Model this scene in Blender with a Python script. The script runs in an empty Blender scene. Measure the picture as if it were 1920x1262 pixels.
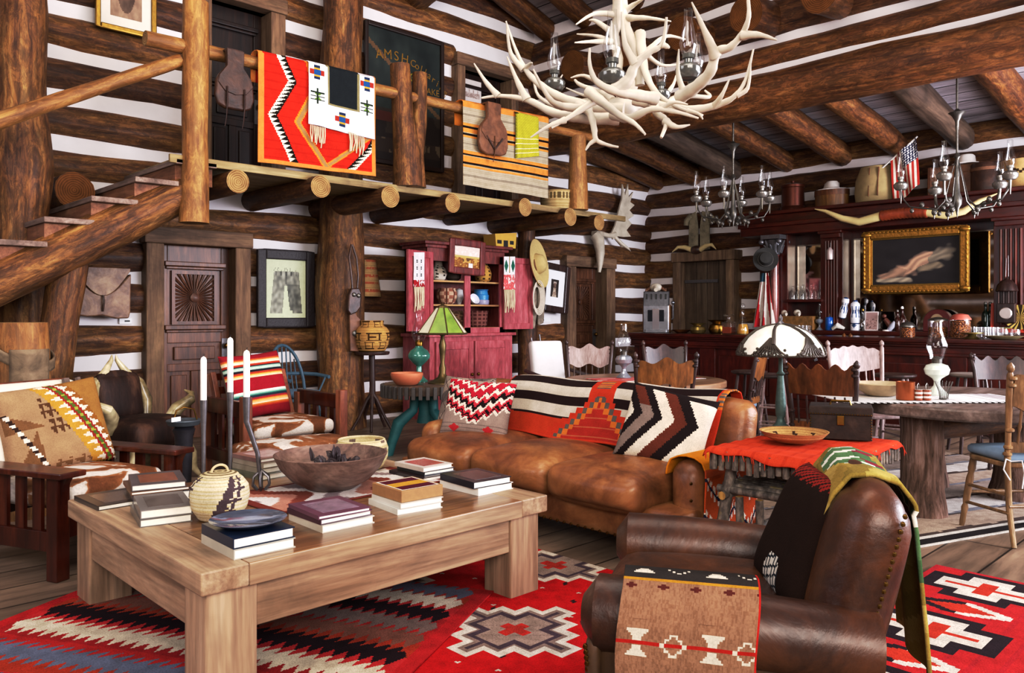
import bpy, bmesh, math, random
import numpy as np
from mathutils import Vector, Matrix, Euler, noise as mnoise
rnd = random.Random(7)
PI = math.pi
sc = bpy.context.scene
COL = sc.collection
R = math.radians
# ---------------------------------------------------------------- camera geometry (world: X along back wall, back wall at Y=0, bar wall at X=6.42)
CAM = Vector((-5.16, -8.52, 1.32)); FPX = 1500.0; HY = 590.0
FW = Vector((.697, .717, 0)); RT = Vector((.717, -.697, 0))
BX = 6.42
def at(px, py, D):
    return CAM + D * (FW + (px - 960) / FPX * RT) + Vector((0, 0, -(py - HY) / FPX * D))
def gnd(px, py, z=0.0):
    return at(px, py, FPX * (CAM.z - z) / (py - HY))
def onY(px, py, Y):
    k = (px - 960) / FPX
    return at(px, py, (Y - CAM.y) / (FW.y + k * RT.y))
def onX(px, py, X):
    k = (px - 960) / FPX
    return at(px, py, (X - CAM.x) / (FW.x + k * RT.x))
def face(a):          # rotation (about z) so that local -Y looks a degrees left of straight away from the lens
    return R(45.8 + a + 90)
# ---------------------------------------------------------------- colour helpers
def lin(c):
    if isinstance(c, str):
        c = [int(c[i:i + 2], 16) / 255 for i in (0, 2, 4)]
    return tuple((x / 12.92 if x <= .04045 else ((x + .055) / 1.055) ** 2.4) for x in c[:3])
def L4(c): return (*lin(c), 1.0)
# ---------------------------------------------------------------- materials
class NT:
    def __init__(s, name):
        s.m = bpy.data.materials.new(name); s.m.use_nodes = True
        s.t = s.m.node_tree; s.b = s.t.nodes['Principled BSDF']
    def n(s, typ, **kw):
        nd = s.t.nodes.new(typ)
        for k, v in kw.items():
            if k in nd.inputs: nd.inputs[k].default_value = v
            else: setattr(nd, k, v)
        return nd
    def l(s, a, b): s.t.links.new(a, b)
    def ramp(s, fac, stops, interp='LINEAR'):
        r = s.t.nodes.new('ShaderNodeValToRGB'); r.color_ramp.interpolation = interp
        e = r.color_ramp.elements
        while len(e) < len(stops): e.new(.5)
        for i, (p, c) in enumerate(stops):
            e[i].position = p; e[i].color = L4(c)
        s.l(fac, r.inputs[0]); return r.outputs[0]
    def bump(s, h, strength=.3, dist=.01):
        b = s.n('ShaderNodeBump'); b.inputs['Strength'].default_value = strength; b.inputs['Distance'].default_value = dist
        s.l(h, b.inputs['Height']); s.l(b.outputs[0], s.b.inputs['Normal'])
    def mixc(s, fac, a, b, mode='MIX'):
        m = s.n('ShaderNodeMix', data_type='RGBA', blend_type=mode)
        for sock, v in ((m.inputs[0], fac), (m.inputs[6], a), (m.inputs[7], b)):
            if isinstance(v, (int, float)): sock.default_value = v
            elif isinstance(v, (tuple, str)): sock.default_value = L4(v) if isinstance(v, str) else v
            else: s.l(v, sock)
        return m.outputs[2]
    def coords(s, scale=(1, 1, 1), rand=0.0):
        tc = s.n('ShaderNodeTexCoord'); mp = s.n('ShaderNodeMapping')
        mp.inputs['Scale'].default_value = scale
        out = tc.outputs['Object']
        if rand:
            oi = s.n('ShaderNodeObjectInfo'); mu = s.n('ShaderNodeVectorMath', operation='MULTIPLY_ADD')
            s.l(oi.outputs['Random'], mu.inputs[0]); mu.inputs[1].default_value = (rand, rand * 1.7, rand * 2.3)
            s.l(out, mu.inputs[2]); out = mu.outputs[0]
        s.l(out, mp.inputs[0]); return mp.outputs[0]
    def noise(s, vec, scale, detail=4, rough=.6, dist=0.0):
        n = s.n('ShaderNodeTexNoise'); n.inputs['Scale'].default_value = scale; n.inputs['Detail'].default_value = detail
        n.inputs['Roughness'].default_value = rough; n.inputs['Distortion'].default_value = dist
        s.l(vec, n.inputs['Vector']); return n.outputs['Fac']
    def rough(s, r, spec=.5): s.b.inputs['Roughness'].default_value = r; s.b.inputs['Specular IOR Level'].default_value = spec
MATS = {}
def flat(name, c, rough=.6, metal=0.0, spec=.5, var=.12, scale=18, bump=0.0, coat=0.0, emit=0.0, sss=0.0):
    if name in MATS: return MATS[name]
    t = NT(name); v = t.coords(rand=9)
    n = t.noise(v, scale, 4)
    a = tuple(max(0, x * (1 - var * 1.6)) for x in lin(c)); b = tuple(min(1, x * (1 + var)) for x in lin(c))
    r = t.n('ShaderNodeMix', data_type='RGBA'); t.l(n, r.inputs[0]); r.inputs[6].default_value = (*a, 1); r.inputs[7].default_value = (*b, 1)
    t.l(r.outputs[2], t.b.inputs['Base Color']); t.rough(rough, spec); t.b.inputs['Metallic'].default_value = metal
    if coat: t.b.inputs['Coat Weight'].default_value = coat; t.b.inputs['Coat Roughness'].default_value = .15
    if emit: t.l(r.outputs[2], t.b.inputs['Emission Color']); t.b.inputs['Emission Strength'].default_value = emit
    if bump: t.bump(n, bump, .01)
    MATS[name] = t.m; return t.m
def wood(name, stops, axis='Z', stretch=.12, scale=9, rough=.5, bump=.35, dist=.012, coat=0.0, rings=True, blot=.5, spec=.45):
    if name in MATS: return MATS[name]
    t = NT(name); sca = {'X': (stretch, 1, 1), 'Y': (1, stretch, 1), 'Z': (1, 1, stretch)}[axis]
    v = t.coords(sca, rand=13); v0 = t.coords((.35,)*3, rand=5)
    g = t.noise(v, scale, 6, .65, .6)
    col = t.ramp(g, stops)
    big = t.noise(v0, 5.5, 5, .7, .8)
    dk = t.ramp(big, [(.32, '201812'), (.52, 'ffffff')])
    col = t.mixc(blot, col, dk, 'MULTIPLY')
    fine = t.noise(v, scale * 5, 3, .6)
    col2 = t.mixc(.35, col, t.ramp(fine, [(.3, '553a28'), (.6, 'ffffff')]), 'MULTIPLY')
    t.l(col2, t.b.inputs['Base Color']); t.rough(rough, spec)
    if coat: t.b.inputs['Coat Weight'].default_value = coat; t.b.inputs['Coat Roughness'].default_value = .2
    t.bump(g, bump, dist)
    MATS[name] = t.m; return t.m
def endgrain(name, c1, c2):
    if name in MATS: return MATS[name]
    t = NT(name); v = t.coords()
    w = t.n('ShaderNodeTexWave', wave_type='RINGS', rings_direction='Z'); w.inputs['Scale'].default_value = 16; w.inputs['Distortion'].default_value = 2.5
    w.inputs['Detail'].default_value = 3; t.l(v, w.inputs['Vector'])
    n = t.noise(v, 9, 4)
    c = t.mixc(.5, t.ramp(w.outputs['Fac'], [(.2, c1), (.8, c2)]), t.ramp(n, [(.3, c1), (.7, c2)]))
    t.l(c, t.b.inputs['Base Color']); t.rough(.75, .2)
    MATS[name] = t.m; return t.m
def cloth(name='woven_cloth', rough=.9, weave=700, bump=.25, fuzz=.25, spec=.15, coat=0.0):
    if name in MATS: return MATS[name]
    t = NT(name)
    a = t.n('ShaderNodeAttribute', attribute_name='Col')
    v = t.coords(); n = t.noise(v, 14, 5); f = t.noise(t.coords((1, 1, 1)), 160, 2)
    c = t.mixc(fuzz, a.outputs['Color'], t.ramp(n, [(.3, '8a8078'), (.65, 'ffffff')]), 'MULTIPLY')
    c = t.mixc(fuzz, c, t.ramp(f, [(.3, '8d867e'), (.6, 'ffffff')]), 'MULTIPLY')
    t.l(c, t.b.inputs['Base Color']); t.rough(rough, spec)
    t.bump(f, bump, .004)
    if coat: t.b.inputs['Coat Weight'].default_value = coat
    MATS[name] = t.m; return t.m
def leather(name, stops, rough=.32, scale=5, bump=.25, coat=.15):
    if name in MATS: return MATS[name]
    t = NT(name); v = t.coords(rand=7)
    n = t.noise(v, scale, 6, .65, .4); cr = t.n('ShaderNodeTexVoronoi', feature='DISTANCE_TO_EDGE'); cr.inputs['Scale'].default_value = 55
    t.l(v, cr.inputs['Vector'])
    c = t.ramp(n, stops)
    t.l(c, t.b.inputs['Base Color']); t.rough(rough, .5)
    f = t.noise(v, 40, 4); 
    rr = t.n('ShaderNodeMapRange'); t.l(f, rr.inputs[0]); rr.inputs[3].default_value = rough - .1; rr.inputs[4].default_value = rough + .2; t.l(rr.outputs[0], t.b.inputs['Roughness'])
    t.b.inputs['Coat Weight'].default_value = coat; t.b.inputs['Coat Roughness'].default_value = .3
    t.bump(n, bump, .02)
    MATS[name] = t.m; return t.m
def glass(name='clear_glass', tint='ffffff', rough=.02):
    if name in MATS: return MATS[name]
    t = NT(name)
    v = t.coords(); n = t.noise(v, 6, 2)
    out = t.t.nodes['Material Output']
    gl = t.n('ShaderNodeBsdfGlossy'); gl.inputs['Roughness'].default_value = .04; gl.inputs['Color'].default_value = (.72, .74, .76, 1)
    tr = t.n('ShaderNodeBsdfTransparent'); tr.inputs['Color'].default_value = L4(tint)
    lw = t.n('ShaderNodeLayerWeight'); lw.inputs['Blend'].default_value = .35
    mr = t.n('ShaderNodeMapRange'); t.l(lw.outputs['Facing'], mr.inputs[0]); mr.inputs[3].default_value = .05; mr.inputs[4].default_value = .42
    mx = t.n('ShaderNodeMixShader'); t.l(mr.outputs[0], mx.inputs[0]); t.l(tr.outputs[0], mx.inputs[1]); t.l(gl.outputs[0], mx.inputs[2])
    t.l(mx.outputs[0], out.inputs[0])
    MATS[name] = t.m; return t.m
# ---------------------------------------------------------------- mesh builder
class MB:
    def __init__(s): s.v = []; s.f = []; s.mi = []; s.c = []; s.m = 0; s.col = None
    def _f(s, idx):
        s.f.append(idx); s.mi.append(s.m); s.c.append(s.col)
    def quad(s, a, b, c, d):
        i = len(s.v); s.v += [tuple(a), tuple(b), tuple(c), tuple(d)]; s._f((i, i + 1, i + 2, i + 3)); return s
    def box(s, a, b, M=None):
        x0, y0, z0 = a; x1, y1, z1 = b
        if x0 > x1: x0, x1 = x1, x0
        if y0 > y1: y0, y1 = y1, y0
        if z0 > z1: z0, z1 = z1, z0
        i = len(s.v)
        p = [(x0, y0, z0), (x1, y0, z0), (x1, y1, z0), (x0, y1, z0), (x0, y0, z1), (x1, y0, z1), (x1, y1, z1), (x0, y1, z1)]
        if M is not None: p = [tuple(M @ Vector(q)) for q in p]
        s.v += p
        for q in ((0, 3, 2, 1), (4, 5, 6, 7), (0, 1, 5, 4), (1, 2, 6, 5), (2, 3, 7, 6), (3, 0, 4, 7)): s._f(tuple(i + k for k in q))
        return s
    def cb(s, c, d, rz=0.0, rot=None):
        M = Matrix.Translation(c) @ (rot.to_matrix().to_4x4() if rot is not None else Matrix.Rotation(rz, 4, 'Z'))
        h = [x / 2 for x in d]
        return s.box((-h[0], -h[1], -h[2]), (h[0], h[1], h[2]), M)
    def bar(s, p0, p1, w, t, up=(0, 0, 1)):
        p0 = Vector(p0); p1 = Vector(p1); z = (p1 - p0); L = z.length; z.normalize()
        x = Vector(up).cross(z)
        if x.length < 1e-4: x = Vector((1, 0, 0)).cross(z)
        x.normalize(); y = z.cross(x)
        M = Matrix(((x.x, y.x, z.x, p0.x), (x.y, y.y, z.y, p0.y), (x.z, y.z, z.z, p0.z), (0, 0, 0, 1)))
        return s.box((-w / 2, -t / 2, 0), (w / 2, t / 2, L), M)
    def tube(s, pts, r, seg=8, cap=True, flat_=1.0, endm=None):
        pts = [Vector(p) for p in pts]; n = len(pts)
        rs = list(r) if isinstance(r, (list, tuple)) else [r] * n
        T = []
        for i in range(n):
            d = pts[min(i + 1, n - 1)] - pts[max(i - 1, 0)]
            T.append(d.normalized() if d.length > 1e-9 else Vector((0, 0, 1)))
        x = T[0].orthogonal().normalized(); base = len(s.v)
        for i in range(n):
            x = (x - T[i] * x.dot(T[i])); x = x.normalized() if x.length > 1e-6 else T[i].orthogonal().normalized()
            y = T[i].cross(x)
            for k in range(seg):
                a = 2 * PI * k / seg
                s.v.append(tuple(pts[i] + x * (rs[i] * math.cos(a)) + y * (rs[i] * flat_ * math.sin(a))))
        for i in range(n - 1):
            for k in range(seg):
                k2 = (k + 1) % seg
                s._f((base + i * seg + k, base + i * seg + k2, base + (i + 1) * seg + k2, base + (i + 1) * seg + k))
        if cap:
            m = s.m
            if endm is not None: s.m = endm
            s._f(tuple(base + k for k in range(seg - 1, -1, -1))); s._f(tuple(base + (n - 1) * seg + k for k in range(seg)))
            s.m = m
        return s
    def lathe(s, prof, seg=24, c=(0, 0, 0), sx=1.0, sy=1.0, colf=None, wob=0.0):
        if colf and len(prof) < 40:
            L_ = [0]
            for a, b in zip(prof, prof[1:]): L_.append(L_[-1] + math.hypot(b[0] - a[0], b[1] - a[1]))
            q_ = np.linspace(0, L_[-1], 64); prof = list(zip(np.interp(q_, L_, [p[0] for p in prof]).tolist(), np.interp(q_, L_, [p[1] for p in prof]).tolist()))
        base = len(s.v); n = len(prof)
        for i, (r, z) in enumerate(prof):
            for k in range(seg):
                a = 2 * PI * k / seg; q = r * (1 + wob * math.sin(3 * a + i))
                s.v.append((c[0] + q * math.cos(a) * sx, c[1] + q * math.sin(a) * sy, c[2] + z))
        for i in range(n - 1):
            for k in range(seg):
                k2 = (k + 1) % seg
                if colf: s.col = colf(k / seg, (i + .5) / (n - 1))
                s._f((base + i * seg + k, base + i * seg + k2, base + (i + 1) * seg + k2, base + (i + 1) * seg + k))
        if prof[0][0] > 1e-4: s._f(tuple(base + k for k in range(seg - 1, -1, -1)))
        if prof[-1][0] > 1e-4: s._f(tuple(base + (n - 1) * seg + k for k in range(seg)))
        return s
    def prism(s, poly, t0, t1, axis='Z', M=None):
        n = len(poly); i = len(s.v)
        for t in (t0, t1):
            for (a, b) in poly:
                p = {'Z': (a, b, t), 'Y': (a, t, b), 'X': (t, a, b)}[axis]
                s.v.append(tuple(M @ Vector(p)) if M is not None else p)
        s._f(tuple(i + k for k in range(n - 1, -1, -1))); s._f(tuple(i + n + k for k in range(n)))
        for k in range(n):
            k2 = (k + 1) % n; s._f((i + k, i + k2, i + n + k2, i + n + k))
        return s
    def grid(s, fn, nu, nv, colf=None):
        base = len(s.v)
        for j in range(nv + 1):
            for i in range(nu + 1): s.v.append(tuple(fn(i / nu, j / nv)))
        for j in range(nv):
            for i in range(nu):
                if colf: s.col = colf((i + .5) / nu, (j + .5) / nv)
                a = base + j * (nu + 1) + i
                s._f((a, a + 1, a + nu + 2, a + nu + 1))
        return s
    def ball(s, c, r, seg=12, ring=8, sz=1.0, sx=1.0, sy=1.0):
        pr = [(max(1e-5, r * math.sin(PI * i / ring)), -r * sz * math.cos(PI * i / ring)) for i in range(ring + 1)]
        return s.lathe(pr, seg, c, sx, sy)
    def build(s, name, mats, parent=None, loc=None, rz=0.0, rot=None, smooth=40, bevel=0.0, solid=0.0, sub=0, fix=True, mw=None):
        me = bpy.data.meshes.new(name); me.from_pydata(s.v, [], s.f)
        if not isinstance(mats, (list, tuple)): mats = [mats]
        for m in mats: me.materials.append(m)
        if any(s.mi): me.polygons.foreach_set('material_index', s.mi)
        if any(c is not None for c in s.c):
            at_ = me.color_attributes.new('Col', 'FLOAT_COLOR', 'CORNER')
            cc = {}
            arr = []
            for fidx, c in zip(s.f, s.c):
                if c is None: c = 'ffffff'
                q = cc.get(c)
                if q is None: q = cc[c] = L4(c)
                arr.extend(q * len(fidx))
            at_.data.foreach_set('color', arr)
        if fix:
            bm = bmesh.new(); bm.from_mesh(me); bmesh.ops.remove_doubles(bm, verts=bm.verts, dist=1e-6)
            bmesh.ops.recalc_face_normals(bm, faces=bm.faces); bm.to_mesh(me); bm.free()
        if smooth:
            me.polygons.foreach_set('use_smooth', [True] * len(me.polygons)); me.set_sharp_from_angle(angle=R(smooth))
        o = bpy.data.objects.new(name, me); COL.objects.link(o)
        if parent is not None: o.parent = parent
        if loc is not None: o.location = loc
        if rot is not None: o.rotation_euler = rot
        elif rz: o.rotation_euler = (0, 0, rz)
        if mw is not None: o.matrix_world = mw
        if bevel:
            b = o.modifiers.new('bevel', 'BEVEL'); b.width = bevel; b.segments = 2; b.limit_method = 'ANGLE'; b.angle_limit = R(35)
        if solid:
            b = o.modifiers.new('solid', 'SOLIDIFY'); b.thickness = solid; b.offset = 0
        if sub:
            b = o.modifiers.new('sub', 'SUBSURF'); b.levels = sub; b.render_levels = sub
        return o
def tag(o, label, cat, group=None):
    o['label'] = label; o['category'] = cat
    if group: o['group'] = group
    if len(label.split()) > 16: print('LONG', label)
    return o
def thing(name, label, cat, loc=(0, 0, 0), rz=0.0, group=None, rot=None):
    o = bpy.data.objects.new(name, None); COL.objects.link(o); o.empty_display_size = .1
    o.location = loc; o.rotation_euler = rot if rot is not None else (0, 0, rz)
    return tag(o, label, cat, group)
def struct(o, kind='structure'): o['kind'] = kind; return o
def dup(root, loc, rz=None, label=None, group=None):
    c = root.copy(); COL.objects.link(c); c.location = loc
    if rz is not None: c.rotation_euler = (0, 0, rz)
    if label: c['label'] = label
    if group: c['group'] = group
    for ch in list(root.children):
        d = ch.copy(); COL.objects.link(d); d.parent = c
        for g in list(ch.children):
            e = g.copy(); COL.objects.link(e); e.parent = d
    return c
# ---------------------------------------------------------------- shared materials
def barky(name, stops, rough=.5, flake=.6, bump=.6):
    t = NT(name); v = t.coords((1, 1, .09), rand=13); p = t.coords((1, 1, .38), rand=17)
    g = t.noise(v, 13, 8, .72, .6); col = t.ramp(g, stops)
    f = t.noise(p, 13, 10, .8, .9); col = t.mixc(flake, col, t.ramp(f, [(.36, '140a06'), (.47, '7a5a46'), (.56, 'ffffff')]), 'MULTIPLY')
    h = t.noise(p, 23, 6, .7, .3); col = t.mixc(t.ramp(h, [(.60, '000000'), (.70, '8a8a8a')]), col, stops[-1][1])
    big = t.noise(t.coords((.5,) * 3, rand=6), 2.6, 4, .6); col = t.mixc(.4, col, t.ramp(big, [(.3, '6a574c'), (.6, 'ffffff')]), 'MULTIPLY')
    t.l(col, t.b.inputs['Base Color']); t.rough(rough, .4); t.b.inputs['Coat Weight'].default_value = .1; t.b.inputs['Coat Roughness'].default_value = .3
    m = t.n('ShaderNodeMath', operation='ADD'); t.l(g, m.inputs[0]); t.l(f, m.inputs[1]); t.bump(m.outputs[0], bump, .02)
    MATS[name] = t.m; return t.m
LOGM = barky('pine_log', [(.28, '3e2412'), (.43, '754a2a'), (.57, 'a0723f'), (.72, 'c9a268')])
LOGD = barky('dark_log', [(.28, '29150c'), (.44, '5b3521'), (.58, '815531'), (.74, 'b08450')])
LOGR = barky('red_log', [(.26, '3d2011'), (.43, '734526'), (.58, '9a6839'), (.76, 'c49a62')], flake=.6)
POLE = barky('peeled_pole', [(.25, '6b4526'), (.43, '9a6c3c'), (.6, 'bb8e56'), (.78, 'd8b27c')], flake=.4, bump=.4)
ENDG = endgrain('log_end', '6e5030', 'b39468')
ENDD = endgrain('dark_log_end', '4c2a12', '7e5128')
PLAST = flat('chinking_plaster', 'e6e2e4', .85, var=.06, scale=5, bump=.15)
MAHO = wood('mahogany', [(.25, '200907'), (.5, '4a150d'), (.8, '6e2417')], rough=.28, bump=.06, coat=.3, blot=.4, stretch=.2)
MAHX = wood('mahogany_side', [(.25, '200907'), (.5, '4a150d'), (.8, '6e2417')], axis='Y', rough=.28, bump=.06, coat=.3, blot=.4, stretch=.2)
MISS = wood('mission_oak', [(.25, '1d0805'), (.5, '4a1a0e'), (.8, '74341c')], rough=.28, bump=.1, coat=.25, blot=.4)
BRASS = flat('aged_brass', '8a6a34', .32, 1.0, var=.3)
IRON = flat('wrought_iron', '7a777a', .4, .7, var=.3, scale=40)
PEWTER = flat('pewter', '77736d', .4, .85, var=.4, scale=40)
BONE = flat('antler_bone', 'c2b8a8', .5, var=.3, scale=7, bump=.2)
CLOTH = cloth()
GLASS = glass()
WHITE = flat('white_wax', 'f3efe9', .5, var=.03)
PAPER = flat('page_block', 'efeadd', .8, var=.08, scale=60)
BLACK = flat('black_paint', '17130f', .5)
EOM = 1
def logobj(name, p0, p1, r0, r1=None, mat=None, end=None, parent=None, seg=16, wav=.04, seed=0, step=.25, burl=None, bend=0.0):
    """a round log from p0 to p1, its own local z along the trunk"""
    p0 = Vector(p0); p1 = Vector(p1); r1 = r0 if r1 is None else r1
    L = (p1 - p0).length; n = max(3, int(L / step)); rg = random.Random(seed + int(L * 100))
    mb = MB(); pts = []; rs = []
    ph = rg.random() * 9
    for i in range(n + 1):
        t = i / n; z = L * t
        pts.append(Vector((bend * math.sin(PI * t) + wav * r0 * .5 * math.sin(z * 1.7 + ph), wav * r0 * .5 * math.sin(z * 2.3 + ph * 2), z)))
        rr = (r0 + (r1 - r0) * t) * (1 + wav * math.sin(z * 3.1 + ph) + wav * .7 * (rg.random() - .5))
        if burl:
            for (bz, br, bw) in burl: rr += br * math.exp(-((z - bz) / bw) ** 2)
        rs.append(rr)
    mb.tube(pts, rs, seg, True, 1.0, 1)
    # irregular skin
    v2 = []
    for v in mb.v:
        q = Vector(v); nz = mnoise.noise(Vector((q.x * 5 + seed, q.y * 5, q.z * 2.2 + ph)))
        ax = Vector((0, 0, q.z)); d = q - ax
        v2.append(tuple(ax + d * (1 + .09 * nz)))
    mb.v = v2
    q = (p1 - p0).to_track_quat('Z', 'Y')
    o = mb.build(name, [mat or LOGM, end or ENDG], parent, smooth=50, fix=False)
    o.location = p0; o.rotation_mode = 'QUATERNION'; o.rotation_quaternion = q
    if parent is not None: pass
    return o

def rbox(mb, d, r, n=8, c=(0, 0, 0), puff=(0, 0, 0), M=None, colf=None):
    """rounded, optionally crowned box: d = full size, r = corner radius"""
    h = [x / 2 for x in d]; base = len(mb.v)
    def mp(p):
        q = []
        for i in range(3):
            a = p[i] * h[i]; lim = h[i] - r; q.append(max(-lim, min(lim, a)))
        v = Vector([p[i] * h[i] - q[i] for i in range(3)])
        v = v.normalized() * r if v.length > 1e-9 else v
        o = Vector(q) + v
        x, y, z = p
        cx, cy, cz = (1 - min(1, abs(x)) ** 2.5), (1 - min(1, abs(y)) ** 2.5), (1 - min(1, abs(z)) ** 2.5)
        o.x += puff[0] * cy * cz * (1 if x > .99 else -1 if x < -.99 else x); o.y += puff[1] * cx * cz * (1 if y > .99 else -1 if y < -.99 else y); o.z += puff[2] * cx * cy * (1 if z > .99 else -1 if z < -.99 else z)
        o += Vector(c)
        return tuple(M @ o) if M is not None else tuple(o)
    def ts(k):
        # denser near the rim
        u = 2 * k / n - 1; return math.copysign(1 - (1 - abs(u)) ** 1.6, u)
    for ax in range(3):
        for sg in (-1, 1):
            b0 = len(mb.v)
            for j in range(n + 1):
                for i in range(n + 1):
                    p = [0, 0, 0]; p[ax] = sg; p[(ax + 1) % 3] = ts(i); p[(ax + 2) % 3] = ts(j)
                    mb.v.append(mp(p))
            for j in range(n):
                for i in range(n):
                    a = b0 + j * (n + 1) + i; q = (a, a + 1, a + n + 2, a + n + 1)
                    if colf: mb.col = colf(ax, sg, (i + .5) / n, (j + .5) / n)
                    mb._f(q if sg > 0 else q[::-1])
    return mb
def weld(o, d=1e-4):
    bm = bmesh.new(); bm.from_mesh(o.data); bmesh.ops.remove_doubles(bm, verts=bm.verts, dist=d); bmesh.ops.recalc_face_normals(bm, faces=bm.faces); bm.to_mesh(o.data); bm.free(); return o
def pillow(mb, w, h, t, front, back=None, n=44, pinch=.06):
    """cushion standing in the local xz plane, front looks along -y, foot at z=0; front(u,v): colour, v=0 top"""
    def prof(a, b):
        e = max(0, (1 - a ** 4)) * max(0, (1 - b ** 4)); return t / 2 * e ** .45
    def pos(u, v, s):
        a = 2 * u - 1; b = 1 - 2 * v
        k = 1 - pinch * (1 - abs(b) ** 2) * abs(a) ** 3; k2 = 1 - pinch * (1 - abs(a) ** 2) * abs(b) ** 3
        return (w / 2 * a * k, -s * prof(a, b), h / 2 + h / 2 * b * k2)
    mb.grid(lambda u, v: pos(u, v, 1), n, n, front)
    mb.grid(lambda u, v: pos(u, v, -1), n // 2, n // 2, back or front)
    return mb
def turned(mb, p0, p1, prof, seg=10):
    p0 = Vector(p0); p1 = Vector(p1)
    mb.tube([p0 + (p1 - p0) * t for t, r in prof], [r for t, r in prof], seg); return mb
# ================================================================ SHELL
def floor_mat():
    t = NT('plank_floor'); tc = t.n('ShaderNodeTexCoord'); v = tc.outputs['Object']
    br = t.n('ShaderNodeTexBrick'); br.offset = .37; br.squash = 1
    t.l(v, br.inputs['Vector']); br.inputs['Scale'].default_value = 1; br.inputs['Brick Width'].default_value = 3.2; br.inputs['Row Height'].default_value = .29
    br.inputs['Mortar Size'].default_value = .006; br.inputs['Color1'].default_value = L4('a08d7c'); br.inputs['Color2'].default_value = L4('8a7767'); br.inputs['Mortar'].default_value = L4('3a2d24')
    g = t.noise(t.coords((.12, 1, 1)), 14, 6, .65, .5)
    c = t.mixc(.75, br.outputs['Color'], t.ramp(g, [(.3, '7a675a'), (.6, 'f0e8e0')]), 'MULTIPLY')
    b = t.noise(t.coords((.5, .5, .5)), 2.5, 4)
    c = t.mixc(.5, c, t.ramp(b, [(.35, '8a8580'), (.6, 'ffffff')]), 'MULTIPLY')
    t.l(c, t.b.inputs['Base Color']); t.rough(.42, .5); t.bump(br.outputs['Fac'], -.3, .01)
    return t.m
FLOORM = floor_mat()
fl = struct(MB().box((-9.5, -13, -.12), (7.2, .5, 0)).build('floor', FLOORM, smooth=0))

# ---- back wall
D1 = (-2.02, -1.22, 2.05); D2 = (4.365, 5.167, 2.08); D3 = (-1.52, -.80, 4.74); D4 = (2.05, 2.98, 4.75)
wb = MB()
def slab_cut(mb, x0, x1, z0, z1, holes, y0, y1):
    xs = sorted(set([x0, x1] + [h[0] for h in holes] + [h[1] for h in holes])); zs = sorted(set([z0, z1] + [h[2] for h in holes] + [h[3] for h in holes]))
    for a, b in zip(xs, xs[1:]):
        for c, d in zip(zs, zs[1:]):
            mx, mz = (a + b) / 2, (c + d) / 2
            if any(h[0] < mx < h[1] and h[2] < mz < h[3] for h in holes): continue
            mb.box((a, y0, c), (b, y1, d))
holesB = [(D1[0], D1[1], 0, D1[2]), (D2[0], D2[1], 0, D2[2]), (D3[0], D3[1], 2.73, D3[2]), (D4[0], D4[1], 2.73, D4[2])]
slab_cut(wb, -9, 6.6, 0, 7.2, holesB, -.03, .3)
WALLB = struct(wb.build('wall_back', PLAST, smooth=0))
def wall_logs(parent, axis, fixed, a0, a1, z0, pitch, n, r, holes, sgn=1, seed=0, mats=None, endx=(0, 0)):
    rg = random.Random(seed)
    for i in range(n):
        z = z0 + pitch * (i + .5)
        if z < .12: continue
        segs = [(a0 - endx[0], a1 + endx[1])]
        for h in holes:
            if h[2] - .1 < z + r * .6 and z - r * .6 < h[3] + .12:
                ns = []
                for s in segs:
                    if h[1] + .1 <= s[0] or h[0] - .1 >= s[1]: ns.append(s)
                    else:
                        if h[0] - .1 > s[0]: ns.append((s[0], h[0] - .1))
                        if h[1] + .1 < s[1]: ns.append((h[1] + .1, s[1]))
                segs = ns
        for s in segs:
            rr = r * rg.uniform(.96, 1.04); j = rg.uniform(-.012, .012)
            m = rg.choice(mats or [LOGM, LOGM, LOGD])
            if axis == 'X': p = (s[0], fixed, z + j); q = (s[1], fixed, z + j + rg.uniform(-.015, .015))
            else: p = (fixed, s[0], z + j); q = (fixed, s[1], z + j)
            logobj('log', p, q, rr, rr * rg.uniform(.93, 1.0), m, None, parent, 16, .045, seed * 50 + i, .22)
wall_logs(WALLB, 'X', .065, -9, 6.5, -.017, .427, 16, .179, holesB, seed=3)
# ---- bar wall
Yd0, Yd1 = -.86, -1.72
wr = MB(); slab_cut(wr, -11.5, .3, 0, 3.86, [(Yd1, Yd0, 0, 2.2)], 0, .3)
wr.v = [(BX + .03 + y, x, z) for (x, y, z) in wr.v]
WALLR = struct(wr.build('wall_right', PLAST, smooth=0))
wall_logs(WALLR, 'Y', BX + .12, -11.5, .1, -.09, .4, 10, .172, [(Yd1, Yd0, 0, 2.2)], seed=5, mats=[LOGD, LOGD, LOGM])
# ---- left wall (seen in the back bar mirrors)
wl = MB().box((-8.4, -10, 0), (-8.1, .3, 7.2)); WALLL = struct(wl.build('wall_left', PLAST, smooth=0))
wall_logs(WALLL, 'Y', -8.185, -10, .2, -.017, .427, 16, .193, [], seed=9)
# ---- beam wall over the bar room
BXB = 3.62
beam = struct(logobj('trim_1', (BXB, .3, 3.945), (BXB, -11.5, 3.935), .25, .255, LOGR, None, None, 20, .03, 11, .3))
bw = struct(MB().box((BXB - .06, -11.5, 4.05), (BXB + .08, 0, 5.62)).build('wall_1', PLAST, smooth=0))
for zc, rr in ((4.36, .145), (4.785, .225), (5.27, .18)):
    logobj('log', (BXB + .02, .3, zc), (BXB + .02, -11.5, zc), rr, rr, LOGR if zc < 4.5 else LOGD, None, bw, 18, .03, int(zc * 9), .3)
for y in (-1.3, -2.18, -3.06, -3.9, -4.75, -5.62, -6.5):
    logobj('log_stub', (BXB + .2, y, 4.80), (BXB - .62, y, 4.70), .2, .205, LOGR, ENDD, bw, 18, .02, int(-y * 10), .2)
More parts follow.
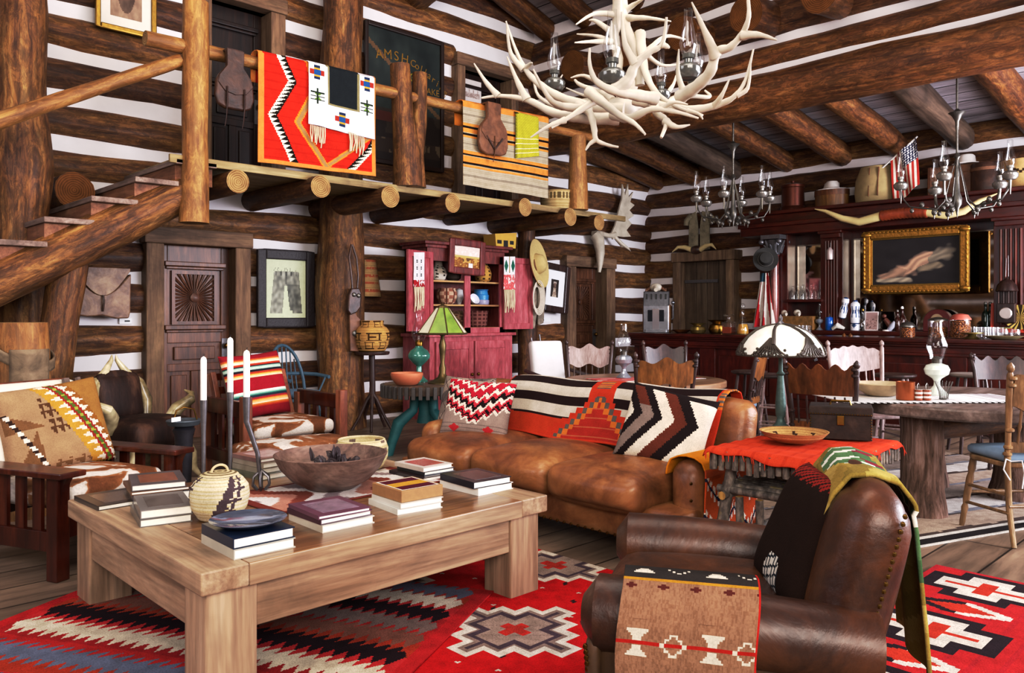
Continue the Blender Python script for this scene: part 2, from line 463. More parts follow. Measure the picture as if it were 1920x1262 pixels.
# ---- ceilings
def boards_mat():
    t = NT('grey_boards'); br = t.n('ShaderNodeTexBrick'); br.offset = .4
    tc = t.n('ShaderNodeTexCoord'); mp = t.n('ShaderNodeMapping'); mp.inputs['Rotation'].default_value = (0, 0, PI / 2); t.l(tc.outputs['Object'], mp.inputs[0])
    t.l(mp.outputs[0], br.inputs['Vector']); br.inputs['Scale'].default_value = 1; br.inputs['Brick Width'].default_value = 4; br.inputs['Row Height'].default_value = .27
    br.inputs['Mortar Size'].default_value = .008; br.inputs['Color1'].default_value = L4('d6cfd2'); br.inputs['Color2'].default_value = L4('b3a9aa'); br.inputs['Mortar'].default_value = L4('17100d')
    g = t.noise(t.coords((1, .1, 1)), 9, 6, .65, .5)
    c = t.mixc(.8, br.outputs['Color'], t.ramp(g, [(.3, '75686a'), (.62, 'eee8ea')]), 'MULTIPLY')
    t.l(c, t.b.inputs['Base Color']); t.rough(.7, .3); t.bump(g, .2, .01)
    return t.m
BOARDS = boards_mat()
def roofz(x): return 3.49 + .149 * (BX - x)
cm = MB()
cm.quad((BX + .3, -11.5, roofz(BX + .3) + .36), (BX + .3, .3, roofz(BX + .3) + .36), (BXB, .3, roofz(BXB) + .36), (BXB, -11.5, roofz(BXB) + .36))
CEIL = struct(cm.build('ceiling', BOARDS, smooth=0, solid=.04))
for i, y in enumerate((-.25, -1.0, -1.75, -2.65, -3.5, -4.3, -5.1, -5.95, -6.8, -7.7, -8.6)):
    rr = (.15, .16, .165, .145, .165)[i % 5]
    logobj('rafter', (BX + .15, y, roofz(BX + .15) + .17), (BXB + .1, y, roofz(BXB + .1) + .17), rr, rr * 1.05, (LOGR, LOGR, wood('grey_log', [(.2, '2c2019'), (.45, '57453a'), (.8, '8a7461')], rough=.5, bump=.5, stretch=.1, scale=7), LOGR)[i % 4], None, CEIL, 16, .03, 20 + i, .25)
def roof2(x): return 5.62 + .31 * (3.4 - x)
cm = MB(); cm.quad((3.9, -8, roof2(3.9) + .15), (3.9, .3, roof2(3.9) + .15), (-1.5, .3, roof2(-1.5) + .15), (-1.5, -8, roof2(-1.5) + .15))
CEIL2 = struct(cm.build('ceiling_1', BOARDS, smooth=0, solid=.04))
for i, y in enumerate((-.3, -1.05, -1.95, -2.8, -3.7)):
    logobj('rafter', (3.72, y, roof2(3.72)), (-1.5, y, roof2(-1.5)), .15, .16, LOGR, None, CEIL2, 16, .03, 60 + i, .25)
# purlin stub poking from the gable wall
p = onY(790, -20, -.15)
tag(logobj('log_stub', (p.x, .2, p.z), (p.x - .12, -.75, p.z - .05), .27, .2, LOGM, ENDG, None, 16, .03, 91, .2), 'rounded log end sticking out of the log wall above the dark sign', 'log end')
p = onY(140, 357, -.55)
tag(logobj('log_stub', (p.x, .2, p.z), (p.x, -.55, p.z), .16, .165, LOGD, ENDD, None, 16, .03, 93, .2), 'dark round log end sticking out of the wall behind the stair treads', 'log end')
# ---- doors
GREYW = wood('weathered_casing', [(.25, '4a3626'), (.5, '7c604a'), (.8, 'a68a6a')], stretch=.1, scale=10, rough=.7, bump=.4, blot=.3)
GREYX = wood('weathered_casing_x', [(.25, '4a3626'), (.5, '7c604a'), (.8, 'a68a6a')], axis='X', stretch=.1, scale=10, rough=.7, bump=.4, blot=.3)
DOORW = wood('carved_door_wood', [(.25, '351c14'), (.5, '68402c'), (.8, '9a694a')], stretch=.08, scale=14, rough=.42, bump=.15, coat=.08, blot=.3)
def casing(n, x0, x1, zt, z0=0, w=.16, y=-.17, t=.15, wt=.17):
    m = MB()
    m.box((x0 - w, y, z0), (x0 + .02, .2, zt)); m.box((x1 - .02, y, z0), (x1 + w, .2, zt))
    o = struct(m.build('trim_%d' % n, GREYW, smooth=0, bevel=.012))
    MB().box((x0 - w - .02, y - .015, zt), (x1 + w + .02, .2, zt + wt)).build('lintel', GREYX, o, smooth=0, bevel=.012)
    return o
def carved_door(n, x0, x1, z0, z1, y=.02, burst=True, knob=True):
    W = x1 - x0; m = MB(); m.box((x0, y, z0), (x1, y + .06, z1))
    d = struct(m.build('door_%d' % n, DOORW, smooth=0))
    s = (z1 - z0) / 2.05
    def zz(a): return z0 + a * s
    fr = MB(); st = .09
    fr.box((x0, y - .025, z0), (x0 + st, y, z1)).box((x1 - st, y - .025, z0), (x1, y, z1))
    for a, b in ((0, .16), (.72, .80), (1.02, 1.16), (1.86, 2.05)): fr.box((x0 + st, y - .025, zz(a)), (x1 - st, y, zz(b)))
    fr.box((x0 + W / 2 - .04, y - .025, zz(.16)), (x0 + W / 2 + .04, y, zz(.72)))
    fr.build('stile', DOORW, d, smooth=0, bevel=.006)
    mo = MB()
    for zc, h, pr in ((1.83, .05, .075), (1.16, .05, .075)):
        mo.box((x0 + .05, y - pr, zz(zc)), (x1 - .05, y - .02, zz(zc) + h)); mo.box((x0 + .07, y - pr * .7, zz(zc) - .03), (x1 - .07, y - .02, zz(zc)))
    mo.box((x0 + .16, y - .03, zz(.84)), (x1 - .16, y, zz(.98)))
    for (a, b) in ((x0 + .13, x0 + W / 2 - .08), (x0 + W / 2 + .08, x1 - .13)): mo.box((a, y - .02, zz(.2)), (b, y, zz(.68)))
    mo.build('moulding', DOORW, d, smooth=0, bevel=.008)
    if burst:
        b = MB(); cx, cz = (x0 + x1) / 2, zz(1.5); hw, hh = W / 2 - .17, .25 * s
        yb = y - .012
        for k in range(32):
            a = 2 * PI * k / 32; ca, sa = math.cos(a), math.sin(a)
            L = min(hw / max(1e-6, abs(ca)), hh / max(1e-6, abs(sa)))
            b.tube([(cx + .05 * ca, yb, cz + .05 * sa), (cx + L * .55 * ca, yb, cz + L * .55 * sa), (cx + L * ca, yb, cz + L * sa)], [.005, .011, .014], 6)
        b.lathe([(.001, 0), (.045, .004), (.05, .018), (.03, .026), (.001, .03)], 16)
        n0 = len(b.v) - 16 * 5
        b.v = b.v[:n0] + [(cx + v[0], yb - v[2], cz + v[1]) for v in b.v[n0:]]
        b.box((cx - hw - .035, y - .03, cz - hh - .035), (cx - hw, y, cz + hh + .035)).box((cx + hw, y - .03, cz - hh - .035), (cx + hw + .035, y, cz + hh + .035))
        b.box((cx - hw, y - .03, cz - hh - .035), (cx + hw, y, cz - hh)).box((cx - hw, y - .03, cz + hh), (cx + hw, y, cz + hh + .035))
        b.build('sunburst_panel', DOORW, d, smooth=30)
    if knob:
        k = MB(); k.ball((x1 - .05, y - .075, zz(.98)), .03, 12, 8); k.tube([(x1 - .05, y - .05, zz(.98)), (x1 - .05, y, zz(.98))], .012, 8)
        k.build('door_knob', BRASS, d)
        MB().box((x1 - .085, y - .035, zz(.78)), (x1 - .015, y - .022, zz(1.06))).build('lock_plate', IRON, d, smooth=0)
    return d
casing(2, *D1); carved_door(1, D1[0] + .02, D1[1] - .02, 0, D1[2])
casing(3, *D2, w=.2); carved_door(2, D2[0] + .02, D2[1] - .02, 0, D2[2], y=.1)
casing(4, *D3, z0=2.73); DOORW = wood('shaded_upper_door', [(.25, '120908'), (.5, '26140f'), (.8, '40241a')], stretch=.08, scale=14, rough=.4, bump=.15, blot=.3); carved_door(3, D3[0] + .02, D3[1] - .02, 2.73, D3[2], y=.1, burst=False)  # dark interior of the open doorway painted into the door colour
casing(5, *D4, z0=2.73, w=.12); carved_door(4, D4[0] + .02, D4[1] - .02, 2.73, D4[2], y=.1, burst=False, knob=False)
# plank door in the bar wall
m = MB()
m.box((BX - .2, Yd0, 0), (BX + .1, Yd0 + .15, 2.2)).box((BX - .2, Yd1 - .15, 0), (BX + .1, Yd1, 2.2)).box((BX - .22, Yd1 - .17, 2.2), (BX + .1, Yd0 + .17, 2.36))
struct(m.build('trim_6', GREYW, smooth=0, bevel=.012))
PLKD = wood('plank_door', [(.25, '3a2c22'), (.5, '5e4a3a'), (.8, '84705a')], stretch=.06, scale=12, rough=.7, bump=.4, blot=.3)
m = MB(); w = (Yd0 - Yd1) / 4
for k in range(4): m.box((BX - .05, Yd1 + w * k + .004, 0), (BX, Yd1 + w * (k + 1) - .004, 2.2))
dd = struct(m.build('door_5', PLKD, smooth=0, bevel=.006))
m = MB()
for z in (.5, 1.85): m.box((BX - .075, Yd1 + .22, z), (BX - .05, Yd0 - .01, z + .05))
m.build('strap_hinge', IRON, dd, smooth=0)

# ================================================================ POSTS, BALCONY, STAIRS
PY = -.43
tag(logobj('log_post', (onY(640, 0, PY).x, PY, 0), (onY(644, 0, PY).x, PY, 5.9), .285, .235, LOGM, None, None, 20, .05, 5, .2, bend=.03), 'thick knotty bark-stripped log post holding the balcony beside the framed chaps picture', 'post')
pt = onY(44, 330, -.62)
tag(logobj('log_post', (pt.x - .02, -.62, 0), (pt.x, -.62, 5.2), .2, .185, LOGM, None, None, 20, .05, 6, .15, burl=[(2.62, .07, .32)], bend=.02), 'gnarled log post with a dark burl at far left behind the stair rail', 'post')
BY = -1.38; BZ = 2.73
bal = thing('balcony', 'log balcony above the doors, plank floor on round log joists with a pole railing', 'balcony', (0, 0, 0))
xl, xr = -2.32, 3.70
BOARD = wood('pale_board', [(.25, '6f5c3e'), (.5, '9c8760'), (.8, 'c4b28a')], axis='X', stretch=.06, scale=10, rough=.65, bump=.3, blot=.3)
m = MB()
for k in range(6): m.box((xl, BY + .02 + k * .225, BZ - .055), (xr, BY + .02 + k * .225 + .218, BZ))
m.build('plank_floor', BOARD, bal, smooth=0)
MB().box((xl - .1, BY - .02, BZ - .07), (xr + .35, BY + .015, BZ + .005)).build('edge_board', BOARD, bal, smooth=0, bevel=.006)
for i, (px, py, rr) in enumerate(((447, 341, .105), (602, 350, .112), (733, 369, .118), (849, 381, .115), (985, 389, .112), (1070, 407, .122), (1124, 417, .112))):
    e = onY(px, py, BY - .14)
    logobj('joist', (e.x, .1, e.z + .01), (e.x, BY - .14, e.z), rr * 1.1, rr, LOGD, ENDG, bal, 18, .02, 30 + i, .2)
rl = [(onY(272, 74, BY).x, BY, 3.70), (.1, BY + .02, 3.73), (onY(1106, 255, BY).x, BY, 3.76)]
logobj('rail', rl[0], rl[2], .062, .058, POLE, ENDG, bal, 12, .06, 44, .3)
e = onY(363, 415, BY)
logobj('post', (e.x, BY - .02, 2.14), (e.x + .01, BY - .02, 4.12), .125, .105, POLE, ENDG, bal, 16, .05, 45, .15)
# forked middle post
e = onY(768, 345, BY)
fk = MB()
fk.tube([(e.x - .02, BY, BZ), (e.x - .03, BY, 3.1), (e.x - .09, BY, 3.5), (e.x - .13, BY, 4.06)], [.17, .155, .12, .11], 14)
fk.tube([(e.x + .07, BY, BZ), (e.x + .05, BY, 3.1), (e.x + .13, BY, 3.45), (e.x + .145, BY, 4.02)], [.13, .12, .09, .085], 14)
fk.build('post', LOGM, bal, smooth=60)
e = onY(1082, 385, BY)
logobj('post', (e.x, BY - .02, BZ), (e.x, BY - .02, 3.72), .13, .12, POLE, ENDG, bal, 16, .05, 46, .15)
# stairs
stw = thing('log_staircase', 'log stairs rising to the balcony, with plank treads and a pole handrail', 'staircase', (0, 0, 0))
slope = .2 / .345
def stz(x): return 2.10 + slope * (x + 3.40)
SY = -1.30
logobj('stringer', (-4.9, SY + .05, stz(-4.9) - .36), (-2.24, SY + .05, stz(-2.24) - .36), .20, .165, LOGM, ENDG, stw, 18, .05, 51, .2)
logobj('stringer', (-4.9, -.3, stz(-4.9) - .36), (-2.24, -.3, stz(-2.24) - .36), .14, .14, LOGD, ENDG, stw, 14, .04, 52, .3)
TRE = wood('worn_tread', [(.25, '5f4c42'), (.5, '8d786e'), (.8, 'b5a196')], axis='Y', stretch=.08, scale=10, rough=.7, bump=.3, blot=.3)
RIS = wood('stair_riser', [(.25, '5a3a2a'), (.5, '8d5f46'), (.8, 'b58a66')], axis='Y', stretch=.08, scale=10, rough=.65, bump=.3, blot=.3)
for k in range(-3, 4):
    x = -3.40 + .345 * k; z = 2.10 + .2 * k
    if z > 2.75: break
    MB().box((x, SY - .1, z - .045), (x + .37, -.08, z)).build('tread', TRE, stw, smooth=0, bevel=.006)
    MB().box((x + .02, SY - .02, z - .21), (x + .36, -.1, z - .047)).build('riser', RIS, stw, smooth=0)
a = onY(-30, 236, SY - .05); b = onY(338, 113, SY - .05)
hr = MB(); d = b - a
pts = [a + d * (i / 8) + Vector((0, 0, .02 * math.sin(i * 1.1))) for i in range(9)]
logobj('handrail', a, b, .07, .055, POLE, ENDG, stw, 12, .07, 53, .15)
a = onY(108, 520, -1.25); logobj('post', (a.x - .12, -1.2, 0), (a.x + .1, -1.2, stz(a.x) - .4), .135, .15, LOGM, None, stw, 14, .05, 54, .2)
e = gnd(20, 1000)
sp = at(42, 605, 5.25)
tag(logobj('newel_stump', (sp.x, sp.y, 0), (sp.x, sp.y, sp.z), .165, .155, POLE, endgrain('stump_end', '7a5a34', 'c8a676'), None, 18, .03, 55, .15), 'sawn log stump post behind the left oak armchair, wrapped with a leather strap', 'post')
# leather strap and flap around the stump
lm = leather('dusty_leather', [(.25, '4a3a2c'), (.5, '74634f'), (.8, '94846e')], .7, 8, .3, 0)
lt = thing('leather_chap_strap', 'dusty grey leather belt and flap wrapped round the sawn log stump', 'leather strap', sp)
MB().grid(lambda u, v: (.182 * math.cos(2 * PI * u), .182 * math.sin(2 * PI * u), -.16 - .07 * v + .09 * math.cos(2 * PI * u - R(120))), 40, 4).build('belt', lm, lt, solid=.012)
m = MB()
def flapf(u, v):
    a = R(45.8 + 180 + 10 + 75 * u); r_ = .19 + .006 * math.sin(5 * u)
    top = -.17; bot = -.60 + .22 * (1 - u) ** 2
    return (r_ * math.cos(a), r_ * math.sin(a), top + (bot - top) * v)
m.grid(flapf, 12, 10); m.build('flap', lm, lt, solid=.008)
# ================================================================ COFFEE TABLE
OAKT = wood('pale_oak', [(.22, '6b5542'), (.45, '917860'), (.62, 'ad957b'), (.85, 'ccbaa2')], axis='X', stretch=.07, scale=9, rough=.42, bump=.2, blot=.22, coat=.1)
OAKZ = wood('pale_oak_leg', [(.22, '735c46'), (.45, '998068'), (.62, 'b39b82'), (.85, 'cebba3')], axis='Z', stretch=.07, scale=9, rough=.5, bump=.2, blot=.18)
OAKY = wood('pale_oak_side', [(.22, '735c46'), (.45, '998068'), (.62, 'b39b82'), (.85, 'cebba3')], axis='Y', stretch=.07, scale=9, rough=.5, bump=.2, blot=.18)
OAKTOP = wood('brown_oak_top', [(.22, '4c3320'), (.45, '7a5636'), (.62, '9a7550'), (.85, 'bd9a72')], axis='X', stretch=.07, scale=9, rough=.3, bump=.2, blot=.35, coat=.3)
TX0, TX1, TY0, TY1, TZ = -4.05, -2.375, -5.9, -4.42, .46
ct = thing('coffee_table', 'chunky pale oak coffee table stacked with books, on the red rugs', 'coffee table', ((TX0 + TX1) / 2, (TY0 + TY1) / 2, 0))
hw, hd = (TX1 - TX0) / 2, (TY1 - TY0) / 2
m = MB()
for k in range(4):
    y0 = -hd + .0 + (2 * hd) * k / 4; m.box((-hw + .17, y0 + .001, TZ - .078), (hw - .17, y0 + hd / 2 - .001, TZ))
m.build('top_planks', [OAKTOP], ct, smooth=0, bevel=.003)
m = MB()
for s in (-1, 1): MB().box((s * hw, -hd, TZ - .079), (s * (hw - .17), hd, TZ + .0005)).build('breadboard_end', OAKY, ct, smooth=0, bevel=.006)
MB().box((-hw + .17, -hd - .001, TZ - .079), (hw - .17, -hd + .02, TZ - .001)).build('top_edge', OAKT, ct, smooth=0, bevel=.004)
LW = .185
for sx in (-1, 1):
    for sy in (-1, 1):
        MB().box((sx * (hw - .03), sy * (hd - .03), 0), (sx * (hw - .03 - LW), sy * (hd - .03 - LW), TZ - .078)).build('leg', OAKZ, ct, smooth=0, bevel=.008)
for s in (-1, 1):
    MB().box((-hw + .03 + LW, s * (hd - .04), TZ - .24), (hw - .03 - LW, s * (hd - .1), TZ - .078)).build('apron', OAKT, ct, smooth=0, bevel=.004)
    MB().box((s * (hw - .04), -hd + .03 + LW, TZ - .24), (s * (hw - .1), hd - .03 - LW, TZ - .078)).build('apron', OAKY, ct, smooth=0, bevel=.004)

# ================================================================ SOFA
TAN = leather('tan_leather', [(.25, '4a2a15'), (.42, '74482a'), (.58, '93653c'), (.78, 'b88f62')], .36, 3.6, .45, .12)
BRN = leather('brown_leather', [(.25, '1c0d08'), (.42, '3a1d10'), (.6, '5a331b'), (.8, '84583a')], .36, 3.4, .4, .12)
BRND = leather('dull_brown_leather', [(.25, '2a1a10'), (.5, '4c3420'), (.8, '6c4c30')], .45, 4, .2, .08)
NAIL = flat('nail_brass', '6c4a22', .3, 1.0)
sofa = thing('leather_sofa', 'long worn tan leather sofa with a chief-striped blanket over its back', 'sofa', (-1.295, -5.0, 0), R(-90))
SW = 2.4; hs = SW / 2
m = MB(); rbox(m, (SW - .02, .86, .2), .03, 8, (0, .02, .20)); weld(m.build('base', TAN, sofa))
for x in (-hs + .1, hs - .1):
    for y in (-.35, .38): MB().cb((x, y, .05), (.08, .08, .1)).build('foot', MAHO, sofa, smooth=0)
cw = (SW - .40) / 3
for i in range(3):
    m = MB(); w_ = cw + (.0 if i == 1 else .0)
    rbox(m, (w_ - .008, .80, .19), .065, 14, ((i - 1) * cw, -.12, .362), (.0, .03, .05))
    weld(m.build('seat_cushion', TAN, sofa))
for s in (-1, 1):
    m = MB(); rbox(m, (.2, .70, .43), .085, 12, (s * (hs - .1), .10, .318), (.0, .01, .012)); a = weld(m.build('arm', TAN, sofa))
    n_ = MB()
    for k in range(4):
        z = .16 + .09 * k
        for dx in (.06,): n_.ball((s * (hs - .1) + dx, -.255, z), .009, 6, 4)
    n_.build('nail_trim', NAIL, a)['kind'] = 'stuff'
Mb = Matrix.Translation((0, .36, .54)) @ Matrix.Rotation(R(-10), 4, 'X')
m = MB(); rbox(m, (SW - .06, .2, .58), .095, 14, (0, 0, 0), (0, .02, .0), Mb); weld(m.build('back', TAN, sofa))
m = MB()
for k in range(44): m.ball((-hs + .05 + (SW - .1) * k / 43, -.412, .115), .009, 6, 4)
m.build('nail_trim', NAIL, sofa)['kind'] = 'stuff'
def chief(u, v):
    st = int(v * 11) / 11; c = abs(u - .50); w_ = -.02 + .19 * max(0, (st - .26) / .74)
    if v > .96: return 'c8452a'
    if c < max(.06, w_ + .035 + .085 * st):
        if v > .26:
            if c < w_: return 'a8352b' if (int(v * 60) % 9) else 'b86a4a'
            if c < w_ + .022: return 'cf7a35'
            if c < w_ + .042: return '6b625c'
        if v < .12 and c < .035: return ('cf7a35', '6b625c', 'c4502c')[int(v * 60) % 3]
        return 'bf4128'
    c2 = min(abs(u - 1.0), abs(u + .02)); w2 = .16 * max(0, st - .3)
    if c2 < .03 + w2:
        if c2 < .02 and v < .3: return ('cf7a35', '6b625c')[int(v * 30) % 2]
        return 'bf4128'
    if v < .11: return '2b1a1b'
    if v < .28: return 'cdc3b6'
    if v < .44: return '2b1a1b'
    lim = .30 + .0
    if v < .62: return 'cdc3b6'
    if v < .65: return '2b1a1b'
    return 'bb4428'
# blanket path over the back: from seat front up over the crest and down behind
def chain(pts):
    pts = [Vector(p) for p in pts]; L = [0]
    for a, b in zip(pts, pts[1:]): L.append(L[-1] + (b - a).length)
    def f(t):
        d = t * L[-1]
        for i in range(len(pts) - 1):
            if d <= L[i + 1] or i == len(pts) - 2:
                k = (d - L[i]) / max(1e-9, L[i + 1] - L[i]); return pts[i].lerp(pts[i + 1], k)
    f.len = L[-1]; return f
pf = chain([(0, .185, .475), (0, .20, .52), (0, .225, .60), (0, .265, .72), (0, .285, .79), (0, .31, .832), (0, .36, .858), (0, .43, .862), (0, .495, .84), (0, .53, .78), (0, .53, .55)])
def sofab(u, v):
    x = -.80 + 1.80 * u; p = pf(1 - v)
    return (x + .03 * math.sin(3 * v), p.y - .012 - .006 * math.sin(9 * u + 4 * v), p.z + .008 * math.sin(14 * u))
def chief2(u, v):
    vv = (v - .52) / .48
    return chief(u, vv) if vv > 0 else chief(u, -vv)
bl = MB().grid(sofab, 150, 110, chief2)
bk = tag(bl.build('striped_blanket', CLOTH, None, (-1.295, -5.0, 0), R(-90), solid=.008), 'orange-red blanket with black and cream bars and stepped peaks, spread over the tan sofa back', 'blanket')

# ================================================================ BROWN CLUB CHAIR
ac = thing('club_armchair', 'dark brown leather club armchair with rolled arms at front right', 'armchair', (-2.87 - .035, -7.19 + .01, 0), face(75)); ac.scale = (1, .9, 1)
m = MB(); rbox(m, (.78, .8, .26), .04, 8, (0, 0, .22)); weld(m.build('base', BRN, ac))
m = MB(); rbox(m, (.54, .62, .17), .06, 10, (0, -.1, .395), (0, .02, .03)); weld(m.build('seat_cushion', BRN, ac))
for x in (-.34, .34):
    for y in (-.36, .36): MB().tube([(x, y, 0), (x, y, .1)], [.025, .035], 8).build('foot', MAHO, ac)
for s in (-1, 1):
    m = MB(); rbox(m, (.13, .80, .42), .03, 8, (s * .36, -.0, .28)); a = weld(m.build('arm', BRND, ac))
    r_ = MB(); pts = []; rs = []
    for k in range(19):
        t = k / 18; y = -.44 + .86 * t
        pts.append((s * (.36 + .012 * math.sin(PI * t)), y, .475 + .012 * math.sin(PI * t) - .03 * t)); rs.append(.108 * (1 - max(0, (.06 - t) / .06) ** 2 * .55) * (1 - .12 * t))
    r_.tube(pts, rs, 20, True, 1.0); r_.build('arm_roll', BRN, a)
    n_ = MB()
    for k in range(20):
        t = k / 19; n_.ball((s * (.36 + .115 - .05 * math.sin(PI * t * .9) - .03 * t), -.415, .42 - .36 * t), .0085, 6, 4)
    n_.build('nail_trim', NAIL, a)['kind'] = 'stuff'
    f_ = MB(); rbox(f_, (.17, .05, .36), .022, 6, (s * .365, -.40, .25)); weld(f_.build('arm_front', BRND, a))
Mb = Matrix.Translation((0, .36, .52)) @ Matrix.Rotation(R(-16), 4, 'X')
m = MB(); rbox(m, (.72, .2, .66), .095, 14, (0, 0, 0), (0, .03, .02), Mb); bk_ = weld(m.build('back', BRN, ac))
n_ = MB()
for k in range(30):
    z = -.30 + .6 * k / 29
    for s in (-1, 1): n_.ball(tuple(Mb @ Vector((s * .345, .055, z))), .0075, 6, 4)
n_.build('nail_trim', BRASS, bk_)['kind'] = 'stuff'

# ================================================================ MISSION CHAIRS
HIDE = NT('cowhide'); _t = HIDE
_n = _t.noise(_t.coords(), 4.2, 3, .5, .8); _f = _t.noise(_t.coords((1, .3, 1)), 90, 3)
_c = _t.ramp(_n, [(.42, '6e4428'), (.52, '946642'), (.545, 'cfc5bc'), (.7, 'ddd4cc')]); _c = _t.mixc(.3, _c, _t.ramp(_f, [(.3, '8a7a6a'), (.6, 'ffffff')]), 'MULTIPLY')
_t.l(_c, _t.b.inputs['Base Color']); _t.rough(.75, .25); _t.bump(_f, .3, .004); COWH = _t.m
def mission_chair(name, label, loc, rz, W=.78, D=.78, armz=.6, posts_above=0.0, slats=6, backz=.86, seatz=.36, flatarm=True):
    t = thing(name, label, 'armchair', loc, rz); w = W / 2; d = D / 2
    for sx in (-1, 1):
        MB().box((sx * w, -d, 0), (sx * (w - .075), -d + .075, (armz - .031 if flatarm else armz + posts_above))).build('leg', MISS, t, smooth=0, bevel=.006)
        MB().box((sx * w, d - .075, 0), (sx * (w - .07), d, armz - .032)).build('leg', MISS, t, smooth=0, bevel=.006)
        m = MB()
        if flatarm: m.box((sx * (w + .03), -d - .06, armz - .03), (sx * (w - .12), d + .04, armz))
        else: m.box((sx * w, -d + .075, armz - .13), (sx * (w - .05), d - .02, armz - .01))
        a = m.build('arm', MISS, t, smooth=0, bevel=.006)
        if flatarm:
            c = MB()
            c.prism([(-d - .045, armz - .03), (-d, armz - .03), (-d, armz - .17), (-d - .012, armz - .10), (-d - .025, armz - .06)], sx * (w - .02), sx * (w - .055), 'X')
            c.build('corbel', MISS, a, smooth=0)
        MB().box((sx * (w - .015), -d + .07, .14), (sx * (w - .055), d - .07, .24)).build('side_rail', MISS, t, smooth=0, bevel=.004)
        s_ = MB()
        for k in range(slats):
            y = -d + .11 + (D - .22) * (k + .5) / slats; ws = (D - .22) / slats * .5
            s_.box((sx * (w - .025), y - ws / 2, .24), (sx * (w - .045), y + ws / 2, armz - .03 if flatarm else armz - .12))
        s_.build('side_slats', MISS, t, smooth=0)
        p = MB(); p.bar((sx * (w - .14), d - .14, seatz - .05), (sx * (w - .14), d + .10, backz), .07, .045, (1, 0, 0)); p.build('back_post', MISS, t, smooth=0, bevel=.006)
    for y in (-d + .02, d - .05): MB().box((-w + .07, y, .2), (w - .07, y + .035, .32)).build('seat_rail', MISS, t, smooth=0, bevel=.004)
    m = MB()
    for k in range(4):
        z = seatz + .1 + (backz - seatz - .13) * k / 3; y = d - .14 + .24 * (z - seatz + .05) / (backz - seatz + .05)
        m.box((-w + .15, y - .012, z - .03), (w - .15, y + .012, z + .03))
    m.build('back_slats', MISS, t, smooth=0)
    return t
m1 = mission_chair('mission_armchair', 'dark slatted oak armchair at far left with a cream back cushion and brown blanket pillow', (-3.82, -3.60, 0), face(-112), W=.82, D=.84, armz=.545, slats=5, backz=.86, seatz=.34)
m = MB(); rbox(m, (.62, .66, .13), .05, 10, (0, -.06, .385), (0, .01, .03)); weld(m.build('seat_cushion', COWH, m1))
STRC = flat('cream_canvas', 'd9d2c4', .85, var=.06, scale=30)
Mb = Matrix.Translation((0, .27, .66)) @ Matrix.Rotation(R(-18), 4, 'X')
def creamf(ax, sg, i, j):
    if ax == 1 and .86 < (j if True else i) and False: return '6e625c'
    return 'd9d2c4'
m = MB(); rbox(m, (.60, .13, .56), .05, 12, (0, 0, 0), (0, .02, 0), Mb); bc = weld(m.build('back_cushion', STRC, m1))
m = MB()
for x in (.18, .27): m.box((x, -.092, -.26), (x + (.035 if x < .2 else .02), -.07, .27), Mb)
m.build('stripe_band', flat('taupe_band', '6e5f58', .85), bc, smooth=0)
MB().cb((0, .40, .90), (.62, .03, .07)).build('leather_top_rail', leather('saddle_leather', [(.3, '4a2214'), (.6, '7a4328'), (.8, '93583a')], .4, 6), m1, smooth=0, bevel=.008)
m2 = mission_chair('mission_armchair', 'reddish oak armchair with square posts holding a serape striped pillow', (-1.93, -2.36, 0), 0, W=.92, D=.78, armz=.66, posts_above=.03, slats=4, backz=.82, seatz=.36, flatarm=False)
for ch in m2.children:
    if ch.name.startswith(('leg', 'back_post')):
        ch.data.materials[0] = wood('lit_oak', [(.25, '55281a'), (.5, '8a5038'), (.8, 'b27a58')], rough=.35, bump=.1, coat=.2, blot=.25)
m = MB(); rbox(m, (.72, .7, .12), .05, 10, (0, -.02, .40), (0, .01, .02)); weld(m.build('seat_cushion', COWH, m2))
ot = thing('cowhide_ottoman', 'low ottoman upholstered in brown and white cowhide behind the coffee table', 'ottoman', (-2.30, -3.42, 0), R(-8))
m = MB(); rbox(m, (.84, .56, .2), .06, 10, (0, 0, .32), (0, 0, .03)); weld(m.build('hide_seat', COWH, ot))
for sx in (-1, 1):
    for sy in (-1, 1): MB().box((sx * .36, sy * .22, 0), (sx * .30, sy * .16, .24)).build('leg', MISS, ot, smooth=0, bevel=.004)

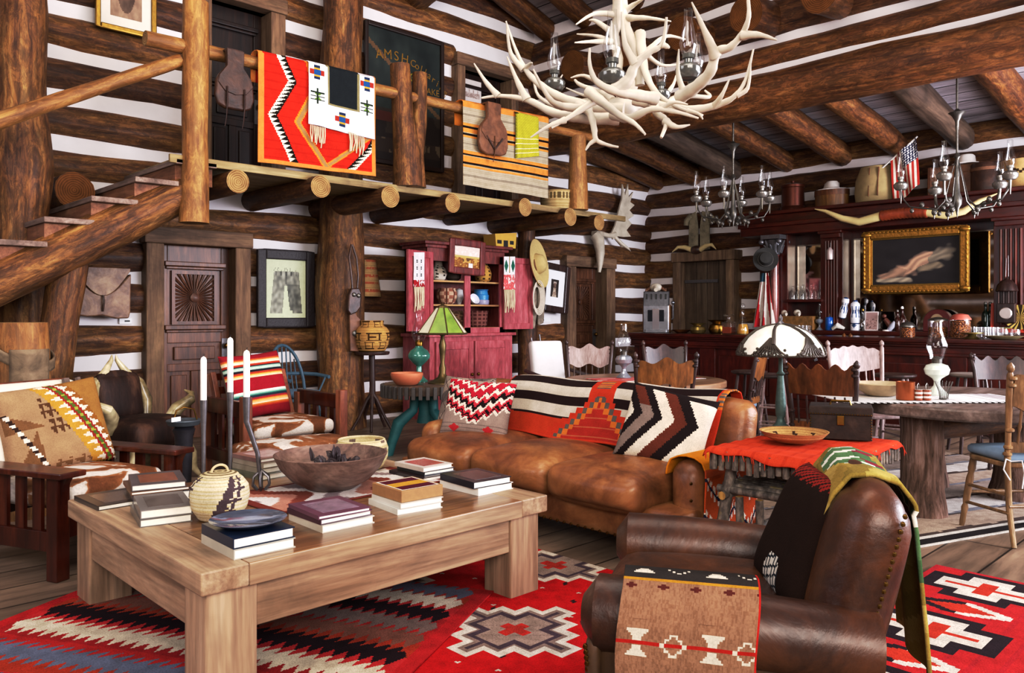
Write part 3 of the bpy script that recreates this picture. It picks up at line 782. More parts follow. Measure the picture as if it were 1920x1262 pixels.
# ================================================================ PRESS-BACK CHAIRS
def chairwood(n, a, b, c, rough=.42): return wood(n, [(.25, a), (.5, b), (.8, c)], stretch=.15, scale=12, rough=rough, bump=.12, coat=.2, blot=.35)
CW_DARK = chairwood('dark_chair_wood', '1f1311', '3f2824', '664a42'); CW_GOLD = chairwood('golden_chair_wood', '4a2c14', '80542a', 'ae8048')
CW_PALE = chairwood('pale_chair_wood', '7b6660', 'a08a86', 'c2b0ae'); CW_BRN = chairwood('brown_chair_wood', '3a1e10', '6a3c20', '925a30'); CW_OAK = chairwood('oak_chair_wood', '5a432c', '8a6c4c', 'b4966e')
DENIM = flat('denim_cushion', '7f93a8', .9, var=.18, scale=14, bump=.2)
def press_chair(label, loc, rz, crestmat, postmat, crest=0, H=1.03, W=.43, tie=False, cushion=None, spind=6, group=None, legmat=None):
    t = thing('pressback_chair', label, 'chair', loc, rz, group); lm_ = legmat or postmat
    w = W / 2
    m = MB(); poly = []
    for k in range(28):
        a = 2 * PI * k / 28; ca, sa = math.cos(a), math.sin(a); e = .55
        poly.append((math.copysign(abs(ca) ** e, ca) * (w - .005 + .02 * (sa < 0)), math.copysign(abs(sa) ** e, sa) * .20))
    m.prism(poly, .435, .465); m.build('seat', crestmat if crest != 2 else lm_, t, smooth=30, bevel=.008)
    legp = [(0, .013), (.08, .017), (.2, .016), (.28, .021), (.33, .014), (.4, .02), (.7, .022), (.78, .016), (.84, .022), (1, .019)]
    for sx in (-1, 1):
        turned(MB(), (sx * (w + .01), -.20, 0), (sx * (w - .04), -.155, .437), legp).build('leg', lm_, t)
        bp = MB()
        bp.tube([(sx * (w + .0), .27, 0), (sx * (w - .02), .20, .2), (sx * (w - .02), .185, .44), (sx * (w - .01), .205, .62), (sx * (w + .005), .235, .82), (sx * (w + .02), .265, H - .07), (sx * (w + .02), .268, H - .055), (sx * (w + .021), .27, H - .04), (sx * (w + .022), .273, H - .02), (sx * (w + .022), .275, H)],
                [.014, .017, .018, .017, .019, .018, .012, .021, .02, .004], 10)
        for z in (.52, .56, .66, .92, .96):
            y = .185 + .25 * max(0, (z - .44)) ** 1.25 * .75
            bp.lathe([(.016, -.012), (.024, -.006), (.024, .006), (.016, .012)], 10, (sx * (w - .01 + .02 * (z > .8)), y + .006, z))
        bp.build('back_post', postmat, t)
        MB().tube([(sx * (w - .005), -.185, .16), (sx * (w - .01), .215, .18)], [.010, .010], 8).tube([(sx * (w - .012), -.18, .27), (sx * (w - .015), .205, .28)], [.010, .010], 8).build('stretcher', lm_, t)
    turned(MB(), (-w + .0, -.185, .22), (w - .0, -.185, .22), [(0, .009), (.3, .011), (.45, .016), (.5, .012), (.55, .016), (.7, .011), (1, .009)]).build('stretcher', lm_, t)
    MB().tube([(-w + .01, .21, .22), (w - .01, .21, .22)], .010, 8).build('stretcher', lm_, t)
    def by(z): return .185 + .19 * max(0, (z - .44)) ** 1.25
    def curve(x): return .03 * (1 - (x / w) ** 2)
    # crest rail with a scalloped top
    n = 24; m = MB(); z0, z1 = H - .27, H - .06
    if crest == 1: z0, z1 = H - .25, H - .09
    top = []; bot = []
    for k in range(n + 1):
        x = -w + W * k / n; u = abs(x / w)
        if crest == 0: zt = z1 + .02 * math.cos(u * PI * 2.2) - .03 * u; zb = z0 + .02 * math.cos(u * PI * 2)
        elif crest == 1: zt = z1 + .035 * math.cos(u * PI / 2) + .008 * math.cos(u * PI * 5); zb = z0 - .035 * math.cos(u * PI / 2)
        else: zt = z1 + .022 * math.cos(u * PI * 4) + .01; zb = z0 + .03
        top.append((x, zt)); bot.append((x, zb))
    base = len(m.v)
    for th in (-.011, .011):
        for (x, zt), (_, zb) in zip(top, bot):
            m.v.append((x, by(zt) + curve(x) + th, zt)); m.v.append((x, by(zb) + curve(x) + th, zb))
    q = 2 * (n + 1)
    for k in range(n):
        a = base + 2 * k
        m._f((a, a + 1, a + 3, a + 2)); m._f((a + q, a + q + 2, a + q + 3, a + q + 1)); m._f((a, a + 2, a + q + 2, a + q)); m._f((a + 1, a + q + 1, a + q + 3, a + 3))
    m._f((base, base + q, base + q + 1, base + 1)); a = base + 2 * n; m._f((a, a + 1, a + q + 1, a + q))
    m.build('crest_rail', crestmat, t, smooth=40)
    zl = .56; m = MB()
    for k in range(8):
        x0, x1 = -w + W * k / 8, -w + W * (k + 1) / 8
        m.bar((x0, by(zl) + curve(x0), zl), (x1, by(zl) + curve(x1), zl), .06, .018, (0, 1, 0))
    m.build('lower_rail', crestmat, t, smooth=0)
    for k in range(spind):
        x = -w * .72 + W * .72 * k / (spind - 1)
        turned(MB(), (x, by(zl) + curve(x), zl), (x, by(z0 + .02) + curve(x), z0 + .02), [(0, .006), (.2, .009), (.35, .006), (.5, .011), (.65, .006), (.8, .009), (1, .006)], 7).build('spindle', postmat, t)
    if cushion:
        c = MB(); rbox(c, (W - .02, .38, .055), .025, 8, (0, 0, .4935), (0, 0, .018)); o = weld(c.build('seat_cushion', DENIM)); o.location = loc; o.rotation_euler = (0, 0, rz); tag(o, cushion, 'cushion')
        if tie:
            k_ = MB()
            for sx in (-1, 1):
                x = sx * (w - .02); y = .215
                k_.tube([(x, y, .48), (x + .05, y + .03, .50), (x + .065, y + .03, .44), (x + .03, y + .035, .38)], .004, 6)
                k_.tube([(x, y, .48), (x - .04, y + .035, .49), (x - .055, y + .035, .42), (x - .045, y + .03, .33)], .004, 6)
            k_.build('cushion_tie', flat('white_cord', 'dfe3e8', .8), o)
    return t
def cpos(px, D): v = at(px, HY, D); return (v.x, v.y, 0)
press_chair('golden carved-back chair with black posts at the near side of the small round table', cpos(1235, 6.52), face(2), CW_GOLD, CW_DARK, 0, 1.03, .44, True, 'blue seat cushion on the golden carved-back chair')
press_chair('pinkish carved-back chair left of the small round table, by the plank-framed door', cpos(1103, 8.05), face(172), CW_PALE, CW_DARK, 0, 1.06, .43)
press_chair('dark carved-back chair behind the small round table, close to the bar', cpos(1261, 8.2), face(186), CW_DARK, CW_DARK, 0, 1.05, .42)
press_chair('chair turned sideways at the right end of the small round table', cpos(1372, 7.3), face(62), CW_GOLD, CW_DARK, 0, 1.02, .43, False, 'blue cushion on the sideways chair beside the small round table')
press_chair('red-brown carved-back chair behind the twig table, left of the big plank table', cpos(1560, 5.58), face(-38), CW_BRN, CW_DARK, 2, 1.02, .43, True, 'pale blue tied cushion on the red-brown chair')
press_chair('whitened carved-back chair behind the big round plank table', cpos(1632, 6.95), face(184), CW_PALE, CW_PALE, 1, 1.09, .46)
press_chair('dark scallop-topped chair half cut by the right edge behind the plank table', cpos(1900, 6.9), face(165), CW_DARK, CW_DARK, 2, .98, .46)
press_chair('weathered oak spindle chair at the near right of the big plank table', cpos(1908, 4.80), face(3), CW_OAK, CW_OAK, 0, 1.05, .42, True, 'denim blue tied cushion on the weathered oak chair at right')
# bar stools
def bar_stool(label, loc, z=.74, seatm=CW_DARK, legm=CW_PALE):
    t = thing('bar_stool', label, 'stool', loc, rnd.random(), 'wooden stools along the bar')
    MB().lathe([(.001, z - .035), (.17, z - .035), (.19, z - .02), (.19, z - .005), (.17, z), (.12, z - .006), (.001, z - .008)], 24).build('seat', seatm, t)
    for k in range(4):
        a = PI / 4 + k * PI / 2
        turned(MB(), (.22 * math.cos(a), .22 * math.sin(a), 0), (.12 * math.cos(a), .12 * math.sin(a), z - .03), [(0, .014), (.15, .018), (.4, .016), (.55, .02), (.62, .015), (.7, .019), (1, .016)], 8).build('leg', legm, t)
    for h, r_ in ((.25, .188), (.42, .163)):
        for k in range(4):
            a = PI / 4 + k * PI / 2; b = a + PI / 2
            MB().tube([(r_ * math.cos(a), r_ * math.sin(a), h), (r_ * math.cos(b), r_ * math.sin(b), h)], .010, 6).build('rung', legm, t)
    return t
bar_stool('round wooden stool just right of the white-shaded lamp stem, before the bar', cpos(1447, 7.85))
bar_stool('dark round stool between the white carved chair and the glass lamp', cpos(1678, 7.6), .76)
bar_stool('grey round stool seat right of the tall glass lamp', cpos(1822, 7.65), .76, flat('worn_grey_seat', '8b8078', .5), CW_DARK)
bar_stool('round stool at the bar behind the sideways chair', cpos(1405, 8.6), .72, CW_DARK, CW_DARK)
def cw(x, D, z=0.0): v = CAM + D * FW + x * RT; return Vector((v.x, v.y, z))
# ================================================================ DINING TABLES
TOPA = wood('dining_top', [(.25, '6b4d39'), (.5, '917057'), (.8, 'b99c82')], axis='X', stretch=.1, scale=8, rough=.32, bump=.15, coat=.2, blot=.3)
TOPB = wood('weathered_plank_top', [(.25, '4f403a'), (.5, '7d6a62'), (.8, 'a99a94')], axis='X', stretch=.08, scale=9, rough=.42, bump=.4, coat=.1, blot=.35)
BARK = NT('furrowed_bark'); _t = BARK; _v = _t.coords((1, 1, .12), rand=5)
_a = _t.noise(_v, 26, 6, .65, .6); _b = _t.noise(_t.coords((.6,) * 3), 4, 3)
_c = _t.ramp(_a, [(.3, '46342a'), (.5, '846a5c'), (.7, 'b39c94')]); _c = _t.mixc(.5, _c, _t.ramp(_b, [(.35, '7a5a48'), (.6, 'ffffff')]), 'MULTIPLY')
_t.l(_c, _t.b.inputs['Base Color']); _t.rough(.85, .2); _t.bump(_a, 1.0, .03); BARK = _t.m
def wobdisc(mb, r, z0, z1, n=72, amp=.02, sd=0):
    poly = [(r * (1 + amp * (mnoise.noise(Vector((math.cos(2 * PI * k / n) * 2, math.sin(2 * PI * k / n) * 2, sd))))) * math.cos(2 * PI * k / n), r * (1 + amp * mnoise.noise(Vector((math.cos(2 * PI * k / n) * 2, math.sin(2 * PI * k / n) * 2, sd)))) * math.sin(2 * PI * k / n)) for k in range(n)]
    return mb.prism(poly, z0, z1)
ta = thing('round_dining_table', 'small round pale-edged dining table with a red runner, behind the sofa', 'table', cw(1.184, 7.15))
wobdisc(MB(), .71, .685, .745, amp=.01).build('tabletop', TOPA, ta, smooth=30, bevel=.012)
MB().lathe([(.30, 0), (.30, .05), (.12, .09), (.1, .3), (.13, .45), (.1, .6), (.2, .66), (.22, .685)], 20).build('pedestal', CW_DARK, ta)
tb = thing('round_plank_table', 'big round weathered plank table on bark-covered trunk legs at right', 'table', cw(3.25, 5.6))
wobdisc(MB(), .9, .665, .742, amp=.02, sd=3).build('tabletop', TOPB, tb, smooth=30, bevel=.015)
tbo = tb.location
for i, (x, D, r) in enumerate(((2.71, 5.3, .125), (3.62, 5.75, .12), (3.2, 6.2, .12))):
    p = cw(x, D) - tbo
    o = logobj('leg', (p.x, p.y, 0), (p.x + .02, p.y, .665), r * 1.12, r, BARK, None, tb, 20, .05, 70 + i, .06, burl=[(.0, .03, .12)])
a, b = cw(2.75, 5.32) - tbo, cw(3.6, 5.74) - tbo
logobj('cross_log', (a.x, a.y, .55), (b.x, b.y, .56), .07, .075, LOGD, ENDG, tb, 14, .05, 77, .1)
a, b = cw(2.75, 5.32) - tbo, cw(3.2, 6.2) - tbo
logobj('cross_log', (a.x, a.y, .56), (b.x, b.y, .56), .06, .06, LOGD, ENDG, tb, 14, .05, 78, .1)
# ================================================================ TWIG SIDE TABLE
STICK = NT('speckled_twig'); _t = STICK; _v = _t.coords((1, 1, .5), rand=11)
_a = _t.noise(_v, 30, 4, .6); _b = _t.noise(_t.coords((1, 1, .7), rand=3), 11, 4, .6)
_c = _t.ramp(_a, [(.3, '2c2622'), (.5, '5f564e'), (.7, '8f8579')]); _c = _t.mixc(_t.ramp(_b, [(.6, '000000'), (.68, '999999')]), _c, 'b09a44')
_t.l(_c, _t.b.inputs['Base Color']); _t.rough(.6, .35); _t.bump(_a, .4, .006); STICK = _t.m
CUT = endgrain('twig_end', '8a6c3a', 'c0a060')
X0, X1, Y0, Y1, TZ2 = -1.68, -.84, -6.93, -6.37, .66
tw = thing('twig_side_table', 'rustic side table of speckled twigs with a slatted shelf, under an orange cloth', 'side table', ((X0 + X1) / 2, (Y0 + Y1) / 2, 0))
a2, b2 = (X1 - X0) / 2, (Y1 - Y0) / 2
MB().box((-a2, -b2, TZ2 - .03), (a2, b2, TZ2 - .004)).build('tabletop', TOPB, tw, smooth=0)
def fringe(p, q, n, name):
    m = MB()
    for k in range(n):
        t = (k + .5) / n; x = p[0] + (q[0] - p[0]) * t; y = p[1] + (q[1] - p[1]) * t; h = rnd.uniform(.085, .11)
        r_ = .0155 * rnd.uniform(.85, 1.1)
        m.tube([(x, y, TZ2 - .006), (x, y, TZ2 - h)], [r_, r_], 8, True, 1, 1)
    o = m.build(name, [STICK, CUT], tw); o['kind'] = 'stuff'
fringe((-a2 - .012, -b2), (-a2 - .012, b2), 15, 'twig_fringe'); fringe((a2 + .012, -b2), (a2 + .012, b2), 15, 'twig_fringe')
fringe((-a2, -b2 - .012), (a2, -b2 - .012), 23, 'twig_fringe'); fringe((-a2, b2 + .012), (a2, b2 + .012), 23, 'twig_fringe')
def stick(name, p, q, r, parent, n=0): return MB().tube([p, (Vector(p) + Vector(q)) / 2 + Vector((.006, -.004, 0)), q], [r * 1.05, r, r * .95], 10, True, 1, 1).build(name, [STICK, CUT], parent)
for sx in (-1, 1):
    for sy in (-1, 1): stick('leg', (sx * (a2 + .01), sy * (b2 + .01), 0), (sx * (a2 - .08), sy * (b2 - .07), TZ2 - .03), .028, tw)
SZ = .46
for s in (-1, 1):
    stick('shelf_rail', (-a2 + .0, s * (b2 - .05), SZ - .03), (a2 - .0, s * (b2 - .05), SZ - .03), .02, tw)
    stick('lower_rail', (-a2 - .0, s * (b2 - .02), .2), (a2 + .0, s * (b2 - .02), .2), .022, tw)
    stick('lower_rail', (s * (a2 - .03), -b2 + .0, .22), (s * (a2 - .03), b2 - .0, .22), .022, tw)
    stick('shelf_rail', (s * (a2 - .05), -b2, SZ - .005), (s * (a2 - .05), b2, SZ - .005), .02, tw)
for k in range(15):
    x = -a2 + .07 + (2 * a2 - .14) * k / 14; stick('shelf_stick', (x, -b2 + .02, SZ + .012), (x, b2 - .02, SZ + .012), .018, tw)
for k in range(7):
    x = -a2 + .12 + (2 * a2 - .24) * k / 6; stick('picket', (x, -b2 + .04, .02), (x, -b2 + .045, SZ - .03), .02, tw)
for k in range(4):
    y = -b2 + .12 + (2 * b2 - .24) * k / 3; stick('picket', (-a2 + .04, y, .02), (-a2 + .045, y, SZ - .03), .02, tw)
# orange cloth
def oc(u, v):
    k0 = max(0, 1 - math.hypot(u, v * .7) / .42); x = -a2 - .035 - .05 * k0 + (2 * a2 + .09 + .05 * k0) * u; y = -b2 - .035 - .08 * k0 + (2 * b2 + .07 + .08 * k0) * v; z = TZ2 + .004
    ex = max(0, -a2 - .01 - x, x - a2 - .01); ey = max(0, -b2 - .012 - y, y - b2 - .012)
    z -= (ex * 1.0 + ey * 1.1) * (.9 + .25 * math.sin(23 * u + 17 * v)) + (1.2 * ex * ey / .06)
    cn = max(0, 1 - math.hypot(u - 0.02, v) / .16); z -= 0 * cn
    return (x, y, z + .0025 * math.sin(50 * u))
oc_ = MB().grid(oc, 60, 44, lambda u, v: 'cf4a2a' if (int(v * 44) % 5) else 'c04023')
orng = tag(oc_.build('orange_cloth', CLOTH, None, tw.location, solid=.006), 'rough orange-red woven cloth covering the twig side table', 'cloth')
fr = MB()
for k in range(70):
    u = rnd.random(); side = k % 4
    p = Vector(oc(*((u, 0), (u, 1), (0, u), (1, u))[side])); fr.tube([p, p + Vector((rnd.uniform(-.008, .008), rnd.uniform(-.008, .008), -.03))], [.003, .001], 4)
f_ = fr.build('fringe', flat('orange_fringe', 'cf4a2a', .9), orng); f_['kind'] = 'stuff'

# ================================================================ GEAR TABLE, TRIPOD STAND
TEAL = flat('teal_iron', '2f6b6c', .55, .2, var=.25, bump=.2)
gt = thing('gear_table', 'round side table made from a big toothed gear pattern on teal legs', 'side table', (-.46, -2.52, 0))
GEARW = flat('gear_wood', '4b4440', .55, var=.3, bump=.2)
MB().lathe([(.001, .585), (.40, .585), (.405, .60), (.405, .66), (.39, .672), (.001, .672)], 40).build('gear_top', wood('gear_face', [(.25, '3c302a'), (.5, '5f4d42'), (.8, '8a7464')], axis='X', rough=.35, coat=.2), gt)
m = MB()
for k in range(40):
    a = 2 * PI * k / 40; m.cb((.412 * math.cos(a), .412 * math.sin(a), .61), (.035, .032, .115), a)
o = m.build('gear_teeth', GEARW, gt, smooth=0, bevel=.004); o['kind'] = 'stuff'
for k in range(3):
    a = 2 * PI * k / 3 + .5
    MB().tube([(.1 * math.cos(a), .1 * math.sin(a), .58), (.12 * math.cos(a), .12 * math.sin(a), .42), (.26 * math.cos(a), .26 * math.sin(a), .3), (.32 * math.cos(a), .32 * math.sin(a), .12), (.36 * math.cos(a), .36 * math.sin(a), .0)], [.05, .045, .06, .045, .05], 10).build('leg', TEAL, gt)
MB().lathe([(.09, .3), (.07, .4), (.08, .59)], 16).build('hub', TEAL, gt)
ts = at(698, 800, 9.2)
st = thing('branch_stand', 'slim branch stand with splayed twig feet holding the tan geometric basket', 'plant stand', (ts.x, ts.y, 0))
MB().lathe([(.001, .86), (.19, .86), (.2, .875), (.2, .895), (.001, .9)], 24).build('top', CW_DARK, st)
MB().tube([(0, 0, .3), (.005, 0, .5), (0, .005, .86)], [.04, .034, .036], 10).build('stem', CW_DARK, st)
for k in range(5):
    a = 2 * PI * k / 5 + .3; MB().tube([(0, 0, .42), (.06 * math.cos(a), .06 * math.sin(a), .34), (.15 * math.cos(a), .15 * math.sin(a), .15), (.24 * math.cos(a), .24 * math.sin(a), .0)], [.025, .022, .018, .016], 8).build('foot', CW_DARK, st)

# ================================================================ BAR AND BACK BAR
bar = thing('saloon_bar', 'long dark mahogany saloon bar counter along the right wall', 'bar', (0, 0, 0))
BF = 4.6; BYe = -1.08; BEnd = -10.6; BZT = 1.05
m = MB(); m.box((BF, BEnd, 0), (BF + .55, BYe - .06, BZT - .2)); m.build('front_panel', MAHO, bar, smooth=0)
MB().box((BF - .1, BEnd, BZT - .05), (BF + .68, BYe, BZT)).build('counter_top', MAHX, bar, smooth=0, bevel=.012)
m = MB()
for k, (dx, z0, z1) in enumerate(((.085, -.07, -.05), (.06, -.10, -.07), (.04, -.17, -.10), (.055, -.2, -.17))): m.box((BF - dx, BEnd, BZT + z0), (BF + .6, BYe - .02, BZT + z1))
m.build('cornice', MAHX, bar, smooth=0, bevel=.006)
MB().box((BF - .05, BEnd, 0), (BF + .5, BYe - .04, .14)).build('plinth', MAHX, bar, smooth=0, bevel=.01)
for k in range(9):
    y = BYe - .3 - 1.05 * k
    MB().box((BF - .045, y - .12, .14), (BF + .1, y + .12, .85)).build('pilaster', MAHO, bar, smooth=0, bevel=.006)
    MB().box((BF - .02, y - .9, .24), (BF + .02, y - .16, .76)).build('raised_panel', MAHO, bar, smooth=0, bevel=.012)
p = onX(1542, 690, BF - .06)
m = MB()
for k in range(9):
    a = R(-30 + 30 * k); m.tube([(.0, .08 * math.cos(a), .08 * math.sin(a)), (-.02, .10 * math.cos(a), .10 * math.sin(a)), (0, .13 * math.cos(a + .15), .12 * math.sin(a + .15))], [.012, .018, .005], 6)
m.tube([(0, .085 * math.cos(R(20 * k)), .085 * math.sin(R(20 * k))) for k in range(-2, 12)], .012, 6)
o = m.build('carved_wreath', IRON, bar); o.location = (BF - .055, p.y, .80)
# back bar
BB = 5.86
bb = thing('back_bar', 'tall carved mahogany back bar with mirrors and fluted columns', 'bar cabinet', (0, 0, 0))
yl = -2.32; yr = -9.6
MB().box((BB, yr, 0), (BX - .1, yl, 1.04)).build('base_cabinet', MAHX, bb, smooth=0)
MB().box((BB - .06, yr, 1.04), (BX - .1, yl + .03, 1.10)).build('counter', MAHX, bb, smooth=0, bevel=.01)
MB().box((BX - .2, yr, 1.1), (BX - .1, yl, 2.5)).build('back_panel', MAHO, bb, smooth=0)
m = MB(); m.box((BB - .02, yr, 2.5), (BX - .1, yl + .12, 2.62)); m.box((BB - .05, yr, 2.62), (BX - .1, yl + .15, 2.68)); m.box((BB + .02, yr, 2.68), (BX - .1, yl + .08, 2.80)); m.box((BB - .06, yr, 2.80), (BX - .1, yl + .16, 2.85))
m.build('cornice', MAHX, bb, smooth=0, bevel=.008)
MIR = NT('antique_mirror'); _t = MIR
_n = _t.noise(_t.coords(), 5, 5); _t.l(_t.ramp(_n, [(.3, 'a39c92'), (.7, 'cfcac4')]), _t.b.inputs['Base Color']); _t.b.inputs['Metallic'].default_value = 1; _t.b.inputs['Roughness'].default_value = .04; MIR = _t.m
def ypx(px, X): return onX(px, 590, X).y
cols = [(ypx(1455, BB), .2), (ypx(1556, BB), .22), (ypx(1893, BB), .27), (ypx(2050, BB), .25)]
for i, (y, wd) in enumerate(cols):
    m = MB(); m.box((BB + .06, y - wd / 2 - .05, 1.1), (BX - .1, y + wd / 2 + .05, 2.5)); c = m.build('pier', MAHO, bb, smooth=0, bevel=.006)
    if i == 0:
        pr = MB(); pr.lathe([(.085, 1.1), (.085, 1.16), (.065, 1.2), (.068, 1.7), (.058, 2.18), (.075, 2.2)], 20, (BB, y + .02, 0)); pr.build('round_column', wood('rosy_column', [(.25, '5a2a26'), (.5, '8a4f4a'), (.8, 'b08078')], rough=.2, coat=.4), bb)
        cp = MB(); cp.lathe([(.07, 2.2), (.09, 2.24), (.085, 2.32), (.12, 2.42)], 16, (BB, y + .02, 0)); cp.box((BB - .14, y - .13, 2.43), (BB + .14, y + .17, 2.49))
        for k in range(12):
            a = 2 * PI * k / 12; r0 = .09
            cp.tube([(BB + r0 * math.cos(a), y + .02 + r0 * math.sin(a), 2.23), (BB + .115 * math.cos(a), y + .02 + .115 * math.sin(a), 2.32), (BB + .155 * math.cos(a), y + .02 + .155 * math.sin(a), 2.35 + .06 * (k % 2))], [.018, .02, .012], 6)
        for sx in (-1, 1):
            for sy in (-1, 1): cp.ball((BB + sx * .13, y + .02 + sy * .14, 2.39), .04, 10, 6)
        cp.build('leaf_capital', IRON, bb)
    else:
        fl_ = MB(); n = 5
        for k in range(n):
            yy = y - wd / 2 + .03 + (wd - .06) * k / (n - 1); fl_.tube([(BB + .055, yy, 1.2), (BB + .055, yy, 2.36)], wd * .065, 8)
        fl_.build('fluting', MAHO, c)
        cp = MB(); cp.box((BB + .0, y - wd / 2 - .03, 2.40), (BB + .1, y + wd / 2 + .03, 2.46)); cp.box((BB - .02, y - wd / 2 - .06, 2.46), (BB + .1, y + wd / 2 + .06, 2.5)); cp.build('capital', MAHX, bb, smooth=0, bevel=.006)
BEV = flat('mirror_bevel', '8c837a', .2, .8)
def mirror(y0, y1, z0, z1):
    MB().quad((BX - .205, y0, z0), (BX - .205, y1, z0), (BX - .205, y1, z1), (BX - .205, y0, z1)).build('mirror', MIR, bb, smooth=0, fix=False)
    m = MB(); f = .012
    for a in ((y0 - f, y0 + .004, z0, z1), (y1 - .004, y1 + f, z0, z1), (y0, y1, z1 - .004, z1 + f)): m.box((BX - .225, a[0], a[2]), (BX - .2, a[1], a[3]))
    m.build('mirror_frame', BEV, bb, smooth=0)
mirror(cols[1][0] + .2, cols[0][0] - .17, 1.5, 2.34)
mirror(cols[2][0] + .22, cols[1][0] - .2, 1.12, 2.38)
mirror(cols[3][0] + .2, cols[2][0] - .22, 1.12, 2.38)
MB().box((BB + .02, cols[1][0] + .12, 1.50), (BX - .1, cols[0][0] - .1, 1.54)).build('glass_shelf_board', MAHX, bb, smooth=0, bevel=.006)

# ================================================================ RED CUPBOARD
RED = wood('pinkish_red_paint', [(.25, '80383e'), (.5, 'ab525a'), (.8, 'cd8084')], stretch=.2, scale=11, rough=.5, bump=.2, coat=.1, blot=.25)
REDD = wood('dark_red_paint', [(.25, '4a1a18'), (.5, '74302c'), (.8, '97504a')], stretch=.2, scale=11, rough=.5, bump=.2, coat=.1, blot=.3)
SHELF = wood('bare_shelf', [(.25, '8a6440'), (.5, 'b48a5c'), (.8, 'd2b084')], axis='X', stretch=.1, scale=9, rough=.6, blot=.2)
CYF, CYB = -.62, -.17
cx0, cx1 = onY(800, 500, CYF).x, onY(945, 500, CYF).x
cu = thing('red_cupboard', 'old pinkish-red painted cupboard, upper doors swung open on pottery shelves', 'cupboard', (cx0, CYF, 0))
W = cx1 - cx0; Dp = CYB - CYF
m = MB(); m.box((-.03, -.10, 0), (W + .06, Dp, 1.04)); m.build('lower_case', RED, cu, smooth=0)
MB().box((-.07, -.14, 1.04), (W + .10, Dp, 1.08)).build('waist_board', RED, cu, smooth=0, bevel=.006)
for k in range(2):
    a = .05 + k * (W / 2 - .02); b = a + W / 2 - .05
    d = MB().box((a, -.125, .1), (b, -.10, .98)).build('lower_door', RED, cu, smooth=0, bevel=.004)
    f = MB()
    for q in ((a, a + .08, .1, .98), (b - .08, b, .1, .98), (a + .081, b - .081, .1, .2), (a + .081, b - .081, .88, .98)): f.box((q[0], -.135, q[2]), (q[1], -.125, q[3]))
    f.build('door_rail', RED, d, smooth=0, bevel=.003)
    MB().ball(((b - .04) if k == 0 else (a + .04), -.155, .55), .02, 10, 6).build('knob', BRASS, d)
for x in (0, W - .03): MB().box((x, 0, 1.08), (x + .03, Dp, 2.16)).build('upper_side', REDD, cu, smooth=0)
MB().box((0, Dp - .02, 1.08), (W, Dp, 2.16)).build('upper_back', REDD, cu, smooth=0)
for x0, x1 in ((0, .09), (W / 2 - .05, W / 2 + .05), (W - .09, W)): MB().box((x0, -.015, 1.08), (x1, .01, 2.1)).build('face_stile', RED, cu, smooth=0)
MB().box((0, -.015, 2.0), (W, .01, 2.16)).build('face_rail', REDD, cu, smooth=0)
MB().box((0, -.015, 1.08), (W, .01, 1.15)).build('face_rail', RED, cu, smooth=0)
for z in (1.13, 1.43, 1.735): MB().box((.03, 0, z), (W - .03, Dp - .02, z + .022)).build('shelf', SHELF, cu, smooth=0)
m = MB(); m.box((-.05, -.05, 2.16), (W + .05, Dp, 2.2)); m.box((-.09, -.09, 2.2), (W + .09, Dp, 2.24)); m.build('crown', REDD, cu, smooth=0, bevel=.008)
for s in (0, 1):
    w2 = W / 2 - .13
    xa, xb = (-w2 + .05, .05) if s == 0 else (W - .05, W - .05 + w2)
    ang = R(18) if s == 0 else R(-2)
    Md = Matrix.Translation((xb if s == 0 else xa, -.03, 0)) @ Matrix.Rotation(ang, 4, 'Z') @ Matrix.Translation((-(xb if s == 0 else xa), .03, 0))
    d = MB().box((xa, -.05, 1.12), (xb, -.03, 2.10), Md).build('upper_door', RED, cu, smooth=0, bevel=.004)
    f = MB()
    for q in ((xa, xa + .07, 1.12, 2.10), (xb - .07, xb, 1.12, 2.10), (xa + .071, xb - .071, 1.12, 1.2), (xa + .071, xb - .071, 2.02, 2.10)): f.box((q[0], -.066, q[2]), (q[1], -.05, q[3]), Md)
    f.build('door_rail', RED, d, smooth=0, bevel=.003)
CUP = cu
# ================================================================ RUGS
def frac(x): return x - math.floor(x)
def tri(x): return abs(frac(x) * 2 - 1)
RUGM = cloth('rug_wool', .95, fuzz=.45, bump=.5)
def rug(name, label, corner, ax, ay, w, l, nu, nv, colf, z=.008, cat='rug', group=None):
    ax = Vector((ax[0], ax[1], 0)).normalized(); ay = Vector((ay[0], ay[1], 0)).normalized()
    c = Vector((corner[0], corner[1], 0)) + ax * w / 2 + ay * l / 2
    m = MB().grid(lambda u, v: tuple(ax * (w * (u - .5)) + ay * (l * (v - .5)) + Vector((0, 0, z + .002 * math.sin(9 * u) * math.sin(7 * v)))), nu, nv, lambda u, v: colf(u * w, v * l))
    return tag(m.build(name, RUGM, None, c, smooth=0, solid=.006), label, cat, group)
def cdir(x, d): v = FW * d + RT * x; return (v.x, v.y)
SEQ = [('c0302a', .13), ('6c6878', .10), ('c0302a', .05), ('d8ccbc', .11), ('b82c28', .04), ('2a1618', .11), ('c43a2a', .12), ('8a6c62', .10), ('c23428', .08), ('7c6a66', .09), ('c23428', .06), ('2e181a', .11), ('b93022', .07), ('d8ccbc', .11), ('c0302a', .09), ('7a7484', .12), ('c23428', .10)]
SL = sum(b for a, b in SEQ)
BND = [(.08, '68687c'), (.215, 'd2c6b6'), (.365, '24131a'), (.50, '86706a'), (.635, '8c5a4c'), (.80, '24131a'), (.97, 'd6cbb8'), (1.20, '6d7286')]
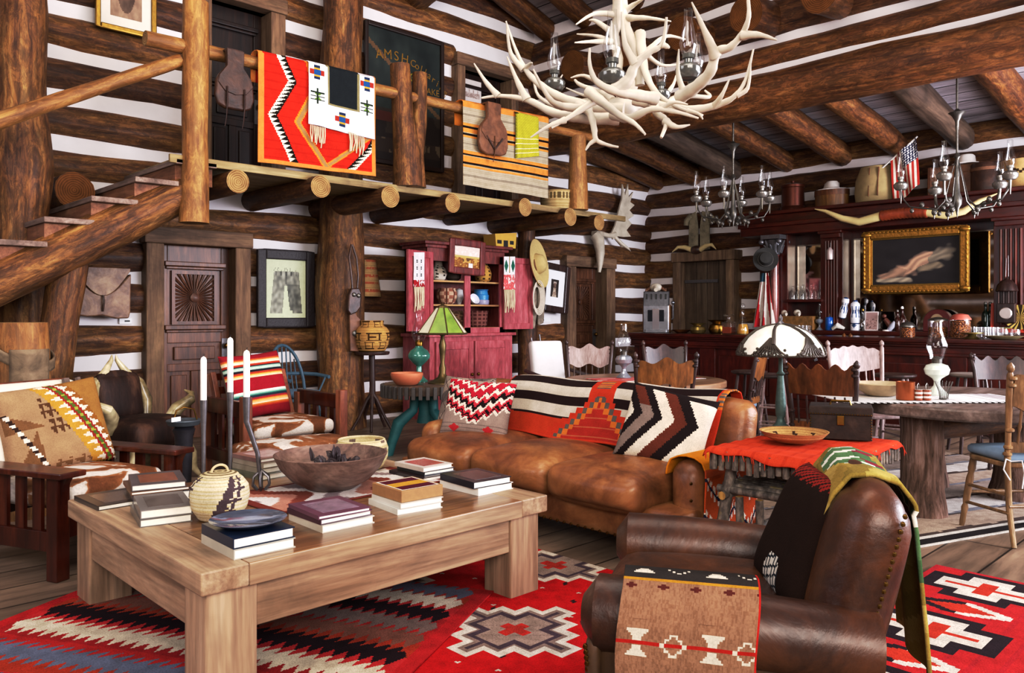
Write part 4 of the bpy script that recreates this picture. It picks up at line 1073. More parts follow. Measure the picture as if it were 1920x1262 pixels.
def serr(x, y):
    m_ = min(x, 1.87 - x)
    if m_ < .07: return 'b3252a'
    yy = (y + .02 * math.sin(x * 2.3)) % 1.36
    for c, col in BND:
        d = yy - c
        if abs(d) < .098:
            sx = x + .55 * abs(d) * (1 if d < 0 else -.2)
            if abs(d) < .028 + .066 * tri(sx / .056) and m_ > .075 + abs(d) * .5: return col
    return ('b02a2a', 'a63a26', 'bc3034', 'a22428')[int(yy * 7.4) % 4]
C1 = cw(-.085, 3.77)
rug('serrated_rug', 'red rug with serrated black, cream and grey bands running under the coffee table', C1, cdir(-.951, .309), cdir(-.309, -.951), 1.87, 2.4, 280, 340, serr, .016)
def stepq(x, q): return math.floor(x / q + .5) * q
def diamond(x, y):
    X = x - 4.15; Y = y - 7.05
    best = 9
    for i in range(-2, 3):
        for j in range(-3, 4):
            dx = abs(X + 2.83 - .75 * i); dy = abs(Y + 6.14 - .47 * i - .94 * j)
            if dx + dy < best: best = dx + dy; bx, by_ = dx, dy
    def ins(e, q=.088, n=3): return int((bx + e + .03) / q) + int((by_ + e + .03) / q) <= n
    if ins(.0):
        if not ins(.032): return 'd9cfc3'
        if not ins(.05): return '8f7c74'
        if not ins(.078): return '54424c'
        if int((bx + .025) / .05) + int((by_ + .025) / .05) <= 1: return 'a5342a' if bx + by_ < .06 else 'b8302a'
        return '9c8a80' if frac((x + y) * 7) > .06 else '8f7c74'
    if frac(x * 3.1 + y * 1.3) < .05 and frac(y * 6) < .12: return 'd9cfc3'
    if frac(x * 2.1 - y * 1.7) < .06 and frac(y * 5.3) < .14: return '3a2024'
    return 'c3191f'
rug('diamond_rug', 'bright red rug with stepped grey and cream medallions between coffee table and club chair', (-4.15, -7.05), (1, 0), (0, 1), 2.22, 2.4, 222, 240, diamond, .006)
def crossrug(x, y):
    X = x - 2.35; Y = y - 9.5
    if x > 1.66 or y > 2.40: return 'b32a34'
    for j in range(0, 4):
        for i in range(-1, 3):
            cx = -.90 - .70 * i - (.35 if j % 2 else 0); cy = -7.36 - .62 * j
            dx, dy = abs(X - cx), abs(Y - cy)
            def inC(e): return (dx < .045 + e and dy < .17 + e) or (dx < .13 + e and dy < .055 + e)
            if (dx < .016 and dy < .17) or (dx < .095 and dy < .035): return 'c23c28'
            if inC(.03): return 'ddd3c6'
            if inC(.085): return '2f1f26'
            # chevrons between the crosses
            cx2 = cx - .35; dx2 = X - cx2; 
            if abs(dx2) < .09 and dy < .2:
                t = (Y - cy + .2) / .4
                wv = .085 * (1 - abs(2 * t - 1))
                if abs(abs(dx2) - wv) < .022: return '2f1f26' if t > .5 else 'e0d6ca'
                if abs(dx2) < wv: return 'cc3f2a'
    return 'c42a2e' if frac(y * 11) > .2 else 'b92830'
rug('cross_rug', 'red rug with cream and black stepped crosses in the bottom right corner', (-2.35, -9.5), (1, 0), (0, 1), 1.69, 2.43, 170, 243, crossrug, .012)
def dinrug(x, y):
    if y < .03: return 'd8d2c8'
    if y < .11: return '2a2222'
    if y < .15: return 'd8d2c8'
    b = int((y - .15) / .3)
    if frac((y - .15) / .3 + .1 * tri(x / .5)) < .16: return ('5a4a44', '8a8a90')[b % 2]
    return ('b5a494', 'd6cfc8', 'a3968c')[b % 3]
p0_ = cw(1.75, 4.27)
rug('dining_rug', 'grey and tan striped rug with a dark border under the big plank table', p0_, cdir(.91, .415), cdir(-.415, .91), 3.6, 2.6, 120, 130, dinrug, .004)

# ================================================================ CUSHIONS
def zigpil(u, v):
    x = abs(u - .5); y = v
    if y > .80:
        if abs(x - .25) < .09 * (1 - abs(y - .88) / .07): return 'b5333a'
        return '9c8c84' if int(v * 60) % 4 else '85756f'
    if y < .03: return '9c8c84'
    t = y + (.5 - x) * -.55 + .62 * 0
    s = y - .62 * (.5 - x)
    s2 = s + .085 * (tri((u + y * .25) * 8.5) - .5)
    if s2 < -.20: return '9c8c84'
    k = frac((s2 + .2) * 5.2)
    dark = s2 > .12 and s2 < .42
    if s2 > .5: return '9c8c84'
    if k < .34: return '221416' if dark else 'b8243c'
    if k < .40: return '2a1518'
    if k < .72: return 'e4d8c8'
    return 'b8243c' if not dark else 'c43848'
def greypil(u, v):
    if frac(u * 5 + v * 3) < .08 or frac(u * 4 - v * 3) < .06: return '5a4a48'
    return ('8f8178', 'a3958a', '6e6460')[int((u * 3 + v * 5)) % 3]
def eyepil(u, v):
    t = u * .72 + .42 * abs(v - .42) + .02
    if v < .05: return '231819'
    for lim, c in ((.11, 'ddd2c2'), (.19, '231819'), (.29, '857770'), (.36, '231819'), (.46, 'ddd2c2'), (.56, '6a3527'), (.655, '231819')):
        if t < lim: return c if not (c == '857770' and v < .3) else '6a3527'
    return 'e2d9ca' if v > .08 + .04 * tri(u * 30) else '231819'
def serape(u, v):
    bands = [(.10, '8e1f2c', '8e1f2c'), (.04, 'b0402a', 'e8a850'), (.035, 'f0c890', 'f4e8d4'), (.035, 'c85a30', 'a83024'), (.02, '27303a', '27303a'), (.035, '8ab09a', 'e4ecdc'), (.025, 'e4ecdc', '3a7a68'), (.02, '2a2430', '2a2430'), (.04, 'a02a2c', 'd0692c'), (.05, 'e8a850', 'f6ecd8'),
             (.20, '9c1f30', '9c1f30'), (.02, 'f4eee0', 'f4eee0'), (.045, 'd8ecd8', '2f7466'), (.03, '2a3c46', '2a3c46'), (.04, '8e2440', 'c04a2c'), (.06, 'e09040', 'f6ecd0'), (.05, 'e09040', 'a82c24'), (.12, '8e1f2c', '8e1f2c')]
    s = v
    for b, c1, c2 in bands:
        if s < b:
            t = s / b; t = int(t * 6) / 6
            a = [int(c1[i:i + 2], 16) for i in (0, 2, 4)]; e = [int(c2[i:i + 2], 16) for i in (0, 2, 4)]
            return '%02x%02x%02x' % tuple(int(a[i] + (e[i] - a[i]) * t) for i in range(3))
        s -= b
    return '8e1f2c'
def blanketpil(u, v):
    x, y = u - .40, v - .52
    s0 = u - (.44 + .44 * v ** .8)
    if .0 <= s0 < .085:
        if .025 < s0 < .06: return '5a6a2c' if int(v * 34) % 3 else '9aa04a'
        return '8e2c26'
    if .085 <= s0 < .17: return 'd9cfbf' if tri(v * 11) > (s0 - .085) / .085 else '8a5c28'
    if s0 >= .17: return '96703e'
    if -.13 < s0 < 0: return 'dcd0bc' if tri(v * 11) < (s0 + .13) / .13 - .25 else 'b98a3c'
    d = u - .06 - .42 * (v - .30)
    if abs(d) < .022 and v > .3: return 'e6ddd0' if int(v * 22) % 2 else '3a2620'
    if y > .02 and abs(x + .10 + .25 * y) < .30 * y: return '7a5a3c'
    if x < -.03 and abs(y + .02 - .25 * x) < -.28 * x and x > -.36: return '7a5a3c'
    if -.03 < x < .19 and -.34 < y < .10 and frac(x * 15) > frac(y * 11) and abs(x - .10 - y * .25) < .085: return '5e4028'
    if v > .88 and .4 < u < .8 and frac(u * 9) > frac(v * 12): return '7a5a3c'
    return 'a08468'
def plainf(c): return lambda u, v: c
def cushion(name, label, loc, w, h, t, rz, tilt, front, back=None, roll=0.0, n=60):
    m = MB(); pillow(m, w, h, t, front, back or plainf('8a7264'), n)
    o = m.build(name, CLOTH, None); o.rotation_mode = 'XYZ'
    o.matrix_world = Matrix.Translation(loc) @ Matrix.Rotation(rz, 4, 'Z') @ Matrix.Rotation(-tilt, 4, 'X') @ Matrix.Rotation(roll, 4, 'Y')
    return tag(o, label, 'cushion')
def sl(x, y, z): return Matrix.Translation((-1.295, -5.0, 0)) @ Matrix.Rotation(R(-90), 4, 'Z') @ Vector((x, y, z))
cushion('woven_pillow', 'grey-brown patterned pillow behind the red zigzag pillow, against the sofa arm', sl(-.97, -.02, .45), .48, .42, .15, R(-80), R(16), greypil)
cushion('woven_pillow', 'pillow woven in red, black and cream zigzags at the left end of the tan sofa', sl(-.70, -.15, .45), .52, .43, .16, R(-64), R(22), zigpil, roll=R(3))
cushion('woven_pillow', 'pillow with bold black, cream and rust diagonal stripes at the right end of the sofa', sl(.80, -.08, .45), .52, .46, .16, R(-66), R(22), eyepil, roll=R(12))
cushion('blanket_pillow', 'large tan pillow with a brown star and green-red chain band on the left oak chair', (Matrix.Translation((-3.82, -3.60, 0)) @ Matrix.Rotation(face(-112), 4, 'Z') @ Vector((.02, .06, .435))), .60, .52, .19, face(-128), R(20), blanketpil, roll=R(-6))
cushion('serape_pillow', 'serape pillow striped in crimson, orange, green and cream on the square-post oak chair', (-2.02, -2.33, .47), .60, .55, .17, R(12), R(16), serape, roll=R(-3))
def darkpil(u, v):
    if v < .10 + .04 * tri(u * 8) or u < .08 + .04 * tri(v * 9): return '8e2a22' if int((u + v) * 40) % 3 else '2a1413'
    if abs(u - .12) < .03: return '3a1c16'
    if .42 < u < .70 and .70 < v < .97 and abs(u - .56) + .6 * abs(v - .85) < .17:
        return 'd8d4cc' if frac(u * 22) > .25 and frac(v * 13 + u * 5) > .22 else '2a3038'
    return '25150f'
chm = Matrix.Translation(ac.location) @ Matrix.Rotation(face(75), 4, 'Z') @ Matrix.Diagonal((1, .9, 1, 1))
cushion('dark_pillow', 'dark brown pillow with red edging and a white patch in the club armchair', chm @ Vector((.02, .17, .44)), .44, .42, .16, face(75) + R(14), R(24), darkpil)
# ================================================================ THROWS
def armthrow(name, label, M, path, y0, y1, colf, nu, nv, wav=.006):
    pf_ = chain([(x, 0, z) for x, z in path])
    def f(u, v):
        p = pf_(v); return (p.x + wav * math.sin(u * 13 + v * 5) * (v > .5) * 1.0, y0 + (y1 - y0) * u + .008 * math.sin(v * 6), p.z)
    o = MB().grid(f, nu, nv, colf).build(name, CLOTH, None, solid=.008); o.matrix_world = M
    return tag(o, label, 'blanket')
def goldthrow(u, v):
    if v < .44: return 'd3891f'
    if v < .50: return 'b5502a'
    for c in (.60, .84):
        z = v - c + .09 * (tri(u * 1.9) - .5) * 2
        if abs(z) < .012: return '1f2440'
        if 0 < z < .05 and frac(u * 16) > .5: return 'e8ddd0'
        if -.055 < z < 0: return 'e6dccb' if frac(u * 15 + z * 6) < .6 else 'c4501f'
    return 'c4582a'
MS = Matrix.Translation((-1.295, -5.0, 0)) @ Matrix.Rotation(R(-90), 4, 'Z')
armthrow('gold_throw', 'gold and orange throw with white and navy zigzags over the near sofa arm', MS, [(.975, .45), (.98, .49), (1.0, .535), (1.05, .558), (1.1, .563), (1.15, .558), (1.20, .535), (1.222, .49), (1.226, .3), (1.228, .08)], -.22, .33, goldthrow, 70, 90)
def tanthrow(u, v):
    if u > .985: return 'b3261f'
    if v > .965: return '2c2624'
    if v > .945: return 'd8cdb8'
    X_ = u * .36; Y_ = v * .40
    def stair(dx, dy, up):   # stepped hourglass half
        a, b = int(abs(dx) / .0058), int(dy / .0058) if dy >= 0 else -1
        return 0 <= b <= 4 and a <= (1, 1, 2, 3, 4)[b] if up else False
    if v < .215:
        for c in (.055, .25):
            if stair(X_ - c, Y_ - .035, True): return 'd9d0c0'
        for c in (.15, .335):
            d = int(abs(X_ - c) / .0058); e = int((Y_ - .03) / .0058)
            if d + e in (4, 5) and 0 <= e < 5 and d % 2 == 0: return 'd9d0c0'
        return '3a3331'
    if v < .25: return 'b9862c'
    for c in (.285, .90):
        if abs(v - c) < .022:
            k = frac(u * 4.2)
            if .1 < k < .45 and abs(v - c) < (.022 if .2 < k < .35 else .01): return '5e2a24'
    W0 = .655 * .40; dy = abs(Y_ - W0)
    for c in (.055, .25):
        if stair(X_ - c, dy - .006 if dy > .006 else -1, True) and dy < .045: return 'd0c8b8'
    for c in (.15, .335):
        d = int(abs(X_ - c) / .0058); e = int(dy / .0058)
        if d + e in (4, 5) and (d + e == 4 or d % 2) : return 'd0c8b8'
    if dy < .0045: return 'a8261f'
    return '94745e' if (lambda a, b: frac(math.sin(a * 127.1 + b * 311.7) * 43758.5453))(int(u * 110), int(v * 40)) > .35 else '886852'
armthrow('tan_throw', 'folded tan blanket with a red centre line over the near club chair arm', chm, [(.325, .600), (.375, .606), (.424, .592), (.468, .553), (.492, .49), (.497, .40), (.498, .315)], -.315, .085, tanthrow, 150, 170, .002)
def greendrape(u, v):
    s = v + .15 * math.sin(u * 5)
    if .40 < s < .52: return '5e7a56' if frac(u * 7 + v * 4) > .3 else 'e0dcd0'
    if .52 <= s < .58: return '7a2a3a' if frac(u * 5) < .4 else '4e6a48'
    return ('a08a48', '8c7a3e', 'b09c5c')[int(v * 14 + u * 3) % 3]
def backdr(u, v):
    pf_ = backdr.p; p = pf_(v); k = 1 - .25 * v
    return (-.34 + .50 * u * (1 if v < .5 else 1.0) + .015 * math.sin(v * 9), p.y + .012 * math.sin(u * 11) * (v > .55), p.z + .008 * math.sin(u * 9))
backdr.p = chain([(0, .24, .56), (0, .285, .70), (0, .325, .80), (0, .375, .855), (0, .45, .86), (0, .525, .835), (0, .57, .78), (0, .585, .70), (0, .60, .5), (0, .62, .28)])
o = MB().grid(backdr, 50, 70, greendrape).build('green_drape', CLOTH, None, solid=.012); o.matrix_world = chm
tag(o, 'olive green and gold blanket slung over the back of the club armchair', 'blanket')

# ================================================================ COFFEE TABLE THINGS
def tp(px, py): return gnd(px, py, TZ)
def book(loc, w, d, h, cover, label, rz=0.0, pic=None, soft=False, group=None, spine=None):
    t = thing('book', label, 'book', loc, rz, group); c = flat('cover_' + cover, cover, .28, var=.2, scale=7, coat=.3); th = .0035
    m = MB(); m.box((-w / 2, -d / 2, 0), (w / 2, d / 2, th)); m.box((-w / 2, -d / 2, h - th), (w / 2, d / 2, h)); m.box((-w / 2, -d / 2, th), (-w / 2 + th, d / 2, h - th))
    m.build('cover', c, t, smooth=0)
    MB().box((-w / 2 + th, -d / 2 + .005, th), (w / 2 - .006, d / 2 - .005, h - th)).build('pages', PAPER, t, smooth=0)
    if pic:
        MB().box((-w * .34, -d * .36, h), (w * .36, d * .34, h + .0006)).build('cover_picture', flat('picture_' + pic, pic, .25, var=.5, scale=16, coat=.4), t, smooth=0)
    return t
def stack(px, py, items, rz, where, dx=.01):
    p = tp(px, py); z = TZ
    for i, (w, d, h, col, lab, pic) in enumerate(items):
        a = rz + R(rnd.uniform(-4, 4)); book(Vector((p.x + rnd.uniform(-dx, dx), p.y + rnd.uniform(-dx, dx), z)), w, d, h, col, lab, a, pic); z += h + .0008
    return Vector((p.x, p.y, z))
B = R(-2)
stack(222, 938, [(.27, .30, .022, '3c3330', 'thin dark book lying flat at the left edge of the coffee table', '6a5a52'), ], R(6), '')
stack(295, 930, [(.25, .31, .045, '4a4a52', 'thick grey book under the worn paperback at the left of the coffee table', None), (.25, .30, .016, '6a4a34', 'brown book between the thick grey book and the paperback', None), (.23, .29, .028, '5a5456', 'paperback with a rusty picture topping the left pile', '8a5a44')], R(-12), '')
stack(300, 968, [(.20, .31, .032, '6c6864', 'white-paged book at the bottom of the front left pair', None), (.20, .31, .036, '7a7674', 'grey-covered book on top of the front left pair', '6c6664')], R(-14), '')
q = stack(466, 1022, [(.235, .29, .036, 'b8b4a8', 'pale-spined book at the bottom of the front pile nearest the table corner', None), (.235, .28, .038, '1c2a44', 'dark blue book under the glass plate', None)], R(-4), '')
pl = MB().lathe([(.001, .002), (.08, .002), (.09, .004), (.135, .022), (.14, .026), (.13, .022), (.088, .008), (.001, .006)], 40)
tag(pl.build('glass_plate', flat('smoky_glass', '6d7486', .08, .55), None, q + Vector((0, .0, 0))), 'smoky grey glass plate lying on the dark blue book', 'plate')
stack(617, 978, [(.24, .28, .03, 'c8c2b4', 'thick cream-spined book at the bottom of the centre front pile', None), (.24, .27, .022, '4c2c3c', 'plum book in the middle of the centre front pile', None), (.235, .27, .016, '6a4458', 'plum book with a striped cover topping the centre front pile', '8c7a8a')], R(-3), '')
q = stack(764, 948, [(.23, .26, .026, 'd8d6cc', 'white book under another white book and a tan striped box', None), (.22, .25, .022, 'cfcac0', 'white book directly under the tan striped box', None)], R(-3), '')
bxt = thing('striped_box', 'tan box with a plum and gold striped lid on two white books', 'box', q, R(-3))
MB().box((-.11, -.12, 0), (.11, .12, .05)).build('box_body', flat('tan_card', '9a7650', .6, var=.15, scale=40), bxt, smooth=0, bevel=.002)
m = MB().grid(lambda u, v: (-.098 + .196 * u, -.108 + .216 * v, .0508), 30, 30, lambda u, v: 'e8e0d0' if min(u, v, 1 - u, 1 - v) < .05 else ('5a1c2c', 'c09038', '5a1c2c')[min(2, int(v * 3))])
m.build('striped_lid', CLOTH, bxt, smooth=0)
stack(892, 915, [(.23, .29, .034, 'e6e2da', 'white book under the black book at the right end of the coffee table', None), (.23, .28, .032, '20222e', 'black book with a small red picture at the right end of the coffee table', '4a3c40')], R(-3), '')
stack(798, 890, [(.25, .30, .022, '2e1c22', 'wide dark book at the bottom of the pile behind the striped box', None), (.2, .25, .02, '3a3a40', 'grey book in the pile behind the striped box', None), (.2, .25, .022, 'd6ccc4', 'white book with a red leaf cover topping the pile behind the striped box', 'b0605a')], R(0), '')
stack(500, 887, [(.26, .30, .03, '6c6c58', 'olive book at the bottom of the far pile beside the candlesticks', None), (.25, .29, .028, '8c8474', 'grey-edged book in the far pile beside the candlesticks', None), (.24, .29, .028, '968c7c', 'pale book in the far pile, second from its top', None), (.24, .28, .02, '7a5c58', 'magazine with a mauve and white cover topping the far pile', 'b09ca0')], R(8), '')
# lidded basket
BASK = cloth('coiled_basket', .8, fuzz=.3, bump=.2)
def coil(f): return f
def zigbask(u, v):
    if v > .90: return '6a5a48' if int(v * 60) % 2 else 'cdbd98'
    if .12 < v < .88:
        a = frac(u * 3 + .25); s = stepq(v, .07); c = .15 + s * .62
        for off, wd, vmin in ((0, .10 * (1 - v) + .02, .12), (.30, .035, .2)):
            d = a - c - off * .6
            if abs(d) < wd + .0: return '55454a'
        if abs(frac(v / .14) - .5) < .09 and 0 < a - c < .3: return '55454a'
    return 'd4c8ac' if int(v * 56) % 3 else 'c5b48c'
p = tp(412, 972)
lb = thing('lidded_basket', 'round cream coiled basket with black stepped zigzags and a lid', 'basket', p)
MB().lathe([(.07, 0), (.085, .006), (.112, .05), (.122, .10), (.117, .14), (.095, .17), (.075, .185), (.07, .188), (.06, .184), (.055, .1)], 90, colf=zigbask).build('basket_body', BASK, lb, smooth=60)
m = MB().lathe([(.001, .20), (.04, .199), (.07, .193), (.078, .186), (.07, .180)], 60, colf=lambda u, v: 'cdbd98' if int(v * 9) % 2 else '7a6a50'); m.build('lid', BASK, lb)
MB().tube([(.035 * math.cos(a), .0, .198 + .028 * math.sin(a)) for a in [PI * k / 10 for k in range(11)]], .0055, 6).build('lid_handle', flat('straw', 'c2b088', .8), lb)
# wooden bowl and pods
BOWLW = wood('bowl_wood', [(.25, '4c3a34'), (.5, '765e54'), (.8, '9c8578')], axis='X', stretch=.3, scale=12, rough=.5, bump=.2, blot=.35)
p = tp(621, 916)
MBo = MB().lathe([(.09, 0), (.11, .004), (.19, .05), (.245, .11), (.272, .165), (.276, .175), (.268, .178), (.235, .12), (.18, .06), (.1, .022), (.001, .018)], 64)
tag(MBo.build('wooden_bowl', BOWLW, None, p, smooth=50), 'wide turned wooden bowl of dried seed pods on the coffee table', 'bowl')
for k in range(22):
    a = rnd.uniform(0, 2 * PI); r_ = rnd.uniform(0, .115); L_ = rnd.uniform(.05, .085); zz = .05 + .35 * r_ + rnd.uniform(0, .05) + .05 * (1 - r_ / .12)
    d = Vector((rnd.uniform(-1, 1), rnd.uniform(-1, 1), rnd.uniform(.1, 1.1))).normalized()
    m = MB(); side = d.orthogonal().normalized()
    for s in (-1, 1, 0):
        q = [d * (L_ * t) + side * (s * .020 * math.sin(PI * t)) for t in (0, .2, .45, .7, 1)]; m.tube(q, [.003, .012, .013, .008, .001], 6, True, .45)
    tag(m.build('seed_pod', flat('dry_pod', '3f3236', .5, var=.4, scale=40), None, p + Vector((r_ * math.cos(a) + .02, r_ * math.sin(a), zz))), 'dark dried seed pod in the turned wooden bowl', 'seed pod', 'dried seed pods in the wooden bowl')
p = tp(678, 880)
def duskb(u, v):
    if v > .78 and frac(u * 11) < .5 and int(v * 40) % 2: return '6a5648'
    if .25 < v < .6 and frac(u * 5) < .25 and int(v * 30) % 3 == 0: return '7a6a60'
    return 'd6c7a0' if int(v * 44) % 3 else 'bfae86'
tag(MB().lathe([(.09, 0), (.115, .01), (.145, .07), (.148, .12), (.132, .165), (.128, .172), (.12, .168), (.13, .11), (.09, .02), (.001, .015)], 80, colf=duskb).build('coiled_basket', BASK, None, p, smooth=60), 'open straw-coloured coiled basket behind the wooden bowl', 'basket')
# runner under the bowl
def runf(u, v):
    s = frac(u * 2.2 + .15 * math.sin(v * 9))
    return ('dcd4d0', 'b88878', '8a4a3c', 'e2dcd8', '9a8a8c')[int(s * 5)] if min(u, 1 - u, v, 1 - v) > .05 else '7c3a30'
p = tp(640, 915)
tag(MB().grid(lambda u, v: (-.50 + 1.0 * u, -.26 + .52 * v, .003), 60, 40, runf).build('table_runner', CLOTH, None, Vector((p.x, p.y, TZ)), R(2), solid=.003), 'pinkish white and rust striped runner under the wooden bowl', 'runner')
# candlesticks
def candlestick(label, px, pyb, pyt, pyc, lean, foot='plain'):
    p = tp(px, pyb); D = (p - CAM).dot(FW); zc = CAM.z - (pyc - HY) / FPX * D - TZ; zt = CAM.z - (pyt - HY) / FPX * D - TZ
    t = thing('iron_candlestick', label, 'candlestick', p, 0, 'tall iron candlesticks on the coffee table')
    if foot == 'cage':
        m = MB()
        for k in range(6):
            a = 2 * PI * k / 6; m.tube([(0, 0, .10), (.04 * math.cos(a), .04 * math.sin(a), .07), (.045 * math.cos(a), .045 * math.sin(a), .03), (.02 * math.cos(a), .02 * math.sin(a), .004)], .006, 6)
        m.build('cage_foot', IRON, t)
    else: MB().lathe([(.001, 0), (.05, 0), (.052, .006), (.02, .014), (.012, .04)], 20).build('foot', IRON, t)
    MB().tube([(0, 0, .012), (lean * .25, 0, zc * .4), (lean * .8, 0, zc - .16), (lean, 0, zc - .12), (lean, 0, zc)], [.010, .011, .012, .014, .019], 12).build('stem', IRON, t)
    m = MB().lathe([(.0155, zc - .01), (.0155, zt - .02), (.012, zt - .008), (.001, zt)], 14, (lean, 0, 0)); m.build('candle', WHITE, t)
    MB().tube([(lean, 0, zt - .004), (lean + .003, 0, zt + .012)], .0015, 5).build('wick', BLACK, t)
candlestick('iron candlestick with a white candle, leftmost of the three', 382, 905, 668, 750, 0)
candlestick('tallest iron candlestick with a white candle, middle of the three', 432, 896, 632, 735, 0)
candlestick('bent iron candlestick on a cage foot, rightmost of the three', 490, 920, 655, 742, -.075, 'cage')
# ================================================================ THINGS HUNG ON THE BALCONY RAIL
def hangcloth(name, label, cat, px0, px1, yt, yb, Y, colf, nu, nv, mat=None, over=True, wob=.012, back=.25, ph=0.0, drop=(0, 0)):
    a, b = onY(px0, yt[0], Y), onY(px1, yt[1], Y); c, d = onY(px0, yb[0], Y), onY(px1, yb[1], Y)
    def f(u, v):
        t = a.lerp(b, u); m_ = c.lerp(d, u); p = t.lerp(m_, v)
        return (p.x, Y - wob * math.sin(u * 9 + ph) * v - .006 * math.sin(u * 21 + v * 5) * v, p.z)
    m = MB().grid(f, nu, nv, colf)
    if over:
        m.col = colf(.5, .02)
        def g(u, v):
            t = a.lerp(b, u); an = v * PI
            if v < .4: q = v / .4 * PI; return (t.x, Y + .075 * (1 - math.cos(q)), t.z + .03 * math.sin(q))
            return (t.x, Y + .15, t.z - back * (v - .4) / .6)
        m.grid(g, max(4, nu // 4), 10, lambda u, v: colf(u, .01))
    o = m.build(name, mat or CLOTH, None, solid=.006)
    return tag(o, label, cat)
RY = BY - .085
def redbl(u, v):
    if u < .045 or u > .965 or v > .965: return 'd58a4a'
    c = abs(u - .55) * 1.0
    # central gold V lines
    t = v
    def zig(off): return off
    # x position of gold line: V shape
    g = .50 - .30 * 0
    gl = .47 - (.17 * (1 - abs(2 * frac(t * .86 + .02) - 1))) if t < .57 else .30 + (.25 * (t - .57) / .40)
    gl = (.46 - .0 * t) if False else gl
    gx = .36 + .10 * (1 - t / .20) * 0
    xs = [(0, .38), (.24, .43), (.58, .28), (.98, .54)]
    def pl_(pts):
        for (a, b), (c_, d) in zip(pts, pts[1:]):
            if a <= t <= c_: return b + (d - b) * (t - a) / (c_ - a)
        return pts[-1][1]
    x = pl_(xs)
    if abs(u - x - .03) < .032: return 'a8825a' if abs(u - x - .035) < .018 else 'e08a34'
    x2 = pl_([(0, 1.2), (.58, .98), (.98, .54)])
    if t > .3 and abs(u - x2 + .0) < .032: return 'e08a34' if abs(u - x2) > .018 else 'a8825a'
    x3 = pl_([(0, .18), (.21, .27), (.55, .11), (1.0, .30)])
    d = u - x3; tooth = frac(t * 26)
    if -.035 < d < .035: return ('f0e4d0' if d + .03 * (tooth - .5) * 2 < 0 else '1e1714')
    x4 = pl_([(0, 1.3), (.72, .96), (1.0, .74)])
    d = u - x4
    if -.04 < d < .04: return ('1e1714' if d + .03 * (tooth - .5) * 2 < 0 else 'f0e4d0')
    return 'cf2f1e' if int(v * 90) % 7 else 'c4281a'
hangcloth('red_blanket', 'bright red zigzag blanket with an orange border hanging over the balcony rail', 'blanket', 484, 704, (97, 147), (304, 331), RY, redbl, 110, 130)
def bib(u, v):
    if .27 < u < .76 and v < .62:
        if .30 < u < .73 and v < .59: return '22272b'
        return '8a8262'
    for cx, cy, s in ((.12, .13, 1), (.88, .13, 1), (.50, .80, 1)):
        dx, dy = (u - cx), (v - cy) * .9
        if abs(dx) < .11 and abs(dy) < .035: return '2a5a8a' if abs(dx) < .05 else 'a83a2c'
        if abs(dy) < .10 and abs(dx) < .045: return 'c89a3a' if abs(dy) < .06 else '2a3a5a'
    for cx in (.13, .87):
        dx, dy = abs(u - cx), v - .52
        if abs(dy) < .13 and dx < .10:
            if dx < .012 or abs(abs(dy) - .06) < .012 or abs(dy) < .012: return '2c3a2c'
            if abs(dy) < .06 and dx < abs(dy): return '6a8a3a'
    return 'e6e4ea'
o = hangcloth('beaded_bib', 'white beaded hide panel with a black centre and coloured crosses laid over the red blanket', 'beadwork', 579, 702, (117, 147), (232, 262), RY - .03, bib, 80, 70, back=.1)
fm = flat('hide_fringe', 'cdbfa2', .85, var=.25)
def fringe_tails(name, px0, px1, y0, y1, Y, parent, n, ln):
    m = MB()
    for k in range(n):
        t = k / (n - 1); p = onY(px0 + (px1 - px0) * t, y0 + (y1 - y0) * t, Y); L_ = ln * rnd.uniform(.75, 1.05)
        m.tube([p, p + Vector((rnd.uniform(-.01, .01), -.01, -L_ * .5)), p + Vector((rnd.uniform(-.015, .015), 0, -L_))], .0065, 5)
    o_ = m.build(name, fm, parent); o_['kind'] = 'stuff'; return o_
fringe_tails('fringe', 583, 610, 234, 240, RY - .035, o, 10, .20); fringe_tails('fringe', 655, 682, 247, 256, RY - .035, o, 10, .22)
def strip(u, v):
    s = v
    for c in (.05, .30, .385, .63, .70, .735):
        if abs(s - c) < .012 and c in (.30, .385, .63, .735): return '1e1512'
    for a, b in ((.0, .06), (.25, .29), (.315, .37), (.40, .43), (.58, .62), (.645, .725), (.75, .78)):
        if a < s < b: return 'dd8a3c' if int(s * 150) % 3 else 'c9955c'
    if abs(s - .88) < .012 or abs(s - .15) < .01 or abs(s - .50) < .01: return '8f8576'
    return 'b9ab94' if int(s * 90) % 2 else 'aa9c86'
hangcloth('striped_serape', 'grey blanket with orange and black stripes over the right part of the balcony rail', 'blanket', 868, 1029, (190, 222), (346, 372), RY, strip, 60, 150, ph=2)
def yel(u, v):
    if v > .52 and frac(v * 9) < .16: return 'e6e0b8'
    if u < .08 and frac(v * 30) < .4: return '4a4a20'
    return 'b9b23c' if int(u * 40 + v * 60) % 4 else 'aaa232'
hangcloth('yellow_scarf', 'mustard yellow woven scarf with white stitching over the grey striped blanket', 'scarf', 967, 1010, (212, 222), (297, 293), RY - .035, yel, 30, 60, back=.08)
SADL = leather('old_saddle_leather', [(.25, '20120e'), (.5, '40261c'), (.8, '5e3e2e')], .4, 9, .3, .2)
SADM = leather('brown_bag_leather', [(.25, '4a2e1e'), (.5, '6f4a32'), (.8, '8c6448')], .5, 8, .25, .1)
